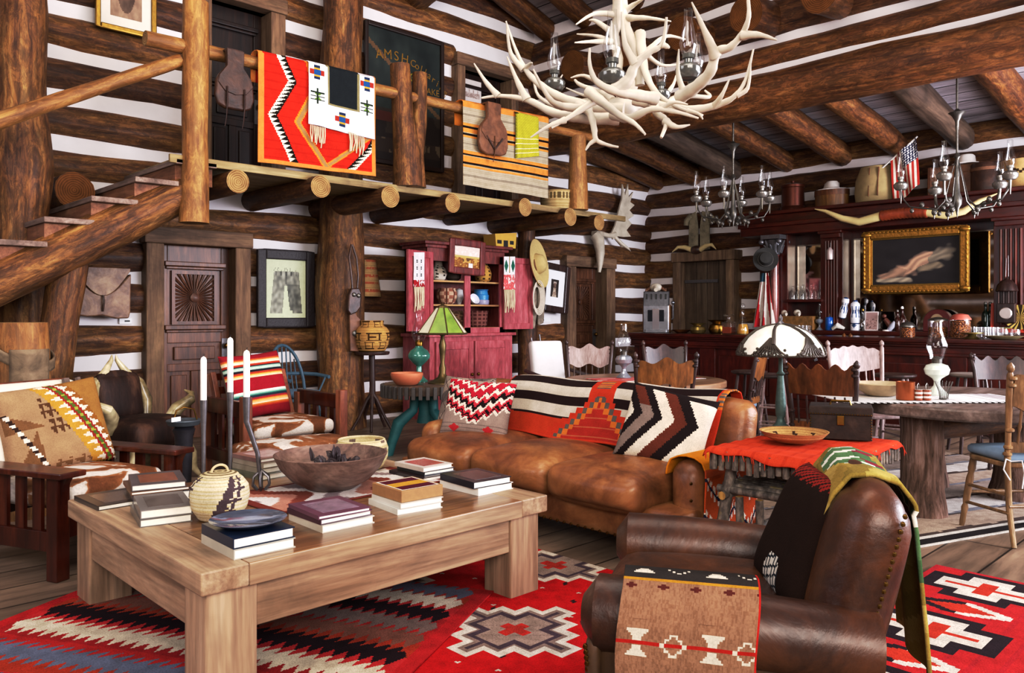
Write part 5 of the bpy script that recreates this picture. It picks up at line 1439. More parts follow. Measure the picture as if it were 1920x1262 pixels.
def satchel(name, label, px, ytop, ybot, wpx, Y, mat, flapz=.5, straps=True):
    top = onY(px, ytop, Y); bot = onY(px, ybot, Y); l = onY(px - wpx / 2, ybot, Y); r_ = onY(px + wpx / 2, ybot, Y)
    H_ = top.z - bot.z; W_ = (r_.x - l.x)
    t = thing(name, label, 'saddlebag', (top.x, Y, bot.z))
    w = W_ / 2
    poly = [(-w * .45, H_ * 1.0), (-w * .42, H_ * .72), (-w * .8, H_ * .56), (-w * .95, H_ * .45), (-w, H_ * .2), (-w * .85, H_ * .05), (-w * .5, 0), (w * .5, 0), (w * .85, H_ * .05), (w, H_ * .2), (w * .95, H_ * .45), (w * .8, H_ * .56), (w * .42, H_ * .72), (w * .45, H_)]
    MB().prism(poly, -.075, -.02, 'Y').build('bag_body', mat, t, smooth=30, bevel=.015)
    poly2 = [(x * .97, z) for x, z in poly if z > H_ * .3]; poly2 = [(-w * .45, H_ * 1.0), (-w * .42, H_ * .72), (-w * .82, H_ * .54), (-w * .9, H_ * .42), (-w * .55, H_ * .28), (0, H_ * .24), (w * .55, H_ * .28), (w * .9, H_ * .42), (w * .82, H_ * .54), (w * .42, H_ * .72), (w * .45, H_)]
    MB().prism(poly2, -.085, -.076, 'Y').build('flap', mat, t, smooth=30, bevel=.004)
    MB().box((-w * .42, -.075, H_ - .01), (w * .42, .13, H_ + .01)).build('rail_strap', mat, t, smooth=0, bevel=.004)
    for x in (-w * .45, w * .45) if straps else (0,):
        MB().tube([(x, -.09, H_ * .36), (x, -.095, H_ * .1), (x + .01, -.05, -.08), (x, -.04, -.16 if straps else -.06)], [.012, .012, .009, .006], 6, True, .4).build('tie_strap', mat, t)
    if not straps:
        for s in (-1, 1): MB().bar((0, -.088, H_ * .10), (s * w * .55, -.088, H_ * .34), .018, .008, (0, 1, 0)).build('leather_tie', SADL, t, smooth=0)
    return t
satchel('saddlebag', 'dark old leather saddlebag hanging from the balcony rail left of the red blanket', 435, 98, 208, 72, RY + .01, SADL)
satchel('leather_pouch', 'brown leather pouch hung over the grey striped blanket on the rail', 919, 196, 292, 54, RY - .03, SADM, straps=False)
def dotb(u, v):
    for c in (.72, .50, .28):
        if abs(v - c) < .05 and frac(u * 26) < .55: return '6a5a3a'
    return 'c8b084' if int(v * 34) % 2 else 'b59c70'
p = onY(1052, 378, BY + .16)
bkt = MB().lathe([(.20, 0), (.22, .01), (.235, .12), (.235, .25), (.245, .262), (.235, .266), (.215, .24), (.2, .03), (.001, .02)], 60, colf=dotb)
tag(bkt.build('storage_basket', BASK, None, (p.x + .02, BY + .24, BZ), smooth=60), 'tan coiled basket with dotted bands at the right end of the balcony floor', 'basket')
# ================================================================ FRAMED PICTURES AND SIGNS ON THE BACK WALL
def frame(name, label, x0, x1, z0, z1, Y, fw, fmat, imgf, nu=40, nv=50, dep=.04, mat_=None, matw=.0, tilt=0.0, lean=0.0, ax='X', cat='picture', glassy=True, outer=None, rollv=0.0):
    W_, H_ = x1 - x0, z1 - z0
    if ax == 'X': loc = ((x0 + x1) / 2, Y, (z0 + z1) / 2); rot = (lean, tilt, 0)
    else: loc = (Y, (x0 + x1) / 2, (z0 + z1) / 2); rot = (lean, tilt, R(-90))
    t = thing(name, label, cat, loc, rot=rot); w, h = W_ / 2, H_ / 2
    m = MB()
    for (a, b, c, d) in ((-w, -w + fw, -h, h), (w - fw, w, -h, h)): m.box((a, -dep, c), (b, 0, d))
    for (a, b, c, d) in ((-w + fw, w - fw, -h, -h + fw), (-w + fw, w - fw, h - fw, h)): m.box((a, -dep, c), (b, 0, d))
    m.build('frame', fmat, t, smooth=0, bevel=min(.012, fw * .2))
    iw, ih = w - fw, h - fw
    if matw:
        MB().box((-iw, -.012, -ih), (iw, 0, ih)).build('mount', mat_ or flat('mount_board', 'ded8cc', .8, var=.04), t, smooth=0)
        jw, jh = iw - matw, ih - matw * 1.05
    else: jw, jh = iw, ih
    MB().grid(lambda u, v: (-jw + 2 * jw * u, -.0135, jh - 2 * jh * v), nu, nv, imgf).build('image', PRINT, t, smooth=0)
    return t
PRINT = cloth('painted_print', .55, fuzz=.12, bump=.0, spec=.3)
GILT = flat('gilt_frame', '9a7838', .35, .75, var=.35, scale=24, bump=.2); GILTO = flat('ornate_gilt', 'a87c34', .38, .7, var=.45, scale=30, bump=.5)
DFR = flat('carved_black_frame', '2e2528', .5, var=.35, scale=40, bump=.5)
def hsh(a, b): return frac(math.sin(a * 127.1 + b * 311.7) * 43758.5453)
def nz(u, v, s): return mnoise.noise(Vector((u * s, v * s, 3.3)))
def sepia(u, v):
    n_ = nz(u, v, 6) * .5 + nz(u, v, 14) * .3
    d = math.hypot((u - .5) / .33, (v - .42) / .5)
    k = .62 - .38 * (d < 1) + n_ * .35
    if math.hypot((u - .62) / .1, (v - .18) / .1) < 1: k = .75
    g = max(0, min(1, k)); return '%02x%02x%02x' % (int(70 + 130 * g), int(52 + 118 * g), int(44 + 100 * g))
x0, x1 = onY(178, 0, -.16).x, onY(293, 0, -.16).x
frame('framed_portrait', 'gilt framed sepia group portrait high on the wall above the handrail', x0, x1, onY(235, 62, -.16).z, 5.05, -.15, .05, GILT, sepia, 40, 50, matw=.09)
def chaps(u, v):
    base = 'c9cfae'
    n_ = nz(u, v, 13)
    lft = u > .10 + .14 * (1 - v) and u < (.52 if v < .45 else .47 - .12 * (v - .45)) and .20 < v < .92
    rgt = u > (.5 if v < .42 else .52 + .18 * (v - .42)) and u < .80 + .12 * v and .20 < v < .93
    if (lft or rgt) and not (v > .88 and .42 < u < .66):
        e = 0
        k = .68 + .22 * n_ - (.14 if rgt and v > .42 else 0)
        if .48 < u < .54 and v < .42: k -= .15
        if v < .27 and int(u * 40) % 5 == 0: k -= .25
        k = max(.2, min(1, k)); return '%02x%02x%02x' % (int(205 * k), int(205 * k), int(188 * k))
    if .14 < v < .20 and .2 < u < .8 and frac(u * 13 + n_) < .25: return '8b8d80'
    return base if n_ < .5 else 'c2c8a6'
x0, x1 = onY(481, 0, -.17).x, onY(588, 0, -.17).x
frame('framed_chaps', 'black carved frame holding pale grey chaps on sage green', x0, x1, onY(535, 613, -.17).z, onY(535, 470, -.17).z, -.16, .105, DFR, chaps, 60, 80, dep=.05)
# dark glass sign with gold lettering
x0, x1 = onY(684, 0, -.18).x, onY(832, 0, -.18).x; zt, zb = onY(757, 58, -.18).z, onY(757, 312, -.18).z
def dsign(u, v):
    n_ = nz(u, v, 4) * .5 + nz(u, v, 11) * .3
    if v > .60:
        if .62 < v < .70 and u < .6 and n_ > .0: return '5a2f28'
        if v > .82 and v < .94: return '6a5a48' if n_ > -.05 else '3a2e28'
        return '2c2422' if n_ < .1 else '3c322c'
    k = .5 + n_; d1 = abs(v - .1 - u * .5)
    if d1 < .02: return '6a5038'
    k = max(0, min(1, k)); return '%02x%02x%02x' % (int(24 + 34 * k), int(30 + 36 * k), int(30 + 32 * k))
sg = frame('glass_sign', 'big dark glass sign with faded gold lettering, behind the forked balcony post', x0, x1, zb, zt, -.15, .05, flat('dark_frame', '2c1a14', .45), dsign, 60, 80, dep=.05, cat='sign')
GOLD = flat('faded_gold', 'a8823a', .4, .5, var=.5, scale=40)
def text(s, size, mat, parent, loc, rot=(PI / 2, 0, 0), name='lettering', ext=.001, align='CENTER'):
    cu_ = bpy.data.curves.new(name, 'FONT'); cu_.body = s; cu_.size = size; cu_.extrude = ext; cu_.align_x = align; cu_.align_y = 'CENTER'
    o = bpy.data.objects.new(name, cu_); COL.objects.link(o); dg = bpy.context.evaluated_depsgraph_get(); me = bpy.data.meshes.new_from_object(o.evaluated_get(dg))
    COL.objects.unlink(o); bpy.data.objects.remove(o); me.materials.clear(); me.materials.append(mat)
    q = bpy.data.objects.new(name, me); COL.objects.link(q); q.parent = parent; q.location = loc; q.rotation_euler = rot; return q
W_ = x1 - x0; H_ = zt - zb
cs = 'AMSHCollaring'
for i, ch in enumerate(cs):
    u = -.32 + .105 * min(i, 4) + .054 * max(0, i - 4); text(ch, .17 if i < 4 else .13, GOLD, sg, (u * W_ + .0, -.017, H_ * (.30 - .42 * (u + .12) ** 2)), (PI / 2, .8 * (u + .12), 0), 'gold_letter')
m = MB()
for u in (-.07, .11):
    c = (u * W_, -.016, H_ * .175); m.tube([(c[0] + .055 * math.cos(a), c[1], c[2] + .055 * math.sin(a)) for a in [2 * PI * k / 16 for k in range(17)]], .008, 5, False); m.ball(c, .03, 8, 6, 1, 1, .1)
m.build('gold_medal', flat('medal_gold', 'a89a3a', .4, .4), sg)
text('LAKE', .12, GOLD, sg, (.34 * W_, -.017, H_ * .10), name='gold_letter')
# print behind the right rail
x0, x1 = onY(862, 0, .05).x, onY(903, 0, .05).x
def castle(u, v):
    if v > .42 and v < .80 and abs(u - .5) < .42 and (v > .55 or frac(u * 5) < .3): return '9a8a84' if nz(u, v, 18) > -.1 else 'b8aaa4'
    return 'cfc6c2'
frame('paper_print', 'pale paper print of a long building in the upper doorway', x0, x1, onY(880, 192, .05).z, onY(880, 148, .05).z, .06, .008, CW_DARK, castle, 40, 30, dep=.01)
# parfleche
PAR = leather('rawhide_pouch', [(.2, '4a3026'), (.42, '7c5c48'), (.6, 'a08468'), (.8, 'b9a488')], .45, 6, .3, .1)
a, b = onY(139, 505, -.32), onY(250, 505, -.32); zb = onY(195, 594, -.32).z; zt = onY(195, 508, -.32).z
pf2 = thing('rawhide_pouch', 'mottled rawhide envelope pouch with a curved flap on the wall left of the sunburst door', 'pouch', ((a.x + b.x) / 2, -.17, zb)); w = (b.x - a.x) / 2; h = zt - zb
poly = [(-w, h), (-w * .96, .02), (-w * .5, .0), (0, .012), (w * .5, -.02), (w * .92, -.015), (w * .98, .05), (w, h * .96)]
n = 14
arc = [(w * (1 - 2 * k / n), h * (1 - .52 * math.sin(PI * k / n))) for k in range(1, n)]
MB().prism(poly + arc, -.10, -.02, 'Y').build('pouch_body', PAR, pf2, smooth=30, bevel=.012)
arc2 = [(-w * .95 + 1.9 * w * k / n, h * (1.02 - .56 * math.sin(PI * k / n))) for k in range(n + 1)]
MB().prism(arc2 + [(w * .95, h * 1.08), (-w * .95, h * 1.08)], -.115, -.101, 'Y').build('flap', PAR, pf2, smooth=30, bevel=.004)
MB().tube([(0, -.118, h * .47), (.005, -.13, h * .33), (0, -.11, h * .12)], .009, 6).build('tie', SADL, pf2)
p = onY(235, 602, -.04); th = thing('wall_thermostat', 'small white thermostat box on the plaster strip left of the sunburst door', 'thermostat', (p.x, -.03, p.z))
MB().box((-.06, -.025, -.03), (.06, 0, .03)).build('case', flat('white_plastic', 'eeeeee', .5, var=.02), th, smooth=0, bevel=.004)
MB().box((-.01, -.028, -.008), (.04, -.024, .008)).build('display', BLACK, th, smooth=0)
p = onY(1020, 600, -.04); th2 = thing('wall_thermostat', 'white card box on the plaster strip under the portrait by the far door', 'thermostat', (p.x, -.03, p.z))
MB().box((-.10, -.02, -.035), (.14, 0, .035)).build('case', flat('white_plastic', 'eeeeee', .5), th2, smooth=0, bevel=.004); MB().box((-.05, -.024, -.012), (-.01, -.019, .012)).build('display', BLACK, th2, smooth=0)
# burden basket tray
a, b = onY(672, 557, -.20), onY(718, 557, -.20); zt, zb = onY(695, 487, -.2).z, onY(695, 556, -.2).z; cxx = (a.x + b.x) / 2; w = (b.x - a.x) / 2
def wint(u, v):
    return 'b8684a' if frac(v * 5 + .3 * 0) < .35 and nz(u, v, 20) > -.35 else ('c8a878' if int(v * 40) % 2 else 'b49468')
m = MB().grid(lambda u, v: (w * (2 * u - 1) * (.55 + .45 * v), -.06 * (1 - (2 * u - 1) ** 2), (zt - zb) * (1 - v)), 24, 50, wint)
o = m.build('winnowing_basket', BASK, None, (cxx, -.16, zb), solid=.012); tag(o, 'flared flat basket with rust stripes hung on the wall right of the thick post', 'basket')
# geometric olla on the stand
def fretb(u, v):
    for vc, f_ in ((.72, 6), (.40, 5), (.20, 7)):
        d = v - vc
        if abs(d) < .09:
            a_ = frac(u * f_); 
            if abs(abs(d) - .075) < .010 and a_ < .7: return '4a3018'
            if abs(d) < .075 and (abs(a_ - .1) < .025 or abs(a_ - .6) < .025): return '4a3018'
            if abs(d) < .012 and .1 < a_ < .45: return '4a3018'
    return 'c29a60' if int(v * 50) % 3 else 'b08850'
tag(MB().lathe([(.12, 0), (.15, .006), (.185, .07), (.20, .16), (.195, .23), (.165, .275), (.135, .295), (.13, .32), (.135, .35), (.128, .352), (.12, .30), (.1, .27)], 130, colf=fretb).build('olla_basket', BASK, None, (ts.x, ts.y, .9), smooth=60), 'tan jar-shaped basket with black fretwork on the slim branch stand', 'basket')
# hanging tack on the thick post: strap, mask, buckle
p = onY(660, 500, -.73); tk = thing('leather_tack', 'plaited strap with a riveted leather pad hanging on the thick log post', 'horse tack', (p.x, -.73, p.z))
m = MB()
for s in (-1, 1): m.tube([(s * .005, 0, .25), (s * .05, -.02, .1), (s * .045 + .02, -.03, -.1), (.03 * s + .02, -.03, -.28)], .012, 6)
m.build('plaited_strap', SADL, tk)
MB().prism([(-.09, -.50), (-.07, -.32), (-.04, -.25), (.06, -.24), (.09, -.30), (.08, -.46), (.03, -.52), (-.05, -.55)], -.06, -.01, 'Y').build('leather_pad', SADL, tk, smooth=30, bevel=.012)
m = MB(); m.ball((-.01, -.07, -.32), .025, 8, 6, 1, 1, .5); m.ball((.05, -.07, -.33), .025, 8, 6, 1, 1, .5); m.build('rivet', PEWTER, tk)
p = onY(663, 625, -.73); b2_ = thing('holster_strap', 'brown leather strap with a round buckle low on the thick log post', 'leather strap', (p.x, -.73, p.z))
MB().prism([(-.06, -.2), (.06, -.21), (.075, .16), (.03, .20), (-.05, .34), (-.07, .3)], -.03, 0, 'Y').build('strap', SADM, b2_, smooth=30, bevel=.006)
MB().ball((0, -.035, .0), .035, 12, 6, 1, 1, .4).build('buckle', PEWTER, b2_)
# ---- cupboard: picture, beadwork, pots, house
def landscape(u, v):
    n_ = nz(u, v, 9)
    if v < .45: return 'e8d8cc' if n_ < .2 else 'efe6de'
    if v < .55: return 'c8b070'
    if abs(u - .5) < .16 and .38 < v < .72 and n_ > -.1: return '6a4a28'
    if u > .58 and v > .78 and u < .75: return 'e6e2dc'
    return ('a8783a', 'c89a5a', '8a5c2c')[int((n_ + 1) * 2.2) % 3]
x0, x1 = onY(843, 0, CYF - .1).x, onY(910, 0, CYF - .1).x
frame('framed_landscape', 'brown framed autumn landscape with a stag hung tilted on the red cupboard front', x0, x1, onY(875, 514, CYF - .1).z, onY(875, 450, CYF - .1).z, CYF - .07, .085, REDD, landscape, 50, 50, dep=.04, tilt=R(2.5))
def beads1(u, v):
    if v > .80: return 'a02a30' if nz(u, v, 12) > -.2 else 'e8e4e4'
    if abs(abs(u - .5) - .2) < .06 and frac(v * 5) < .6 and .22 < v < .75 and int(v * 60) % 3: return '22222a'
    return 'e6e2e4'
def beads2(u, v):
    if v < .55:
        if abs(u - .5) < .04 + .0 and v < .5: return '8a7a3a'
        if abs(abs(u - .5) - .3) < .18 * (1 - abs(v - .28) / .2): return '2a6a58'
        return 'eeeaea'
    return 'd86a6a' if nz(u, v, 14) > -.25 else 'f0e6e4'
for (pa, pb, yt_, yb_, cf, lab) in ((776, 796, 473, 538, beads1, 'white beaded strip with black figures and fringe on the left cupboard door'), (945, 966, 481, 543, beads2, 'beaded strip with green triangles and fringe on the right cupboard door')):
    Yb = CYF - .13 if pa > 900 else CYF - .20
    o = hangcloth('beaded_strip', lab, 'beadwork', pa, pb, (yt_, yt_), (yb_, yb_), Yb, cf, 30, 60, over=False, wob=0)
    fringe_tails('fringe', pa + 1, pb - 1, yb_, yb_, Yb, o, 12, .30)
adobe = flat('yellow_adobe', 'cda24e', .8, var=.1)
p = onY(942, 462, -.5); hm = thing('adobe_house_model', 'little yellow adobe house model on top of the red cupboard', 'model house', (p.x, -.45, 2.24))
MB().prism([(-.18, 0), (.19, 0), (.21, .22), (-.2, .18)], -.12, .12, 'Y').build('walls', adobe, hm, smooth=0)
for x0, x1, z0, z1 in ((-.16, -.08, .05, .1), (.08, .15, .05, .1), (-.04, .04, 0, .1)): MB().box((x0, -.124, z0), (x1, -.118, z1)).build('window' if z0 else 'doorway', BLACK, hm, smooth=0)
def pot(name, label, px, py, z, prof, col, Y=None, seg=40, cat='pot', matn=None):
    p = onY(px, py, Y if Y is not None else CYF + .2)
    return tag(MB().lathe(prof, seg, colf=col).build(name, matn or BASK, None, (p.x, p.y, z), smooth=60), label, cat)
def blk(u, v): return '3a2e2a' if .15 < v < .6 and frac(u * 7 + math.sin(v * 20) * .1) < .4 and frac(v * 9 + u * 3) < .5 else 'd8cfc2'
pot('painted_jar', 'white long-necked jar with black figures on the cupboard top left shelf', 822, 520, 1.757, [(.06, 0), (.09, .02), (.115, .09), (.10, .15), (.055, .19), (.05, .26), (.055, .275), (.048, .275), (.045, .2)], blk)
pot('dark_jar', 'dark round pot half hidden behind the tilted picture on the cupboard shelf', 850, 525, 1.757, [(.05, 0), (.1, .04), (.11, .1), (.07, .16), (.06, .165), (.05, .15)], lambda u, v: '4a3c34')
pot('figured_jar', 'tan jar with black markings right of the tilted picture on the top shelf', 906, 526, 1.757, [(.07, 0), (.11, .04), (.12, .12), (.09, .2), (.06, .24), (.05, .3), (.06, .32), (.05, .31)], lambda u, v: '4a3420' if frac(u * 8) < .25 and frac(v * 7) < .5 else 'c89c58')
pot('checked_jar', 'pinkish brown checked pot on the middle left shelf of the cupboard', 838, 573, 1.452, [(.07, 0), (.10, .02), (.135, .09), (.14, .15), (.115, .2), (.12, .215), (.11, .215), (.1, .18)], lambda u, v: ('9a6a58', 'c8aa94')[(int(u * 12) + int(v * 6)) % 2] if frac(u * 24) > .15 else '6a4436')
pot('white_plate', 'white pottery plate standing behind the checked pot', 861, 572, 1.452, [(.02, 0), (.06, .1), (.05, .2), (.01, .22)], lambda u, v: 'dcd8d8', CYF + .3)
pot('blue_crock', 'blue glazed crock on the middle right shelf of the cupboard', 902, 573, 1.452, [(.1, 0), (.11, .01), (.115, .06), (.105, .07), (.11, .13), (.1, .14), (.09, .19), (.105, .2), (.1, .21), (.08, .2)], lambda u, v: '3a86b8' if v > .3 else '9a98b0', matn=cloth('glaze', .25, fuzz=.2, spec=.5))
bw_ = MB().lathe([(.03, 0), (.05, .01), (.07, .05), (.074, .07), (.068, .07), (.04, .015), (.001, .012)], 30); p = onY(885, 566, CYF + .08)
o = bw_.build('white_bowl', flat('china_white', 'dfe0ea', .3), None, (p.x, p.y, 1.50)); o.rotation_euler = (R(62), 0, 0); tag(o, 'small white bowl tipped on its side in front of the blue crock', 'bowl')
pot('woven_tub', 'dark reddish woven basket on the bottom right shelf of the cupboard', 895, 612, 1.152, [(.11, 0), (.13, .02), (.145, .2), (.15, .22), (.14, .22), (.12, .05)], lambda u, v: '5a2e2c' if frac(u * 14) < .7 and frac(v * 8) < .7 else '8a5c54')
pot('speckled_jar', 'speckled brown pot on the bottom left cupboard shelf behind the green lamp', 857, 612, 1.152, [(.08, 0), (.12, .06), (.13, .14), (.09, .22), (.08, .22)], lambda u, v: '8a6a54' if hsh(int(u * 30), int(v * 14)) > .4 else '5a4034')
# post with hat, chaps and lasso
tp_ = Vector((3.02, -.42, 0))
tag(logobj('log_post', (tp_.x, tp_.y, 0), (tp_.x + .0, tp_.y, 2.6), .15, .13, LOGD, None, None, 16, .06, 88, .15), 'dark forked log post between the red cupboard and the far door, holding the straw hat', 'post')
STRAW = flat('straw_felt', 'bfa878', .85, var=.15, scale=30, bump=.2)
p = onY(1006, 495, -.68); ht = thing('straw_sombrero', 'big pale straw sombrero hanging on the post beside the red cupboard', 'hat', (p.x, -.68, p.z), rot=(R(82), R(-14), R(20)))
MB().lathe([(.001, .15), (.05, .145), (.09, .11), (.105, .06), (.115, .02), (.16, .0), (.23, .015), (.27, .05), (.265, .055), (.22, .02), (.11, .008)], 40, (0, 0, 0), 1, 1.3).build('hat_body', STRAW, ht)
MB().lathe([(.108, .02), (.125, .022), (.122, .035), (.106, .04)], 30, (0, 0, 0), 1, 1.02).build('hat_band', SADM, ht)
CHAP = leather('grey_hide', [(.25, '5a5046'), (.5, '8a7e70'), (.8, 'a89e90')], .8, 8, .3, 0)
p = onY(1000, 610, -.62); chp = thing('hide_chaps', 'worn grey hide chaps hanging under the straw sombrero', 'chaps', (p.x, -.62, p.z))
MB().prism([(-.2, -.02), (-.02, -.05), (.02, .15), (.03, .45), (.02, .68), (-.18, .66), (-.2, .3)], -.06, -.02, 'Y').build('leg_piece', CHAP, chp, smooth=30, bevel=.015)
MB().prism([(.06, .0), (.17, .03), (.2, .35), (.16, .66), (.06, .68), (.05, .3)], -.05, -.01, 'Y').build('leg_piece', CHAP, chp, smooth=30, bevel=.015)
p = onY(1008, 545, -.75); la = thing('coiled_lasso', 'pale coiled rope hanging below the straw sombrero', 'rope', (p.x, -.74, p.z))
m = MB()
for k in range(5): m.tube([((.07 + .012 * k) * math.sin(a), -.01 * k, -.10 + (.16 + .02 * k) * math.cos(a)) for a in [2 * PI * j / 20 for j in range(21)]], .008, 6, False)
m.build('rope_coils', flat('pale_rope', 'cdc3b4', .85, var=.15), la)
def indian(u, v):
    n_ = nz(u, v, 10)
    if math.hypot((u - .5) / .18, (v - .35) / .16) < 1: return '8a7468' if n_ > 0 else '6a564c'
    if abs(u - .5) < .28 * (v - .3) + .1 and v > .45: return '9a8878' if n_ > 0 else 'c0b0a0'
    if abs(u - .5) < .2 and .12 < v < .25: return 'b8aca2'
    return '3c322e'
p0 = onY(1015, 545, -.24); p1 = onY(1066, 545, -.24)
frame('framed_photo_portrait', 'dark framed portrait photo with a wide white mount, leaning crooked beside the far door', p0.x, p1.x, onY(1040, 585, -.24).z, onY(1040, 496, -.24).z, -.22, .09, CW_DARK, indian, 30, 40, dep=.05, mat_=flat('white_mount', 'efefef', .8, var=.02), matw=.13, tilt=R(6))
# moose skull and antler over the far door
p = onY(1145, 450, -.45); ms = thing('moose_skull', 'bleached moose skull with one palmate antler on the wall above the far door', 'skull', (p.x, -.15, p.z))
m = MB(); m.tube([(-.10, -.05, .10), (-.06, -.10, .02), (-.09, -.16, -.18), (-.13, -.19, -.38), (-.15, -.19, -.52)], [.09, .10, .075, .05, .025], 12); m.tube([(.0, -.05, .06), (.05, -.08, -.02), (.02, -.13, -.2), (-.08, -.17, -.4)], [.05, .04, .03, .02], 8)
m.tube([(-.10, -.03, .12), (.1, -.04, .12)], [.05, .05], 10); m.build('skull', BONE, ms)
a_ = MB(); a_.tube([(.08, -.05, .12), (.22, -.08, .10), (.36, -.10, .12)], [.045, .04, .06], 10)
pal = [(.30, .04), (.42, .10), (.58, .10), (.78, .12), (.66, .22), (.80, .34), (.70, .40), (.86, .48), (.74, .56), (.88, .66), (.76, .70), (.84, .88), (.72, .78), (.70, 1.0), (.62, .80), (.55, .98), (.54, .74), (.44, .5), (.36, .28), (.26, .14)]
a_.prism(pal, -.115, -.085, 'Y'); a_.tube([(.34, -.1, .10), (.46, -.16, -.02), (.60, -.2, -.1), (.66, -.2, -.14)], [.035, .03, .018, .003], 8); a_.tube([(.4, -.1, .05), (.5, -.14, -.06), (.56, -.16, -.08)], [.025, .02, .003], 8)
a_.build('palmate_antler', BONE, ms, smooth=30, bevel=.008)
# ================================================================ ANTLER CHANDELIER
A0 = at(1165, 205, 4.2)
ch = thing('antler_chandelier', 'huge chandelier of bleached antlers hanging over the living area, with glass oil lamps', 'chandelier', A0)
def antler(parts, base=.036):
    m = MB()
    for pts, r0, r1 in parts:
        P = [at(*p) - A0 for p in pts]
        # smooth the path
        Q = []
        n = len(P)
        for i in range(n - 1):
            p_1 = P[max(0, i - 1)]; p0 = P[i]; p1 = P[i + 1]; p2 = P[min(n - 1, i + 2)]
            for k in range(5):
                t = k / 5; Q.append(.5 * ((2 * p0) + (p1 - p_1) * t + (2 * p_1 - 5 * p0 + 4 * p1 - p2) * t * t + (3 * p0 - p_1 - 3 * p1 + p2) * t ** 3))
        Q.append(P[-1]); N = len(Q)
        m.tube(Q, [.86 * (r0 + (r1 - r0) * (i / (N - 1)) ** .85) * (1 + .07 * math.sin(i * 1.9)) for i in range(N)], 9)
    m.build('antler', BONE, ch, smooth=70, fix=False)
def tine(a, b, c=None, r=.026): return ([a, b] + ([c] if c else []), r, .004)
antler([([(1275, 182, 3.8), (1302, 165, 3.7), (1332, 135, 3.6), (1344, 98, 3.55), (1370, 88, 3.5), (1393, 62, 3.45), (1404, 32, 3.4), (1403, -2, 3.4)], .04, .008), tine((1342, 105, 3.55), (1325, 66, 3.5), (1297, 4, 3.45), .036), tine((1393, 66, 3.45), (1425, 66, 3.4), (1457, 75, 3.38), .028), tine((1284, 176, 3.78), (1272, 140, 3.75), (1273, 92, 3.7), .024)])
antler([([(1190, 185, 4.0), (1240, 200, 3.95), (1300, 206, 3.9), (1350, 195, 3.85), (1378, 180, 3.8), (1398, 150, 3.78), (1413, 92, 3.75)], .038, .005), tine((1340, 198, 3.86), (1354, 178, 3.8), (1368, 148, 3.78), .022), tine((1382, 178, 3.8), (1402, 165, 3.78), (1408, 118, 3.76), .02)])
antler([([(1170, 205, 4.1), (1110, 200, 4.15), (1050, 182, 4.2), (1008, 155, 4.25), (984, 128, 4.3), (966, 90, 4.35), (949, 40, 4.4)], .042, .005), tine((982, 130, 4.3), (958, 100, 4.3), (950, 42, 4.25), .026), tine((984, 128, 4.3), (995, 120, 4.25), (998, 118, 4.2), .02)])
antler([([(1160, 222, 4.0), (1100, 222, 4.0), (1040, 212, 4.05), (990, 188, 4.1), (940, 180, 4.1), (903, 184, 4.1)], .042, .006), tine((988, 187, 4.1), (970, 152, 4.1), (951, 106, 4.1), .03), tine((934, 180, 4.1), (910, 152, 4.1), (889, 119, 4.1), .024)])
antler([([(1230, 185, 3.5), (1190, 178, 3.45), (1150, 170, 3.4), (1118, 152, 3.4), (1106, 122, 3.4), (1106, 90, 3.4)], .036, .005), ([(1150, 172, 3.42), (1178, 150, 3.4), (1192, 120, 3.38), (1218, 98, 3.36), (1242, 82, 3.34), (1250, 32, 3.3)], .036, .006), tine((1192, 120, 3.38), (1172, 82, 3.38), (1166, 22, 3.38), .028), tine((1242, 84, 3.34), (1252, 88, 3.34), (1256, 90, 3.34), .02)])
antler([([(1085, 196, 4.0), (1106, 212, 3.9), (1114, 240, 3.85), (1118, 262, 3.8), (1140, 272, 3.8), (1160, 276, 3.8)], .028, .006), tine((1118, 262, 3.8), (1106, 270, 3.8), (1098, 282, 3.8), .018)])
antler([([(1225, 192, 3.9), (1235, 215, 3.8), (1250, 228, 3.75), (1240, 258, 3.7)], .032, .008), tine((1248, 228, 3.75), (1268, 238, 3.7), (1294, 234, 3.7), .026)])
antler([([(1105, 172, 3.8), (1130, 192, 3.7), (1160, 215, 3.6), (1190, 232, 3.55), (1210, 252, 3.5)], .034, .006)])
antler([([(1120, 185, 3.8), (1080, 212, 3.75), (1034, 240, 3.7)], .028, .006), tine((1060, 225, 3.72), (1030, 236, 3.7), (995, 258, 3.7), .02)])
antler([([(1200, 62, 4.2), (1204, 100, 4.15), (1212, 140, 4.1), (1232, 175, 4.0), (1268, 200, 3.9), (1318, 216, 3.8)], .036, .006), tine((1290, 208, 3.85), (1310, 214, 3.8), (1318, 224, 3.8), .016)])
antler([([(1166, -30, 4.3), (1166, 20, 4.25), (1176, 60, 4.2), (1196, 105, 4.2), (1200, 160, 4.2)], .04, .03), tine((1172, 20, 4.25), (1190, 8, 4.2), (1210, -4, 4.1), .026), tine((1178, 34, 4.2), (1215, 34, 4.1), (1258, 40, 4.0), .024)])
antler([([(1158, -20, 4.1), (1158, 30, 4.15), (1152, 70, 4.2), (1160, 120, 4.2), (1150, 170, 4.1)], .034, .028), tine((1158, 28, 4.15), (1115, 26, 4.1), (1080, 46, 4.0), .024), tine((1150, 62, 4.2), (1118, 40, 4.3), (1105, 38, 4.35), .024), tine((1150, 78, 4.2), (1112, 78, 4.1), (1078, 80, 4.0), .022), tine((1150, 80, 4.2), (1120, 68, 4.3), (1082, 64, 4.4), .022)])
antler([([(1200, 112, 4.3), (1222, 88, 4.3), (1250, 68, 4.35), (1285, 74, 4.4)], .026, .006), tine((1210, 100, 4.3), (1240, 122, 4.35), (1280, 120, 4.4), .02)])
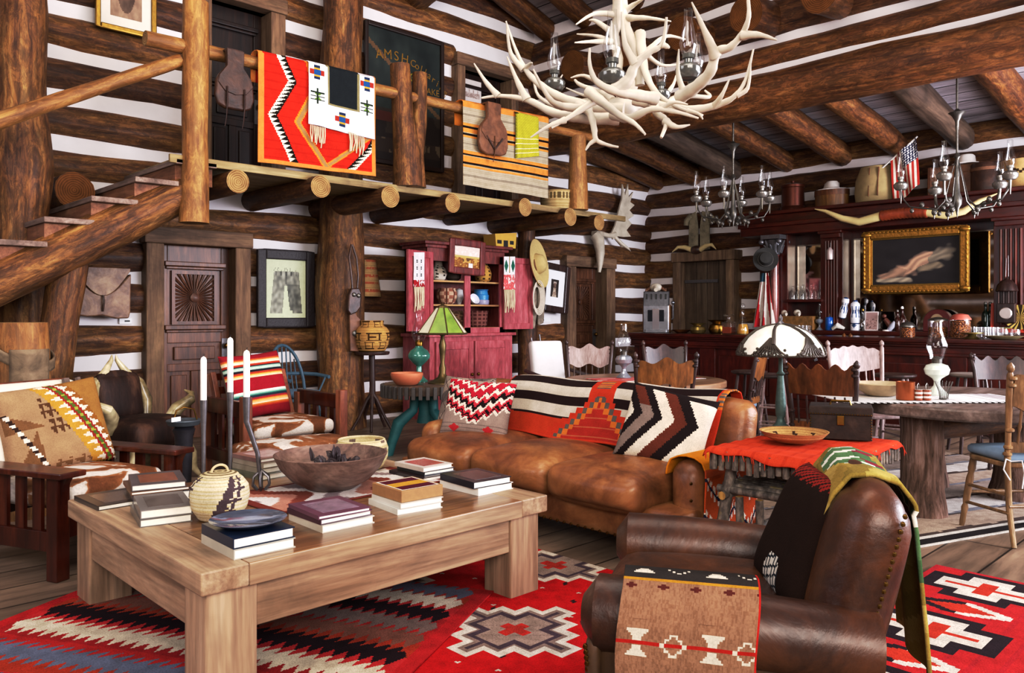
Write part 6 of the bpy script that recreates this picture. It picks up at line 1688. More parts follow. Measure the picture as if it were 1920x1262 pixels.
antler([([(1160, 205, 4.5), (1105, 190, 4.7), (1050, 200, 4.85), (1010, 180, 4.95), (1000, 140, 5.0)], .036, .006), tine((1050, 198, 4.85), (1040, 170, 4.9), (1055, 140, 4.9), .024)])
antler([([(1150, 190, 4.4), (1130, 175, 4.6), (1090, 160, 4.7), (1078, 150, 4.75)], .03, .008), tine((1120, 172, 4.65), (1100, 180, 4.7), (1062, 165, 4.8), .02), tine((1130, 160, 4.6), (1096, 142, 4.6), (1070, 146, 4.6), .022)])
antler([([(1180, 200, 4.5), (1240, 195, 4.7), (1280, 180, 4.8), (1330, 182, 4.85), (1322, 170, 4.9)], .034, .008), tine((1240, 190, 4.7), (1262, 160, 4.75), (1268, 140, 4.8), .022)])
antler([([(1165, 205, 4.3), (1190, 160, 4.4), (1196, 130, 4.45), (1184, 95, 4.5), (1200, 60, 4.5)], .034, .006)])
antler([([(1105, 205, 4.0), (1060, 200, 3.9), (1035, 190, 3.8), (1015, 160, 3.75), (1000, 130, 3.72)], .03, .005)])
antler([([(1150, 215, 3.9), (1180, 222, 3.8), (1222, 205, 3.75), (1268, 210, 3.72), (1310, 222, 3.7)], .032, .006), tine((1240, 206, 3.75), (1262, 192, 3.7), (1290, 196, 3.68), .02)])
MB().ball((0, 0, .0), .09, 14, 8, .7).build('hub', BONE, ch); MB().tube([at(1166, -30, 4.3) - A0, at(1166, -330, 4.3) - A0], .012, 8).build('hanging_rod', IRON, ch)
def lamp_parts(parent, c, s=1.0, fontm=None, thingname=None):
    f = MB().lathe([(.02 * s, 0), (.045 * s, .006 * s), (.062 * s, .03 * s), (.064 * s, .055 * s), (.045 * s, .075 * s), (.02 * s, .082 * s), (.022 * s, .10 * s), (.03 * s, .104 * s), (.03 * s, .125 * s), (.001, .128 * s)], 18, c)
    fo = f.build('oil_font', fontm or FONT, parent)
    MB().lathe([(.03 * s, .125 * s), (.042 * s, .16 * s), (.044 * s, .185 * s), (.030 * s, .24 * s), (.022 * s, .29 * s), (.022 * s, .345 * s)], 18, c).build('glass_chimney', GLASS, fo)
FONT = flat('smoked_font_glass', '6a6a66', .15, .4, var=.3)
for px, py, D, s in ((1040, 172, 4.5, .95), (1148, 162, 3.8, 1.05), (1291, 150, 4.1, 1.05), (1308, 165, 4.6, .9), (1240, 190, 4.6, .85)):
    lamp_parts(ch, at(px, py, D) - A0, s)
# ================================================================ METAL CHANDELIERS
def chandelier(label, c, Rr, ztop, n=6, ph=0.0):
    t = thing('oil_lamp_chandelier', label, 'chandelier', c, ph); H0 = ztop - c[2]
    MB().tube([(0, 0, .1), (0, 0, H0)], .012, 10).build('rod', PEWTER, t)
    MB().lathe([(.015, H0 - .55), (.02, H0 - .46), (.05, H0 - .40), (.085, H0 - .37), (.04, H0 - .36), (.015, H0 - .33)], 16).build('flared_cup', PEWTER, t)
    MB().lathe([(.001, -.12), (.012, -.06), (.02, -.02), (.045, .02), (.05, .08), (.03, .14), (.02, .3), (.03, .34), (.018, .4), (.018, .5), (.035, .52), (.015, .56)], 14).build('hub', PEWTER, t)
    for k in range(n):
        a = 2 * PI * k / n; ca, sa = math.cos(a), math.sin(a)
        P = [(.02, .50), (.10, .34), (.22, .06), (.36, -.02), (.62, .0), (.84, .02), (.95, .10), (1.0, .2)]
        m = MB(); m.tube([(Rr * r_ * ca, Rr * r_ * sa, z) for r_, z in P], [.007, .009, .014, .02, .016, .014, .014, .016], 8, True, .6)
        for r_, z, s_ in ((.40, -.05, .028), (.62, .035, .026), (.80, -.02, .022)): m.ball((Rr * r_ * ca, Rr * r_ * sa, z), s_, 8, 6, 1.3)
        m.tube([(Rr * .40 * ca, Rr * .40 * sa, -.06), (Rr * .40 * ca, Rr * .40 * sa, -.12)], [.016, .003], 6)
        m.tube([(Rr * ca, Rr * sa, .2), (Rr * ca, Rr * sa, .06)], [.016, .006], 6)
        ar = m.build('scroll_arm', PEWTER, t)
        lamp_parts(t, (Rr * ca, Rr * sa, .2), 1.15, FONT2)
    return t
FONT2 = flat('silvery_font', '9a9690', .2, .6, var=.3)
c = at(1375, 405, 10.2); chandelier('pewter chandelier with six glass oil lamps over the far end of the bar', (c.x, c.y, 2.55), .47, 3.86, 6, .3)
c = at(1795, 380, 8.36); chandelier('pewter chandelier with glass oil lamps in front of the back bar at upper right', (c.x, c.y, 2.45), .53, 3.80, 5, -.55)
# ================================================================ TABLE LAMPS
def zat(p, py): return CAM.z - (py - HY) / FPX * ((Vector(p) - CAM).dot(FW))
lp = Vector((-1.12, -6.44, TZ2 + .012))
wl_ = thing('white_shade_lamp', 'table lamp with a white domed glass shade trimmed in dark tracery, on orange cloth', 'table lamp', lp)
VERD = flat('verdigris_bronze', '4c5f5a', .5, .4, var=.3, scale=40, bump=.2)
MB().lathe([(.085, 0), (.09, .008), (.07, .03), (.03, .06), (.019, .09), (.026, .11), (.028, .17), (.018, .29), (.016, .32), (.024, .33), (.012, .345), (.010, .50), (.014, .52)], 18).build('lamp_base', VERD, wl_)
SHW = NT('opal_glass'); _t = SHW; _n = _t.noise(_t.coords(), 9, 3); _t.l(_t.ramp(_n, [(.3, 'd9d2c2'), (.7, 'fbf8f0')]), _t.b.inputs['Base Color']); _t.rough(.25); _t.b.inputs['Transmission Weight'].default_value = 0; _t.b.inputs['Subsurface Weight'].default_value = .3; _t.b.inputs['Emission Color'].default_value = (1, .95, .86, 1); _t.b.inputs['Emission Strength'].default_value = .16
prof = [(.222, .43), (.222, .445), (.205, .485), (.175, .525), (.13, .56), (.08, .583), (.03, .594), (.001, .596)]
MB().lathe(prof, 48).build('glass_shade', SHW.m, wl_)
m = MB()
def shp(t):  # radius,z along the shade, t 0 rim..1 top
    x = t * (len(prof) - 1); i = min(len(prof) - 2, int(x)); f = x - i
    return (prof[i][0] + (prof[i + 1][0] - prof[i][0]) * f + .004, prof[i][1] + (prof[i + 1][1] - prof[i][1]) * f + .002)
for k in range(6):
    a0 = 2 * PI * k / 6 + .2
    m.tube([(shp(t)[0] * math.cos(a0 + .10 * math.sin(t * 5)), shp(t)[0] * math.sin(a0 + .10 * math.sin(t * 5)), shp(t)[1]) for t in [.3, .4, .5, .6, .7, .8, .9, 1]], [.012, .011, .010, .009, .008, .007, .006, .005], 6)
    for j in range(9):
        b = a0 + (j - 4) * .115; m.tube([(shp(t)[0] * math.cos(a0 + (b - a0) * (1 - t / .42)), shp(t)[0] * math.sin(a0 + (b - a0) * (1 - t / .42)), shp(t)[1]) for t in [.42, .30, .18, .06, 0]], [.007, .006, .006, .005, .004], 5)
    for j in range(24):
        t = rnd.uniform(.0, .24); b = a0 + rnd.uniform(-.5, .5) * (1 - t * 1.2); r_, z_ = shp(t); m.ball((r_ * math.cos(b), r_ * math.sin(b), z_), .008, 6, 4)
m.tube([(.224 * math.cos(2 * PI * k / 48), .224 * math.sin(2 * PI * k / 48), .432) for k in range(49)], .006, 6, False)
MB_ = m.build('tree_tracery', flat('dark_tracery', '4a4038', .5, .4, var=.3), wl_)
MB().lathe([(.02, .594), (.022, .60), (.008, .615), (.012, .63), (.001, .65)], 12).build('finial', IRON, wl_)
def skull_basket(): pass
def bowlb(u, v):
    if v > .55 and (frac(u * 8 + v) < .18 or abs(v - .72) < .03): return '4a3426'
    return 'c09a6a' if int(v * 40) % 2 else 'a98458'
tag(MB().lathe([(.05, 0), (.09, .006), (.14, .03), (.165, .056), (.168, .06), (.158, .058), (.12, .025), (.06, .012), (.001, .010)], 60, colf=bowlb).build('shallow_basket', BASK, None, (-1.33, -6.62, TZ2 + .016), smooth=60), 'shallow woven basket bowl on the orange cloth in front of the white-shaded lamp', 'basket')
tag(MB().lathe([(.06, 0), (.10, .01), (.15, .05), (.168, .075), (.16, .076), (.11, .03), (.001, .014)], 60, colf=lambda u, v: ('a0826a' if frac(u * 6 + v * 2) > .2 else '5c463a') if int(v * 30) % 3 else '8c7058').build('shallow_basket', BASK, None, (-1.36, -6.66, SZ + .032), smooth=60), 'shallow basket bowl on the slatted lower shelf of the twig table', 'basket')
bp_ = gnd(1565, 820, TZ2); bx = thing('studded_trunk', 'small dark studded leather trunk with a brass lock on the orange cloth', 'box', Vector((-.97, -6.70, TZ2 + .014)), face(158))
TRK = leather('trunk_leather', [(.25, '1a110d'), (.5, '30211a'), (.8, '4e3a30')], .75, 10, .2, 0)
MB().box((-.15, -.10, 0), (.15, .10, .125)).build('trunk_body', TRK, bx, smooth=0, bevel=.004)
MB().box((-.154, -.104, .125), (.154, .104, .17)).build('lid', TRK, bx, smooth=0, bevel=.006)
m = MB()
for k in range(24):
    x = -.145 + .29 * k / 23; m.ball((x, -.105, .132), .004, 5, 3)
for k in range(8):
    for x in (-.145, .145): m.ball((x, -.102, .01 + .014 * k), .004, 5, 3)
o = m.build('stud_trim', BRASS, bx); o['kind'] = 'stuff'
MB().cb((0, -.106, .10), (.035, .008, .05)).build('lock', BRASS, bx, smooth=0, bevel=.003)
MB().tube([(-.05, 0, .17), (-.045, 0, .19), (.045, 0, .19), (.05, 0, .17)], .006, 6).build('handle', BRASS, bx)
# green stained glass lamp, teal oil lamp and bowl on the gear table
gl_ = Vector((-.46, -2.52, .672))
def gpos(px, D): v = at(px, HY, D); return Vector((v.x, v.y, .672))
q = gpos(830, 7.55); gz = thing('stained_glass_lamp', 'bronze lamp with a pyramid shade of green and white glass on the gear table', 'table lamp', q, .3)
BRZ = flat('bronze', '6b5a3a', .4, .7, var=.3, scale=30)
MB().lathe([(.14, 0), (.14, .01), (.09, .03), (.045, .06), (.03, .1), (.034, .14), (.02, .2), (.03, .3), (.035, .36), (.02, .42), (.014, .46), (.014, .66)], 16).build('lamp_base', BRZ, gz)
for s in (-1, 1): MB().tube([(0, 0, .44), (s * .06, 0, .47), (s * .07, 0, .53), (s * .03, 0, .56)], .008, 6).build('shade_arm', BRZ, gz)
GG = flat('green_art_glass', '7c9446', .2, var=.5, scale=6, emit=.12); GW_ = flat('milky_art_glass', 'dcd9bf', .2, var=.2, scale=6, emit=.15)
hz0, hz1, r0, r1 = .47, .71, .235, .06
for k in range(8):
    a, b = 2 * PI * k / 8, 2 * PI * (k + 1) / 8
    MB().quad((r0 * math.cos(a), r0 * math.sin(a), hz0), (r0 * math.cos(b), r0 * math.sin(b), hz0), (r1 * math.cos(b), r1 * math.sin(b), hz1), (r1 * math.cos(a), r1 * math.sin(a), hz1)).build('shade_panel', GW_ if k % 3 == 0 else GG, gz, smooth=0, solid=.004)
m = MB()
for k in range(8):
    a = 2 * PI * k / 8; b = a + PI / 4; m.tube([(r0 * math.cos(a), r0 * math.sin(a), hz0), (r1 * math.cos(a), r1 * math.sin(a), hz1)], .007, 6); m.tube([(r0 * math.cos(a), r0 * math.sin(a), hz0), (r0 * math.cos(b), r0 * math.sin(b), hz0)], .01, 6)
m.lathe([(r1, hz1), (.05, hz1 + .02), (.02, hz1 + .03), (.001, hz1 + .05)], 8); m.build('shade_leading', BRZ, gz)
q = gpos(786, 7.75); tl = thing('teal_oil_lamp', 'teal green glass oil lamp with a clear chimney behind the terracotta bowl', 'oil lamp', q)
TGL = flat('teal_glass', '4f8a7c', .08, .1, var=.3, scale=12, spec=.9)
MB().lathe([(.085, 0), (.085, .012), (.05, .04), (.028, .09), (.026, .15), (.07, .19), (.105, .23), (.108, .26), (.085, .3), (.04, .33), (.035, .345)], 24).build('glass_font', TGL, tl)
MB().lathe([(.036, .345), (.04, .38), (.03, .40), (.001, .41)], 16).build('burner', BRASS, tl)
MB().lathe([(.04, .385), (.07, .44), (.072, .48), (.05, .56), (.036, .62), (.05, .68)], 20).build('glass_chimney', GLASS, tl)
q = gpos(763, 7.35); TER = flat('terracotta', 'b97050', .6, var=.15, scale=10)
tag(MB().lathe([(.07, 0), (.1, .01), (.14, .06), (.15, .1), (.145, .115), (.138, .112), (.12, .05), (.001, .02)], 32, colf=None).build('terracotta_bowl', TER, None, q), 'terracotta bowl on the left edge of the gear table', 'bowl')
# tall glass oil lamps
def glass_lamp(label, loc, s, fontm):
    t = thing('glass_oil_lamp', label, 'oil lamp', loc)
    MB().lathe([(.07 * s, 0), (.075 * s, .01 * s), (.045 * s, .04 * s), (.022 * s, .07 * s), (.02 * s, .10 * s), (.03 * s, .12 * s), (.075 * s, .15 * s), (.085 * s, .185 * s), (.07 * s, .215 * s), (.03 * s, .23 * s)], 24).build('glass_font', fontm, t)
    MB().lathe([(.032 * s, .228 * s), (.034 * s, .26 * s), (.02 * s, .275 * s), (.001, .28 * s)], 14).build('burner', PEWTER, t)
    MB().lathe([(.045 * s, .258 * s), (.05 * s, .29 * s), (.068 * s, .335 * s), (.07 * s, .36 * s), (.05 * s, .42 * s), (.033 * s, .47 * s), (.033 * s, .53 * s)], 24).build('glass_chimney', GLASS, t)
OPAL = flat('opal_font', 'd5dccf', .15, 0, var=.15, spec=.7); CLR = flat('clear_font', '9fa3ab', .1, .45, var=.3)
p = at(1757, HY, 5.7); glass_lamp('tall oil lamp with a pale glass font on the big plank table', (p.x, p.y, .745), 1.0, OPAL)
p = at(1170, HY, 7.2); glass_lamp('clear glass oil lamp on the red runner of the small round table', (p.x, p.y, .748), .92, CLR)
# runner and things on the two tables
def redrun(u, v): return ('b83a3c', 'd8b8b4', 'a82c34', 'c86a64')[int(frac(v * 3 + .1 * math.sin(u * 9)) * 4)] if min(v, 1 - v) > .06 else 'd8cfca'
p = at(1210, HY, 7.15); tag(MB().grid(lambda u, v: (-.5 + u, -.22 + .44 * v, .002), 40, 20, redrun).build('red_runner', CLOTH, None, (p.x, p.y, .747), R(-20), solid=.003), 'red and white runner across the small round table', 'runner')
def wrun(u, v):
    if v < .06 and frac(u * 30) < .5: return '33302e'
    if u > .86 and frac(u * 40) < .4: return 'a89aa0'
    return 'e9e6e4' if frac(u * 5) > .12 else 'cfcaca'
p = at(1745, HY, 5.5); tag(MB().grid(lambda u, v: (-.72 + 1.3 * u, -.30 + .56 * v, .002), 60, 30, wrun).build('white_runner', CLOTH, None, (p.x, p.y, .745), R(-42), solid=.003), 'white woven runner with a dark checked edge on the big plank table', 'runner')
p = at(1652, HY, 5.62); DGH = flat('pale_wood_bowl', 'b9a588', .6, var=.3, scale=14)
tag(MB().lathe([(.08, 0), (.1, .006), (.16, .05), (.19, .085), (.185, .09), (.15, .05), (.09, .02), (.001, .014)], 40).build('dough_bowl', DGH, None, (p.x, p.y, .752)), 'pale worn wooden bowl on the white runner of the plank table', 'bowl')
p = at(1698, HY, 5.35); COPR = flat('copper', 'a5603a', .32, .7, var=.2)
tag(MB().lathe([(.055, 0), (.058, .004), (.058, .115), (.06, .12), (.052, .12), (.05, .02), (.001, .015)], 28).build('copper_canister', COPR, None, (p.x, p.y, .752)), 'copper coloured canister beside the wooden bowl on the plank table', 'canister')
for k, (px, D) in enumerate(((1722, 5.32), (1738, 5.32))):
    p = at(px, HY, D); t = thing('spice_shaker', 'small striped shaker with a wire handle between the copper canister and tall oil lamp', 'shaker', (p.x, p.y, .752), 0, 'pair of striped shakers on the plank table')
    MB().lathe([(.027, 0), (.028, .07), (.001, .072)], 18, colf=lambda u, v: ('8a4a30', 'd8cfc8')[int(v * 7) % 2]).build('shaker_body', cloth('glaze'), t)
    MB().tube([(-.02, 0, .07), (-.018, 0, .1), (0, 0, .112), (.018, 0, .1), (.02, 0, .07)], .003, 5).build('wire_handle', PEWTER, t)
p = at(1770, HY, 5.38)
m = MB()
for k in range(14):
    a = 2 * PI * k / 14; m.tube([(.025 * math.cos(a), .025 * math.sin(a), .005), (.03 * math.cos(a), .03 * math.sin(a), .05), (.055 * math.cos(a), .055 * math.sin(a), .12)], .002, 4)
m.lathe([(.03, 0), (.03, .006), (.001, .007)], 16)
tag(m.build('wire_holder', PEWTER, None, (p.x, p.y, .752)), 'flared wire napkin holder beside the tall oil lamp', 'holder')

# ================================================================ THINGS ON THE BAR
def onbar(px, X=4.75): v = onX(px, HY, X); return Vector((v.x, v.y, BZT))
def onback(px, X=5.93): v = onX(px, HY, X); return Vector((v.x, v.y, 1.10))
q = onbar(1232, 4.85); sm = thing('slot_machine', 'old silver and oak slot machine at the left end of the bar', 'slot machine', q, face(165))
CHR = flat('worn_chrome', '8b8d93', .25, .85, var=.3, scale=25)
MB().box((-.20, -.16, .0), (.20, .16, .42)).build('oak_case', CW_GOLD, sm, smooth=0, bevel=.01)
MB().prism([(-.19, 0), (-.19, .40), (-.10, .62), (-.02, .62), (-.02, 0)], -.19, .19, 'X').build('metal_front', CHR, sm, smooth=0, bevel=.01)
MB().box((-.12, -.198, .17), (.12, -.185, .34)).build('reel_window', flat('dark_glass', '20242a', .1, .3), sm, smooth=0)
m = MB(); m.box((-.05, -.20, .02), (.05, -.19, .36)); m.build('mirror_panel', flat('bright_chrome', 'd0d4dc', .1, .9), sm, smooth=0)
m = MB()
for k in range(5): m.box((-.14 + .07 * k - .012, -.15, .50), (-.14 + .07 * k + .012, -.135, .58))
m.build('coin_slots', BLACK, sm, smooth=0)
MB().box((-.16, -.23, 0), (.16, -.18, .05)).build('payout_tray', CHR, sm, smooth=0, bevel=.008)
MB().tube([(.215, 0, .2), (.24, -.0, .22), (.24, -.02, .42)], [.016, .014, .011], 8).ball((.24, -.02, .45), .028, 10, 6).build('pull_lever', CHR, sm)
sk = thing('animal_skull', 'small bleached horned skull on top of the slot machine', 'skull', q + Vector((0, .02, .622)), face(170))
MB().ball((0, 0, .06), .085, 14, 8, .75, 1.1, .9).tube([(0, -.03, .05), (0, -.12, .02)], [.06, .03], 10).build('cranium', BONE, sk)
for s in (-1, 1): MB().tube([(s * .06, 0, .06), (s * .12, -.02, .03), (s * .15, -.03, -.0), (s * .15, -.04, .05)], [.025, .022, .015, .004], 8).build('horn', SADM, sk)
SPIT = flat('spittoon_brass', '9a8450', .28, .85, var=.25)
spp = [(.07, 0), (.1, .01), (.115, .05), (.10, .09), (.06, .11), (.065, .12), (.115, .145), (.118, .15), (.06, .125), (.05, .1)]
p = onbar(1309); tag(MB().lathe(spp, 28).build('brass_spittoon', SPIT, None, p), 'squat pale brass spittoon on the bar right of the slot machine', 'spittoon')
p = onbar(1345, 4.95); tag(MB().lathe([(r * 1.15, z * 1.3) for r, z in spp], 28).build('brass_spittoon', BRASS, None, p), 'taller dark brass spittoon with a wide rim on the bar', 'spittoon')
p = onbar(1278, 4.8); tag(MB().lathe([(.07, 0), (.12, .03), (.14, .05), (.13, .05), (.08, .02), (.001, .015)], 24).build('wooden_dish', CW_BRN, None, p), 'small brown wooden dish beside the slot machine on the bar', 'dish')
AMB = flat('amber_liquor', '8a3c18', .1, 0, var=.2); GLD = flat('gold_liquor', 'b98a3a', .1, 0, var=.2)
def decanter(label, p, kind, liq):
    t = thing('glass_decanter', label, 'decanter', p)
    if kind == 0:
        MB().box((-.075, -.075, .0), (.075, .075, .17)).lathe([(.04, .17), (.025, .2), (.025, .24), (.045, .25)], 16).build('decanter_body', GLASS, t, smooth=30, bevel=.01)
        MB().box((-.068, -.068, .008), (.068, .068, .10)).build('liquor', liq, t, smooth=0, bevel=.01)
        MB().box((-.055, -.055, .25), (.055, .055, .275)).build('stopper', GLASS, t, smooth=0, bevel=.008)
    else:
        MB().lathe([(.08, 0), (.085, .02), (.08, .1), (.05, .19), (.024, .26), (.022, .33), (.035, .35)], 20).build('decanter_body', GLASS, t); MB().lathe([(.001, .006), (.074, .008), (.078, .03), (.072, .1), (.06, .14), (.001, .14)], 18).build('liquor', liq, t)
        MB().ball((0, 0, .385), .035, 10, 8, 1.2).build('stopper', GLASS, t)
decanter('square cut-glass decanter of amber liquor on the bar', onbar(1367), 0, AMB)
decanter('tall tapered decanter of golden liquor left of the striped flag on the bar', onbar(1393), 1, GLD)
PRET = NT('pretzel_fill'); _t = PRET; _v = _t.n('ShaderNodeTexVoronoi'); _v.inputs['Scale'].default_value = 60; _t.l(_t.coords(), _v.inputs['Vector']); _t.l(_t.ramp(_v.outputs['Distance'], [(.2, 'c07a3c'), (.6, '5a2c12')]), _t.b.inputs['Base Color']); _t.rough(.5); _t.bump(_v.outputs['Distance'], .8, .02); PRET = _t.m
def jar(label, p, r, h, fill, lidm, hl=.03):
    t = thing('snack_jar', label, 'jar', p)
    MB().lathe([(r * .97, 0), (r, .006), (r, h), (r * .96, h + .004)], 28).build('glass_body', GLASS, t)
    f = MB().lathe([(.001, .006), (r * .94, .006), (r * .94, h * fill), (r * .6, h * fill + .008), (.001, h * fill + .004)], 24).build('snack_fill', PRET, t); f['kind'] = 'stuff'
    MB().lathe([(r * 1.02, h), (r * 1.02, h + .012), (r * .7, h + hl), (r * .25, h + hl + .012), (.001, h + hl + .014)], 24).build('lid', lidm, t)
jar('small glass jar full of pretzels on the bar below the gilt-framed painting', onbar(1702), .085, .125, .92, PEWTER, .05)
jar('wide glass jar half full of brown snacks behind the tall oil lamp chimney', onbar(1759, 4.85), .105, .20, .62, PEWTER, .03)
jar('large glass jar with a red lid full of snacks, third jar along the bar', onbar(1801, 4.85), .11, .21, .94, flat('red_lid', 'a85a4c', .4), .06)
def drinkglass(p, kind):
    t = None
    if kind == 0: m = MB().lathe([(.034, 0), (.036, .004), (.044, .13), (.042, .13), (.034, .012), (.001, .010)], 18)
    else: m = MB().lathe([(.03, 0), (.045, .02), (.055, .06), (.05, .10), (.044, .115), (.042, .115), (.048, .06), (.001, .008)], 18)
    return m.build('drinking_glass', GLASS2, None, p)
GLASS2 = glass('bright_glass', 'fcfcfc')
for i, (px, X) in enumerate(((1822, 4.95), (1836, 4.8), (1845, 4.95), (1853, 4.8), (1862, 4.95), (1868, 4.8), (1876, 4.95), (1832, 5.05), (1858, 5.05))):
    tag(drinkglass(onbar(px, X), 0), 'clear straight tumbler in the cluster at the right end of the bar', 'glass', 'tumblers at the right end of the bar')
for i, px in enumerate((1882, 1904)): tag(drinkglass(onbar(px, 4.72), 1), 'round stemless glass beside the painted tray at the right end of the bar', 'glass', 'stemless glasses on the bar')
p = onbar(1823, 4.66); tag(MB().lathe([(.08, 0), (.085, .01), (.05, .03), (.04, .05), (.09, .058), (.12, .066), (.12, .072), (.001, .07)], 28).build('brass_stand', SPIT, None, p), 'low brass footed stand in front of the tumblers on the bar', 'stand')
p = onbar(1882, 4.62); tag(MB().lathe([(.08, 0), (.12, .02), (.15, .04), (.145, .042), (.09, .012), (.001, .01)], 24, (0, 0, 0), .8, 1.3).build('shell_dish', flat('shell_dish', '8d8262', .4, var=.3), None, p), 'shallow shell-edged dish at the right end of the bar', 'dish')
for px in (1583, 1595): tag(MB().lathe([(.022, 0), (.024, .02), (.012, .03), (.001, .045)], 10).build('wooden_figure', CW_GOLD, None, onbar(px, 4.6)), 'tiny carved wooden bird on the front edge of the bar', 'figurine', 'tiny wooden birds on the bar')
for k in range(5): tag(drinkglass(onbar(1488 + 7 * k, 4.75), 0), 'small clear tumbler in the row right of the white-shaded lamp on the bar', 'glass', 'tumblers behind the white-shaded lamp')
# ================================================================ BACK BAR COUNTER
p = onback(1492); wb_ = thing('carved_box', 'long carved wooden box with a pale relief on the back bar counter', 'box', p, R(-90))
CARV = flat('carved_boxwood', '8a6434', .5, var=.5, scale=22, bump=.8)
MB().box((-.30, -.08, 0), (.30, .08, .20)).build('box_body', CARV, wb_, smooth=0, bevel=.008)
for px, s in ((1471, 1), (1495, 1.05)):
    k_ = thing('small_skull', 'little bone animal skull on top of the long carved box', 'skull', onback(px) + Vector((0, 0, .201)), face(180), 'small skulls on the carved box')
    MB().ball((0, 0, .045 * s), .05 * s, 12, 8, .9).tube([(0, -.02, .04), (0, -.09 * s, .025)], [.035, .02], 8).build('cranium', BONE, k_); MB().tube([(0, -.0, .015), (0, -.09 * s, .008)], [.03, .018], 8, True, .5).build('jaw', BONE, k_)
q = onback(1537); glass_lamp('small clear oil lamp left of the cobalt bottle on the back bar', q, .72, CLR)
COB = flat('cobalt_glass', '1f5fa8', .1, .1, var=.25)
def bottle(name, label, p, m_, s=1.0, prof=None, group=None, cap=None):
    t = thing(name, label, 'bottle', p, 0, group)
    MB().lathe([(r * s, z * s) for r, z in (prof or [(.04, 0), (.044, .006), (.044, .14), (.03, .18), (.016, .2), (.015, .26), (.019, .27)])], 18).build('bottle_body', m_, t)
    zt_ = (prof or [(0, .27)])[-1][1] * s
    MB().lathe([(.016 * s, zt_), (.018 * s, zt_ + .012), (.012 * s, zt_ + .03 * s), (.001, zt_ + .032 * s)], 12).build('stopper', cap or BRASS, t); return t
bottle('cobalt_bottle', 'bright blue glass bottle with a brass top on the back bar', onback(1556), COB, 1.0, [(.055, 0), (.06, .008), (.06, .17), (.05, .185), (.02, .19), (.018, .21)])
DELFT = cloth('glaze')
def dlf(u, v): return '2c4a78' if (abs(frac(u * 4) - .5) + abs(v - .5) * .9 < .42 and abs(frac(u * 4) - .5) > .12 + .2 * abs(v - .5)) or v > .93 or v < .05 else 'e8e8ee'
p = onback(1604, 5.95); tag(MB().lathe([(.045, 0), (.06, .02), (.062, .12), (.05, .18), (.062, .24), (.058, .28), (.03, .31), (.025, .33)], 28, colf=dlf).build('delft_vase', DELFT, None, p + Vector((0, 0, .09))), 'white vase with dark blue motifs standing on the blue and white mug', 'vase')
tag(MB().lathe([(.055, 0), (.062, .006), (.062, .088), (.055, .09), (.001, .088)], 28, colf=lambda u, v: '28486e' if abs(frac(u * 3) - .5) + abs(v - .5) < .25 else 'e8e8ee').build('delft_mug', DELFT, None, p), 'white mug with a blue diamond under the blue and white vase', 'mug')
o = MB().lathe([(.035, 0), (.05, .02), (.052, .14), (.035, .19), (.05, .24), (.045, .28), (.02, .30)], 28, colf=dlf).build('delft_bottle', DELFT, None, onback(1579, 5.92) + Vector((0, 0, .17))); o.rotation_euler = (R(14), R(-6), 0); tag(o, 'white bottle with blue motifs hung tilted beside the fluted column', 'bottle')
p = onback(1570, 5.88); tag(MB().tube([(0, .07, .02), (0, .0, .07), (0, -.10, .03)], [.03, .05, .02], 10, True, .6).build('conch_shell', flat('shell_white', 'd6d2c8', .5, var=.25, scale=30, bump=.5), None, p), 'whitish shell lying on the counter below the blue bottle', 'shell')
bottle('clear_bottle', 'clear glass bottle left of the small family photograph on the back bar', onback(1618, 5.9), GLASS2, 1.0)
def fam(u, v): return ('8a6a64', 'b59a94', '5c423e')[int((nz(u, v, 9) + 1) * 1.5) % 3] if v > .35 and abs(frac(u * 4) - .5) < .36 else 'a88c88'
p = onX(1636, 590, 5.95); frame('family_photo', 'small standing photograph of a family in a pale frame on the back bar', p.y - .09, p.y + .09, 1.102, 1.36, 5.93, .015, flat('photo_edge', 'd8c8c4', .6), fam, 24, 30, dep=.015, ax='Y', lean=R(-6))
bottle('dark_bottle', 'squat dark bottle with a silver stopper right of the family photograph', onback(1683, 5.9), flat('dark_amber', '3a1a14', .12, .1), .95, None, None, PEWTER)
bottle('dark_bottle', 'slim dark bottle with a pale stopper beside the squat dark bottle', onback(1692, 6.0), flat('dark_amber', '3a1a14', .12, .1), 1.1, None, None, WHITE)
p = onback(1664, 5.9); fg = thing('rearing_figurine', 'small dark and white figurine left of the dark bottles on the back bar', 'figurine', p)
MB().tube([(0, -.05, .03), (0, -.02, .10), (0, .03, .16)], [.03, .04, .03], 10).ball((0, .04, .2), .03, 10, 6).build('body', flat('brown_ceramic', '5c3024', .4), fg); MB().lathe([(.06, 0), (.06, .015), (.02, .02), (.001, .02)], 16).build('base', WHITE, fg)
p = onback(1674, 5.88); tag(MB().tube([(0, .05, .0), (.0, .0, .06), (0, -.03, .12)], [.03, .04, .02], 10).build('shell_piece', flat('grey_shell', 'a8a8b4', .5, var=.2), None, p + Vector((0, 0, .01))), 'grey shell standing before the small figurine', 'shell')
p = onback(1760, 6.05); rc = thing('arched_case', 'dark red arch-topped case on the back bar behind the snack jars', 'case', p, R(-90))
MB().prism([(-.17, 0), (.17, 0)] + [(.17 * math.cos(PI * k / 14), .12 + .17 * math.sin(PI * k / 14)) for k in range(15)], -.06, .06, 'Y').build('case_body', flat('oxblood', '5a1a18', .35, var=.2), rc, smooth=30, bevel=.006)
MB().prism([(.085 * math.cos(PI * k / 14), .12 + .11 * math.sin(PI * k / 14)) for k in range(15)], -.066, -.058, 'Y').build('arched_panel', flat('case_panel', '9a8468', .4, var=.3), rc, smooth=30)
GRB = flat('dark_green_glass', '14241a', .08, .1)
wbp = [(.038, 0), (.04, .006), (.04, .19), (.03, .23), (.015, .25), (.014, .31), (.017, .32)]
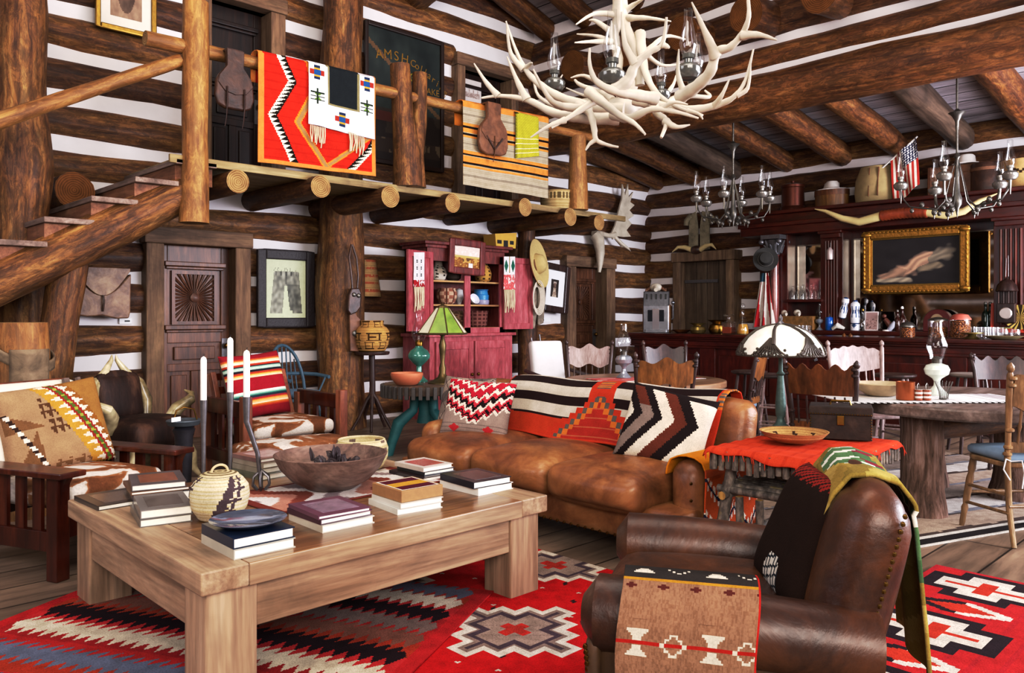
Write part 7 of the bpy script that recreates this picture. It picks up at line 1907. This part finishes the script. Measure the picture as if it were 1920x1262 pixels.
bottle('wine_bottle', 'dark green wine bottle with a silver top, left one of the pair behind the tumblers', onback(1848, 5.95), GRB, 1.08, wbp, None, PEWTER)
bottle('wine_bottle', 'dark green wine bottle with a silver top, right one of the pair behind the tumblers', onback(1857, 6.0), GRB, 1.08, wbp, None, PEWTER)
def tray(u, v):
    if min(u, 1 - u, v, 1 - v) < .09: return 'b8452e'
    n_ = nz(u, v, 4)
    if abs(u - .5) < .22 and abs(v - .5 + .1 * math.sin(u * 9)) < .16: return '3a8aa0' if n_ > 0 else 'c8a83a'
    return '5aa0a8' if v < .55 + .1 * n_ else 'a8b070'
p = onX(1890, 590, 5.92); frame('painted_tray', 'painted tin tray with a red rim and blue-green scene on the back bar', p.y - .19, p.y + .19, 1.102, 1.46, 5.95, .02, flat('tray_red', 'b8452e', .35), tray, 36, 36, dep=.02, ax='Y', lean=R(-8), cat='tray')
p = onX(1917, 590, 5.8); o = MB().lathe([(.001, 0), (.1, .004), (.15, .03), (.155, .04), (.145, .038), (.09, .012), (.001, .01)], 40, colf=lambda u, v: '3a2a18' if frac(u * 22) < .5 and v > .3 else 'b49858').build('round_basket', BASK, None, (5.80, p.y + .02, 1.28)); o.rotation_euler = (0, R(-75), 0); tag(o, 'round dark-patterned basket tray at the right edge of the bar', 'basket')
# glasses on the mirrored shelf
for i in range(9):
    px = 1470 + 8.6 * i; t = i % 3
    v = onX(px, 560, 6.0 + .12 * (i % 2)); bt = [(.034, 0), (.04, .006), (.04, .10), (.03, .14), (.014, .17), (.014, .22), (.02, .23)]
    m = MB().lathe([(r * (1.0 + .12 * t), z * (1 - .06 * t)) for r, z in bt], 16)
    tag(m.build('clear_flask', GLASS2, None, (v.x, v.y, 1.541)), 'clear glass flask in the row on the mirrored shelf', 'bottle', 'clear flasks on the mirrored shelf')
# hanging lantern-clock on the right column
p = onX(1889, 550, BB - .06); hc = thing('carved_wall_clock', 'dark carved wall barometer with a domed top on the right fluted column', 'barometer', (BB - .08, p.y, p.z - .1), R(-90))
DKW = wood('ebonised', [(.25, '1a0d0b'), (.5, '34201c'), (.8, '54382f')], rough=.35, coat=.2)
MB().box((-.10, -.05, -.26), (.10, .03, -.02)).build('lower_case', DKW, hc, smooth=0, bevel=.012)
MB().lathe([(.11, .12), (.12, .13), (.10, .2), (.06, .25), (.02, .27), (.001, .3)], 20).build('dome', DKW, hc)
for k in range(4): MB().tube([(-.08 + .053 * k, -.03, -.02), (-.08 + .053 * k, -.03, .12)], .009, 8).build('spindle', DKW, hc)
MB().box((-.10, .0, -.02), (.10, .03, .13)).build('back_board', DKW, hc, smooth=0)
o = MB().lathe([(.001, .02), (.06, .02), (.07, .01), (.07, 0)], 24).build('dial', flat('silver_dial', 'b4a8a0', .3, .5), hc); o.location = (0, -.05, -.14); o.rotation_euler = (PI / 2, 0, 0)
m = MB().tube([(-.01, -.02, .3), (.0, -.03, .52)], .006, 6).tube([(.02, -.02, .3), (.02, -.03, .55)], .006, 6); m.build('hanging_cord', SADL, hc)
p = onX(1558, 487, BB); o = thing('small_tag', 'small pale metal holder fixed to the left fluted column', 'holder', (BB - .03, p.y, p.z), R(-90)); MB().lathe([(.04, 0), (.045, .02), (.045, .13), (.03, .15), (.015, .17)], 14).build('holder_cup', flat('pale_tin', 'b9a8a4', .4, .4), o); MB().tube([(0, .02, .1), (0, .03, .24)], .005, 5).build('wire', IRON, o)
# ================================================================ NUDE PAINTING AND LONGHORN
p0 = onX(1622, 490, BB - .02); p1 = onX(1820, 490, BB - .02); zt = onX(1720, 430, BB).z; zb = onX(1720, 549, BB).z
def drapery(u, v):
    n_ = nz(u, v, 5); m_ = nz(u + 3, v, 12)
    bg = (40 + 8 * n_, 35 + 8 * n_, 37 + 8 * n_); best = (0, bg)
    for (ax, ay, bx, by, r, col) in ((.14, .82, .45, .66, .11, (168, 138, 116)), (.42, .68, .66, .40, .16, (196, 160, 134)), (.66, .44, .84, .36, .15, (150, 138, 120)), (.56, .66, .76, .60, .10, (140, 126, 106)), (.08, .88, .44, .88, .06, (172, 160, 140))):
        dx, dy = bx - ax, by - ay; t = max(0, min(1, ((u - ax) * dx + (v - ay) * dy) / (dx * dx + dy * dy)))
        d = math.hypot(u - ax - dx * t, (v - ay - dy * t) * .75) / (r * (.75 + .35 * m_ + .25 * n_)); w_ = max(0, 1 - d * d) ** .8
        if w_ > best[0]: best = (w_, col)
    w_, c = best; w_ = min(1, w_ * 1.25) * (.86 + .14 * math.sin(40 * (u + v) + 6 * n_))
    return '%02x%02x%02x' % tuple(int(max(0, min(255, bg[i] + (c[i] - bg[i]) * w_))) for i in range(3))
pt_ = frame('gilt_painting', 'dark oil painting with pale draped forms in an ornate gilt frame over the bar mirror', p1.y, p0.y, zb, zt, BB - .03, .10, GILTO, drapery, 110, 64, dep=.07, ax='Y', cat='painting')
hw, hh = (p0.y - p1.y) / 2, (zt - zb) / 2
m = MB()
for s in (-1, 1):
    for t in (-1, 1): m.ball((s * (hw - .045), -.07, t * (hh - .045)), .06, 12, 8, .55, 1.15, .5)
for k in range(26):
    x = -hw + 2 * hw * (k + .5) / 26
    for t in (-1, 1): m.ball((x, -.07, t * (hh - .02)), .022, 8, 5, .7, 1.7, .5)
for k in range(14):
    z = -hh + 2 * hh * (k + .5) / 14
    for s in (-1, 1): m.ball((s * (hw - .02), -.07, z), .022, 8, 5, 1.7, .7, .5)
o = m.build('gilt_ornament', GILTO, pt_); o['kind'] = 'stuff'
m = MB()
for (a, b, c, d) in ((-hw + .09, -hw + .115, -hh + .09, hh - .09), (hw - .115, hw - .09, -hh + .09, hh - .09), (-hw + .09, hw - .09, -hh + .09, -hh + .115), (-hw + .09, hw - .09, hh - .115, hh - .09)): m.box((a, -.03, c), (b, -.0, d))
m.build('inner_moulding', GILT, pt_, smooth=0, bevel=.004)
LX = BB - .14
pts = [onX(*q, LX) for q in ((1528, 392), (1548, 396), (1580, 410), (1612, 416), (1652, 405))]; ptr = [onX(*q, LX) for q in ((1740, 398), (1775, 403), (1808, 396), (1838, 376), (1872, 362))]
o0 = onX(1695, 400, LX); lh = thing('longhorn_horns', 'long pale cattle horns joined by an orange-brown leather wrap across the back bar cornice', 'horns', o0)
HORN = flat('pale_horn', 'd8c694', .3, var=.2, scale=7)
MB().tube([p - o0 for p in pts], [.006, .025, .045, .055, .06], 14).build('horn', HORN, lh); MB().tube([p - o0 for p in ptr], [.06, .055, .045, .028, .006], 14).build('horn', HORN, lh)
a, b = pts[-1] - o0, ptr[0] - o0
m = MB(); N = 26; m.tube([a.lerp(b, k / N) + Vector((0, 0, .015 * math.sin(PI * k / N))) for k in range(N + 1)], [.066 + .008 * (k % 2) for k in range(N + 1)], 14); m.build('leather_wrap', leather('rust_wrap', [(.25, '5a2414'), (.5, '8a3c1e'), (.8, 'a8562e')], .5, 8), lh)
# ================================================================ ON TOP OF THE BACK BAR
CT = 2.85
def ontop(px, X=6.1): v = onX(px, 390, X); return Vector((X, v.y, CT))
p = ontop(1487); t = thing('copper_churn', 'dark copper lidded crock at the left end of the back bar top', 'crock', p)
MB().lathe([(.17, 0), (.18, .01), (.175, .06), (.165, .07), (.16, .34), (.17, .35), (.17, .37)], 28).build('crock_body', flat('dark_copper', '5a2a1a', .35, .6, var=.4, scale=8), t); MB().lathe([(.172, .37), (.172, .385), (.10, .41), (.03, .42), (.03, .45), (.001, .46)], 24).build('lid', flat('dark_copper', '5a2a1a'), t)
p = ontop(1560); t = thing('hat_box', 'oval wooden hat box on the back bar, under the crumpled white hat', 'box', p)
MB().lathe([(.20, 0), (.20, .24), (.001, .24)], 32, (0, 0, 0), .8, 1.2).build('box_body', CW_GOLD, t); MB().lathe([(.207, .17), (.207, .245), (.001, .247)], 32, (0, 0, 0), .8, 1.2).build('lid', CW_BRN, t)
o = MB().lathe([(.20, 0), (.205, .012), (.14, .02), (.11, .04), (.10, .10), (.07, .13), (.001, .12)], 28, (0, 0, 0), .8, 1.0, wob=.08).build('white_hat', flat('white_felt', 'd8d2cc', .85, var=.12), None, p + Vector((0, 0, .247))); tag(o, 'crumpled white felt hat on the oval hat box', 'hat')
p = ontop(1643); CANV = flat('pale_canvas', 'a8946c', .8, var=.25, scale=9, bump=.2)
t = thing('pack_basket', 'big pale canvas pack with leather straps on the back bar top', 'pack', p)
MB().lathe([(.24, 0), (.27, .02), (.285, .15), (.27, .32), (.22, .45), (.20, .5), (.19, .5), (.2, .3)], 32, (0, 0, 0), .75, 1.0).build('canvas_body', CANV, t)
for y in (-.10, .02): MB().bar((-.215, y, .08), (-.16, y, .47), .025, .01, (0, 1, 0)).build('leather_strap', SADM, t, smooth=0)
def flagf(u, v):
    if u < .42 and v < .54: return 'e8e4e0' if abs(frac(u * 19) - .5) + abs(frac(v * 11.1) - .5) < .42 else '2a2c48'
    return 'b03a30' if int(v * 13) % 2 == 0 else 'e2d6c4'
a = onX(1668, 303, 5.98); b = onX(1718, 258, 5.98)
fl2 = thing('stick_flag', 'small stars and stripes flag on a white stick standing in the canvas pack', 'flag', a)
q = b - a; MB().tube([q * -.9, q * 1.05], .011, 8).build('stick', flat('white_stick', 'e0dcd4', .5), fl2)
ua = q.normalized(); 
def ffn(u, v):
    base = q * (1.0 - v * .95); hang = Vector((-.02 + .03 * math.sin(v * 9 + u * 3), -.10 * u * .5, -.62 * u)); return tuple(base + hang)
MB().grid(ffn, 50, 40, lambda u, v: flagf(u, v)).build('flag_cloth', CLOTH, fl2, solid=.003)
p = ontop(1795); t = thing('leather_suitcase', 'old brown leather suitcase on the back bar top behind the right chandelier', 'suitcase', p, R(-90))
MB().box((-.31, -.10, 0), (.31, .10, .38)).build('case_body', SADM, t, smooth=0, bevel=.02)
for x in (-.3, .3): MB().box((x - .025, -.106, 0), (x + .025, .106, .385)).build('corner_band', CW_BRN, t, smooth=0, bevel=.01)
MB().box((-.31, -.103, .27), (.31, -.098, .285)).build('stitch_line', CW_GOLD, t, smooth=0)
o = MB().lathe([(.16, 0), (.165, .01), (.11, .02), (.10, .10), (.08, .12), (.001, .10)], 28).build('white_hat', flat('white_felt', 'd8d2cc', .85), None, ontop(1812) + Vector((0, 0, .385))); tag(o, 'white brimmed hat on top of the brown leather suitcase', 'hat')
p = ontop(1853); t = thing('round_hatbox', 'dark round-ended leather case right of the brown suitcase', 'case', p)
MB().lathe([(.2, 0), (.2, .34), (.19, .36), (.001, .37)], 28).build('case_body', SADL, t); MB().lathe([(.206, .26), (.206, .30), (.2, .30)], 28).build('band', SADM, t)
p = ontop(1922); tag(MB().lathe([(.22, 0), (.24, .01), (.27, .3), (.275, .34), (.26, .34), (.22, .05)], 50, colf=lambda u, v: '3c2a1a' if any(abs(v - c - .06 * tri(u * 9)) < .025 for c in (.3, .6)) else 'c0a070').build('zigzag_basket', BASK, None, p, smooth=60), 'tan basket with black zigzag bands cut by the right edge on the back bar top', 'basket')
# ================================================================ ON THE BAR WALL
p = onX(1312, 430, BX - .14); t = thing('hanging_vest', 'grey-green hide vest hung on the log wall behind the left chandelier', 'vest', (BX - .12, p.y, p.z), R(-90))
VEST = leather('grey_vest', [(.25, '625a4c'), (.5, '92886f'), (.8, 'b3a88e')], .8, 9, .3, 0)
for s in (-1, 1): MB().prism([(s * .02, -.36), (s * .2, -.34), (s * .19, .1), (s * .15, .26), (s * .06, .3), (s * .02, .05)], -.05, -.01, 'Y').build('front_panel', VEST, t, smooth=30, bevel=.01)
for s in (-1, 1): MB().tube([(s * .15, -.03, .24), (s * .24, -.03, .16), (s * .25, -.03, .08)], [.05, .05, .045], 10).build('armhole', VEST, t)
p = onX(1302, 468, BX - .3); t = thing('mounted_horns', 'pair of curved pale horns mounted above the plank door', 'horns', (BX - .24, p.y, p.z), R(-90))
MB().ball((0, 0, 0), .07, 12, 8, 1, 1.6).build('boss', SADL, t)
for s in (-1, 1): MB().tube([(s * .08, 0, .0), (s * .2, -.03, .05), (s * .32, -.05, .06), (s * .42, -.08, -.02)], [.045, .04, .028, .005], 10).build('horn', HORN, t)
p = onX(1437, 487, BB - .2); t = thing('dark_hat', 'dark felt hat hung on the end column of the back bar', 'hat', (BB - .22, p.y, p.z), rot=(R(80), 0, R(-60)))
MB().lathe([(.001, .13), (.08, .12), (.10, .06), (.108, 0), (.16, .0), (.18, .02), (.175, .025), (.1, .006)], 28).build('hat_body', flat('charcoal_felt', '35322f', .8, var=.3), t); MB().lathe([(.107, .01), (.112, .012), (.108, .04), (.103, .04)], 28).build('hat_band', flat('hat_ribbon', '5c5650', .6), t)
def usf(u, v):
    if v < .16 and u < .6: return '3a5a6a'
    return 'b02a30' if int(u * 7 + .25 * math.sin(v * 4)) % 2 else 'ddd6cc'
a = onX(1434, 512, BB - .17)
def hf(u, v):
    w_ = .12 + .26 * v; x = (u - .45) * w_; return (a.x + .05 * math.sin(u * 17 + v * 2) * (.4 + .6 * v) * .8, a.y - x * 1.0 + .04 * v, a.z - .78 * v + .05 * (u - .5) * v)
tag(MB().grid(hf, 56, 50, usf).build('hanging_flag', CLOTH, None, solid=.004), 'red and white striped flag hanging in folds below the dark hat', 'flag')
# ================================================================ CHAIRS LEFT AND BACK
BLUE = flat('blue_grey_paint', '4a6474', .5, var=.25, scale=30)
wc = thing('windsor_chair', 'blue-grey painted bow-back chair against the wall left of the thick post', 'chair', (-.98, -1.02, 0), R(20))
MB().prism([(.23 * math.cos(2 * PI * k / 28), .21 * math.sin(2 * PI * k / 28)) for k in range(28)], .43, .465).build('seat', BLUE, wc, smooth=30, bevel=.008)
m = MB(); m.tube([(.25 * math.cos(a) * (1.0), .10 + .10 * math.sin(a), .47 + .53 * math.sin(a) ** .75) for a in [PI * k / 16 for k in range(17)]], .017, 8); m.build('bow_back', BLUE, wc)
m = MB(); m.tube([(.30, -.18, .66), (.32, .0, .68), (.26, .16, .69), (0, .22, .70), (-.26, .16, .69), (-.32, 0, .68), (-.30, -.18, .66)], .02, 8); m.build('arm_bow', BLUE, wc)
for k in range(7):
    x = -.18 + .06 * k; MB().tube([(x, .14, .46), (x * 1.1, .19, .70), (x * 1.05, .2, .47 + .53 * math.sqrt(max(0, 1 - (x * 1.05 / .25) ** 2)) ** .75 - .01)], .008, 6).build('spindle', BLUE, wc)
for s in (-1, 1):
    MB().tube([(s * .2, -.1, .46), (s * .29, -.14, .66)], .010, 6).build('arm_post', BLUE, wc)
    for y in (-.14, .14): turned(MB(), (s * .24, y * 1.5, 0), (s * .15, y, .435), [(0, .013), (.3, .018), (.6, .021), (.75, .015), (1, .018)], 8).build('leg', BLUE, wc)
m = MB(); rbox(m, (.38, .36, .06), .028, 8, (0, -.0, .498), (0, 0, .02)); o = weld(m.build('seat_cushion', flat('blue_tweed', '6a8298', .9, var=.2, scale=60))); o.location = wc.location; o.rotation_euler = (0, 0, R(20)); tag(o, 'blue tweed cushion on the bow-back blue chair', 'cushion')
# horn chair
hc_ = thing('horn_armchair', 'armchair framed with curling cattle horns and covered in dark brown hide', 'armchair', (-2.86, -1.98, 0), R(25))
FURD = NT('dark_hide'); _t = FURD; _n = _t.noise(_t.coords((1, 1, .3)), 6, 5, .6); _t.l(_t.ramp(_n, [(.3, '120b08'), (.55, '35201a'), (.75, '6a4a38')]), _t.b.inputs['Base Color']); _t.rough(.6, .3); _t.bump(_t.noise(_t.coords((1, 1, .15)), 90, 3), .4, .004); FURD = _t.m
m = MB(); rbox(m, (.62, .55, .20), .07, 10, (0, 0, .40), (0, .0, .03)); weld(m.build('hide_seat', FURD, hc_))
Mb = Matrix.Translation((0, .24, .66)) @ Matrix.Rotation(R(-10), 4, 'X'); m = MB(); rbox(m, (.42, .10, .36), .045, 10, (0, 0, 0), (0, .02, .04), Mb); weld(m.build('hide_back', FURD, hc_))
HG = NT('banded_horn'); _t = HG; _n = _t.noise(_t.coords(), 5, 3); _t.l(_t.ramp(_n, [(.3, '3e372c'), (.47, '8f805f'), (.65, 'd0c3a0')]), _t.b.inputs['Base Color']); _t.rough(.25); HG = _t.m
for s in (-1, 1):
    MB().tube([(s * .25, .22, .48), (s * .27, .24, .62), (s * .22, .26, .76), (s * .10, .28, .86), (s * .025, .29, .96), (s * .02, .29, 1.0)], [.05, .055, .045, .032, .016, .004], 12).build('horn', HG, hc_)
    MB().tube([(s * .30, .02, .44), (s * .33, -.04, .55), (s * .42, -.10, .62), (s * .47, -.06, .66), (s * .45, .0, .69)], [.055, .055, .042, .025, .005], 12).build('horn', HG, hc_)
    for y in (-.2, .2): MB().tube([(s * .24, y, .32), (s * .30, y * 1.1, .2), (s * .30, y * 1.2, .08), (s * .34, y * 1.4, .0)], [.045, .04, .03, .012], 10).build('leg', HG, hc_)
# ash stand beside it
p = at(345, HY, 5.45); asx = thing('metal_ash_stand', 'grey metal ash stand with a flared dish behind the left oak chair', 'stand', (p.x, p.y, 0))
MB().lathe([(.11, 0), (.11, .01), (.04, .03), (.045, .1), (.06, .50), (.075, .54), (.05, .56)], 18).build('pedestal', flat('gunmetal', '55535c', .4, .7, var=.3), asx)
MB().lathe([(.05, .555), (.10, .57), (.115, .60), (.11, .605), (.06, .585), (.001, .58)], 24).build('dish', flat('blue_tin', '6c7680', .4, .6, var=.3), asx)
MB().tube([(-.07, 0, .60), (-.05, 0, .67), (.0, 0, .69), (.07, 0, .67), (.09, 0, .60)], .006, 6).build('wire_handle', BRASS, asx)
MB().cb((-.08, -.07, .62), (.075, .004, .03), R(20)).build('paper_tag', flat('tag_white', 'eeeeee', .6), asx, smooth=0)
# white slip-covered armchair by the far door
p = at(1046, HY, 9.3); sc_ = thing('slipcover_armchair', 'white-covered armchair with dark wooden arms behind the sofa, by the far door', 'armchair', (p.x, p.y, 0), face(205))
SLIP = flat('white_linen', 'dcd8d8', .85, var=.06)
m = MB(); rbox(m, (.44, .55, .14), .04, 8, (0, 0, .40), (0, 0, .02)); weld(m.build('seat_cushion', SLIP, sc_))
Mb = Matrix.Translation((0, .26, .70)) @ Matrix.Rotation(R(-12), 4, 'X'); m = MB(); rbox(m, (.42, .12, .62), .04, 8, (0, 0, 0), (0, .01, 0), Mb); weld(m.build('back_cushion', SLIP, sc_))
MB().box((-.27, -.30, .08), (.27, -.285, .36)).build('skirt', SLIP, sc_, smooth=0)
MB().box((-.272, -.302, .26), (.272, -.28, .285)).build('red_stripe', flat('faded_red', 'a84a52', .85), sc_, smooth=0)
for s in (-1, 1):
    MB().tube([(s * .29, .26, .66), (s * .30, .05, .64), (s * .31, -.2, .62), (s * .31, -.30, .60)], .022, 8).build('arm', CW_DARK, sc_)
    MB().tube([(s * .31, -.28, .60), (s * .29, -.26, .3), (s * .28, -.26, 0)], .02, 8).build('leg', CW_DARK, sc_); MB().tube([(s * .27, .26, .4), (s * .27, .32, 0)], .02, 8).build('leg', CW_DARK, sc_)
# rifles leaning on the hat post
for k, dx in enumerate((.08, .17)):
    t = thing('leaning_rifle', 'dark old rifle leaning on the post beneath the hide chaps', 'rifle', (3.02 + dx, -.70, 0), rot=(R(-9), R(-7 + 5 * k), 0), group='rifles leaning on the hat post')
    MB().bar((0, 0, 0), (0, 0, .42), .09, .035, (1, 0, 0)).build('stock', CW_DARK, t, smooth=0, bevel=.01); MB().tube([(0, 0, .40), (0, 0, 1.05)], [.016, .011], 8).build('barrel', IRON, t)
# ================================================================ CAMERA, LIGHT
cd = bpy.data.cameras.new('camera'); cam = bpy.data.objects.new('camera', cd); COL.objects.link(cam)
cam.location = CAM; cam.rotation_euler = (PI / 2, 0, R(-44.2))
cd.sensor_width = 36; cd.lens = FPX / 1920 * 36; cd.shift_y = -(631 - HY) / 1920
cd.clip_start = .05
sc.camera = cam
def area(name, loc, target, size, power, col='ffffff', sy=None):
    l = bpy.data.lights.new(name, 'AREA'); l.energy = power; l.color = lin(col); l.shape = 'RECTANGLE'; l.size = size; l.size_y = sy or size
    o = bpy.data.objects.new(name, l); COL.objects.link(o); o.location = loc
    o.rotation_euler = (Vector(target) - Vector(loc)).to_track_quat('-Z', 'Y').to_euler(); return o
area('window_light_right', (2.6, -11.4, 2.3), (0, -4.5, .8), 5.5, 1000, 'f3f3ff', 2.6)
area('window_light_behind', (-6.0, -10.6, 2.9), (-1.5, -2, 1.6), 4.5, 440, 'fff6ee', 2.4)
area('left_fill', (-7.7, -4.0, 2.8), (-1, -4, 1.6), 3.0, 120, 'f4f4ff', 2.0)  # added fill that lifts the log wall, no window on this side
area('bar_ceiling_fill', (4.9, -8.7, 1.5), (4.9, -4.6, 4.0), 1.6, 330, 'eef1ff', 2.0)  # added up-light that brightens the bar ceiling boards, no window here
area('ceiling_fill', (-2.2, -5.5, 5.2), (-.4, -2.5, 1), 4.0, 230, 'fff4e8', 4.0)
w = bpy.data.worlds.new('world'); sc.world = w; w.use_nodes = True
bg = w.node_tree.nodes['Background']; bg.inputs[0].default_value = (.93, .95, 1, 1); bg.inputs[1].default_value = .42
sc.view_settings.view_transform = 'Standard'; sc.view_settings.look = 'None'
sc.view_settings.exposure = -0.18; sc.view_settings.gamma = 1.0
sc.view_settings.use_curve_mapping = True
cm_ = sc.view_settings.curve_mapping; c_ = cm_.curves[3]
c_.points.new(.18, .125); c_.points.new(.55, .60); cm_.update()
sc.cycles.max_bounces = 6; sc.cycles.transparent_max_bounces = 24; sc.cycles.use_denoising = True
sc.cycles.caustics_reflective = False; sc.cycles.caustics_refractive = False; sc.cycles.sample_clamp_indirect = 4
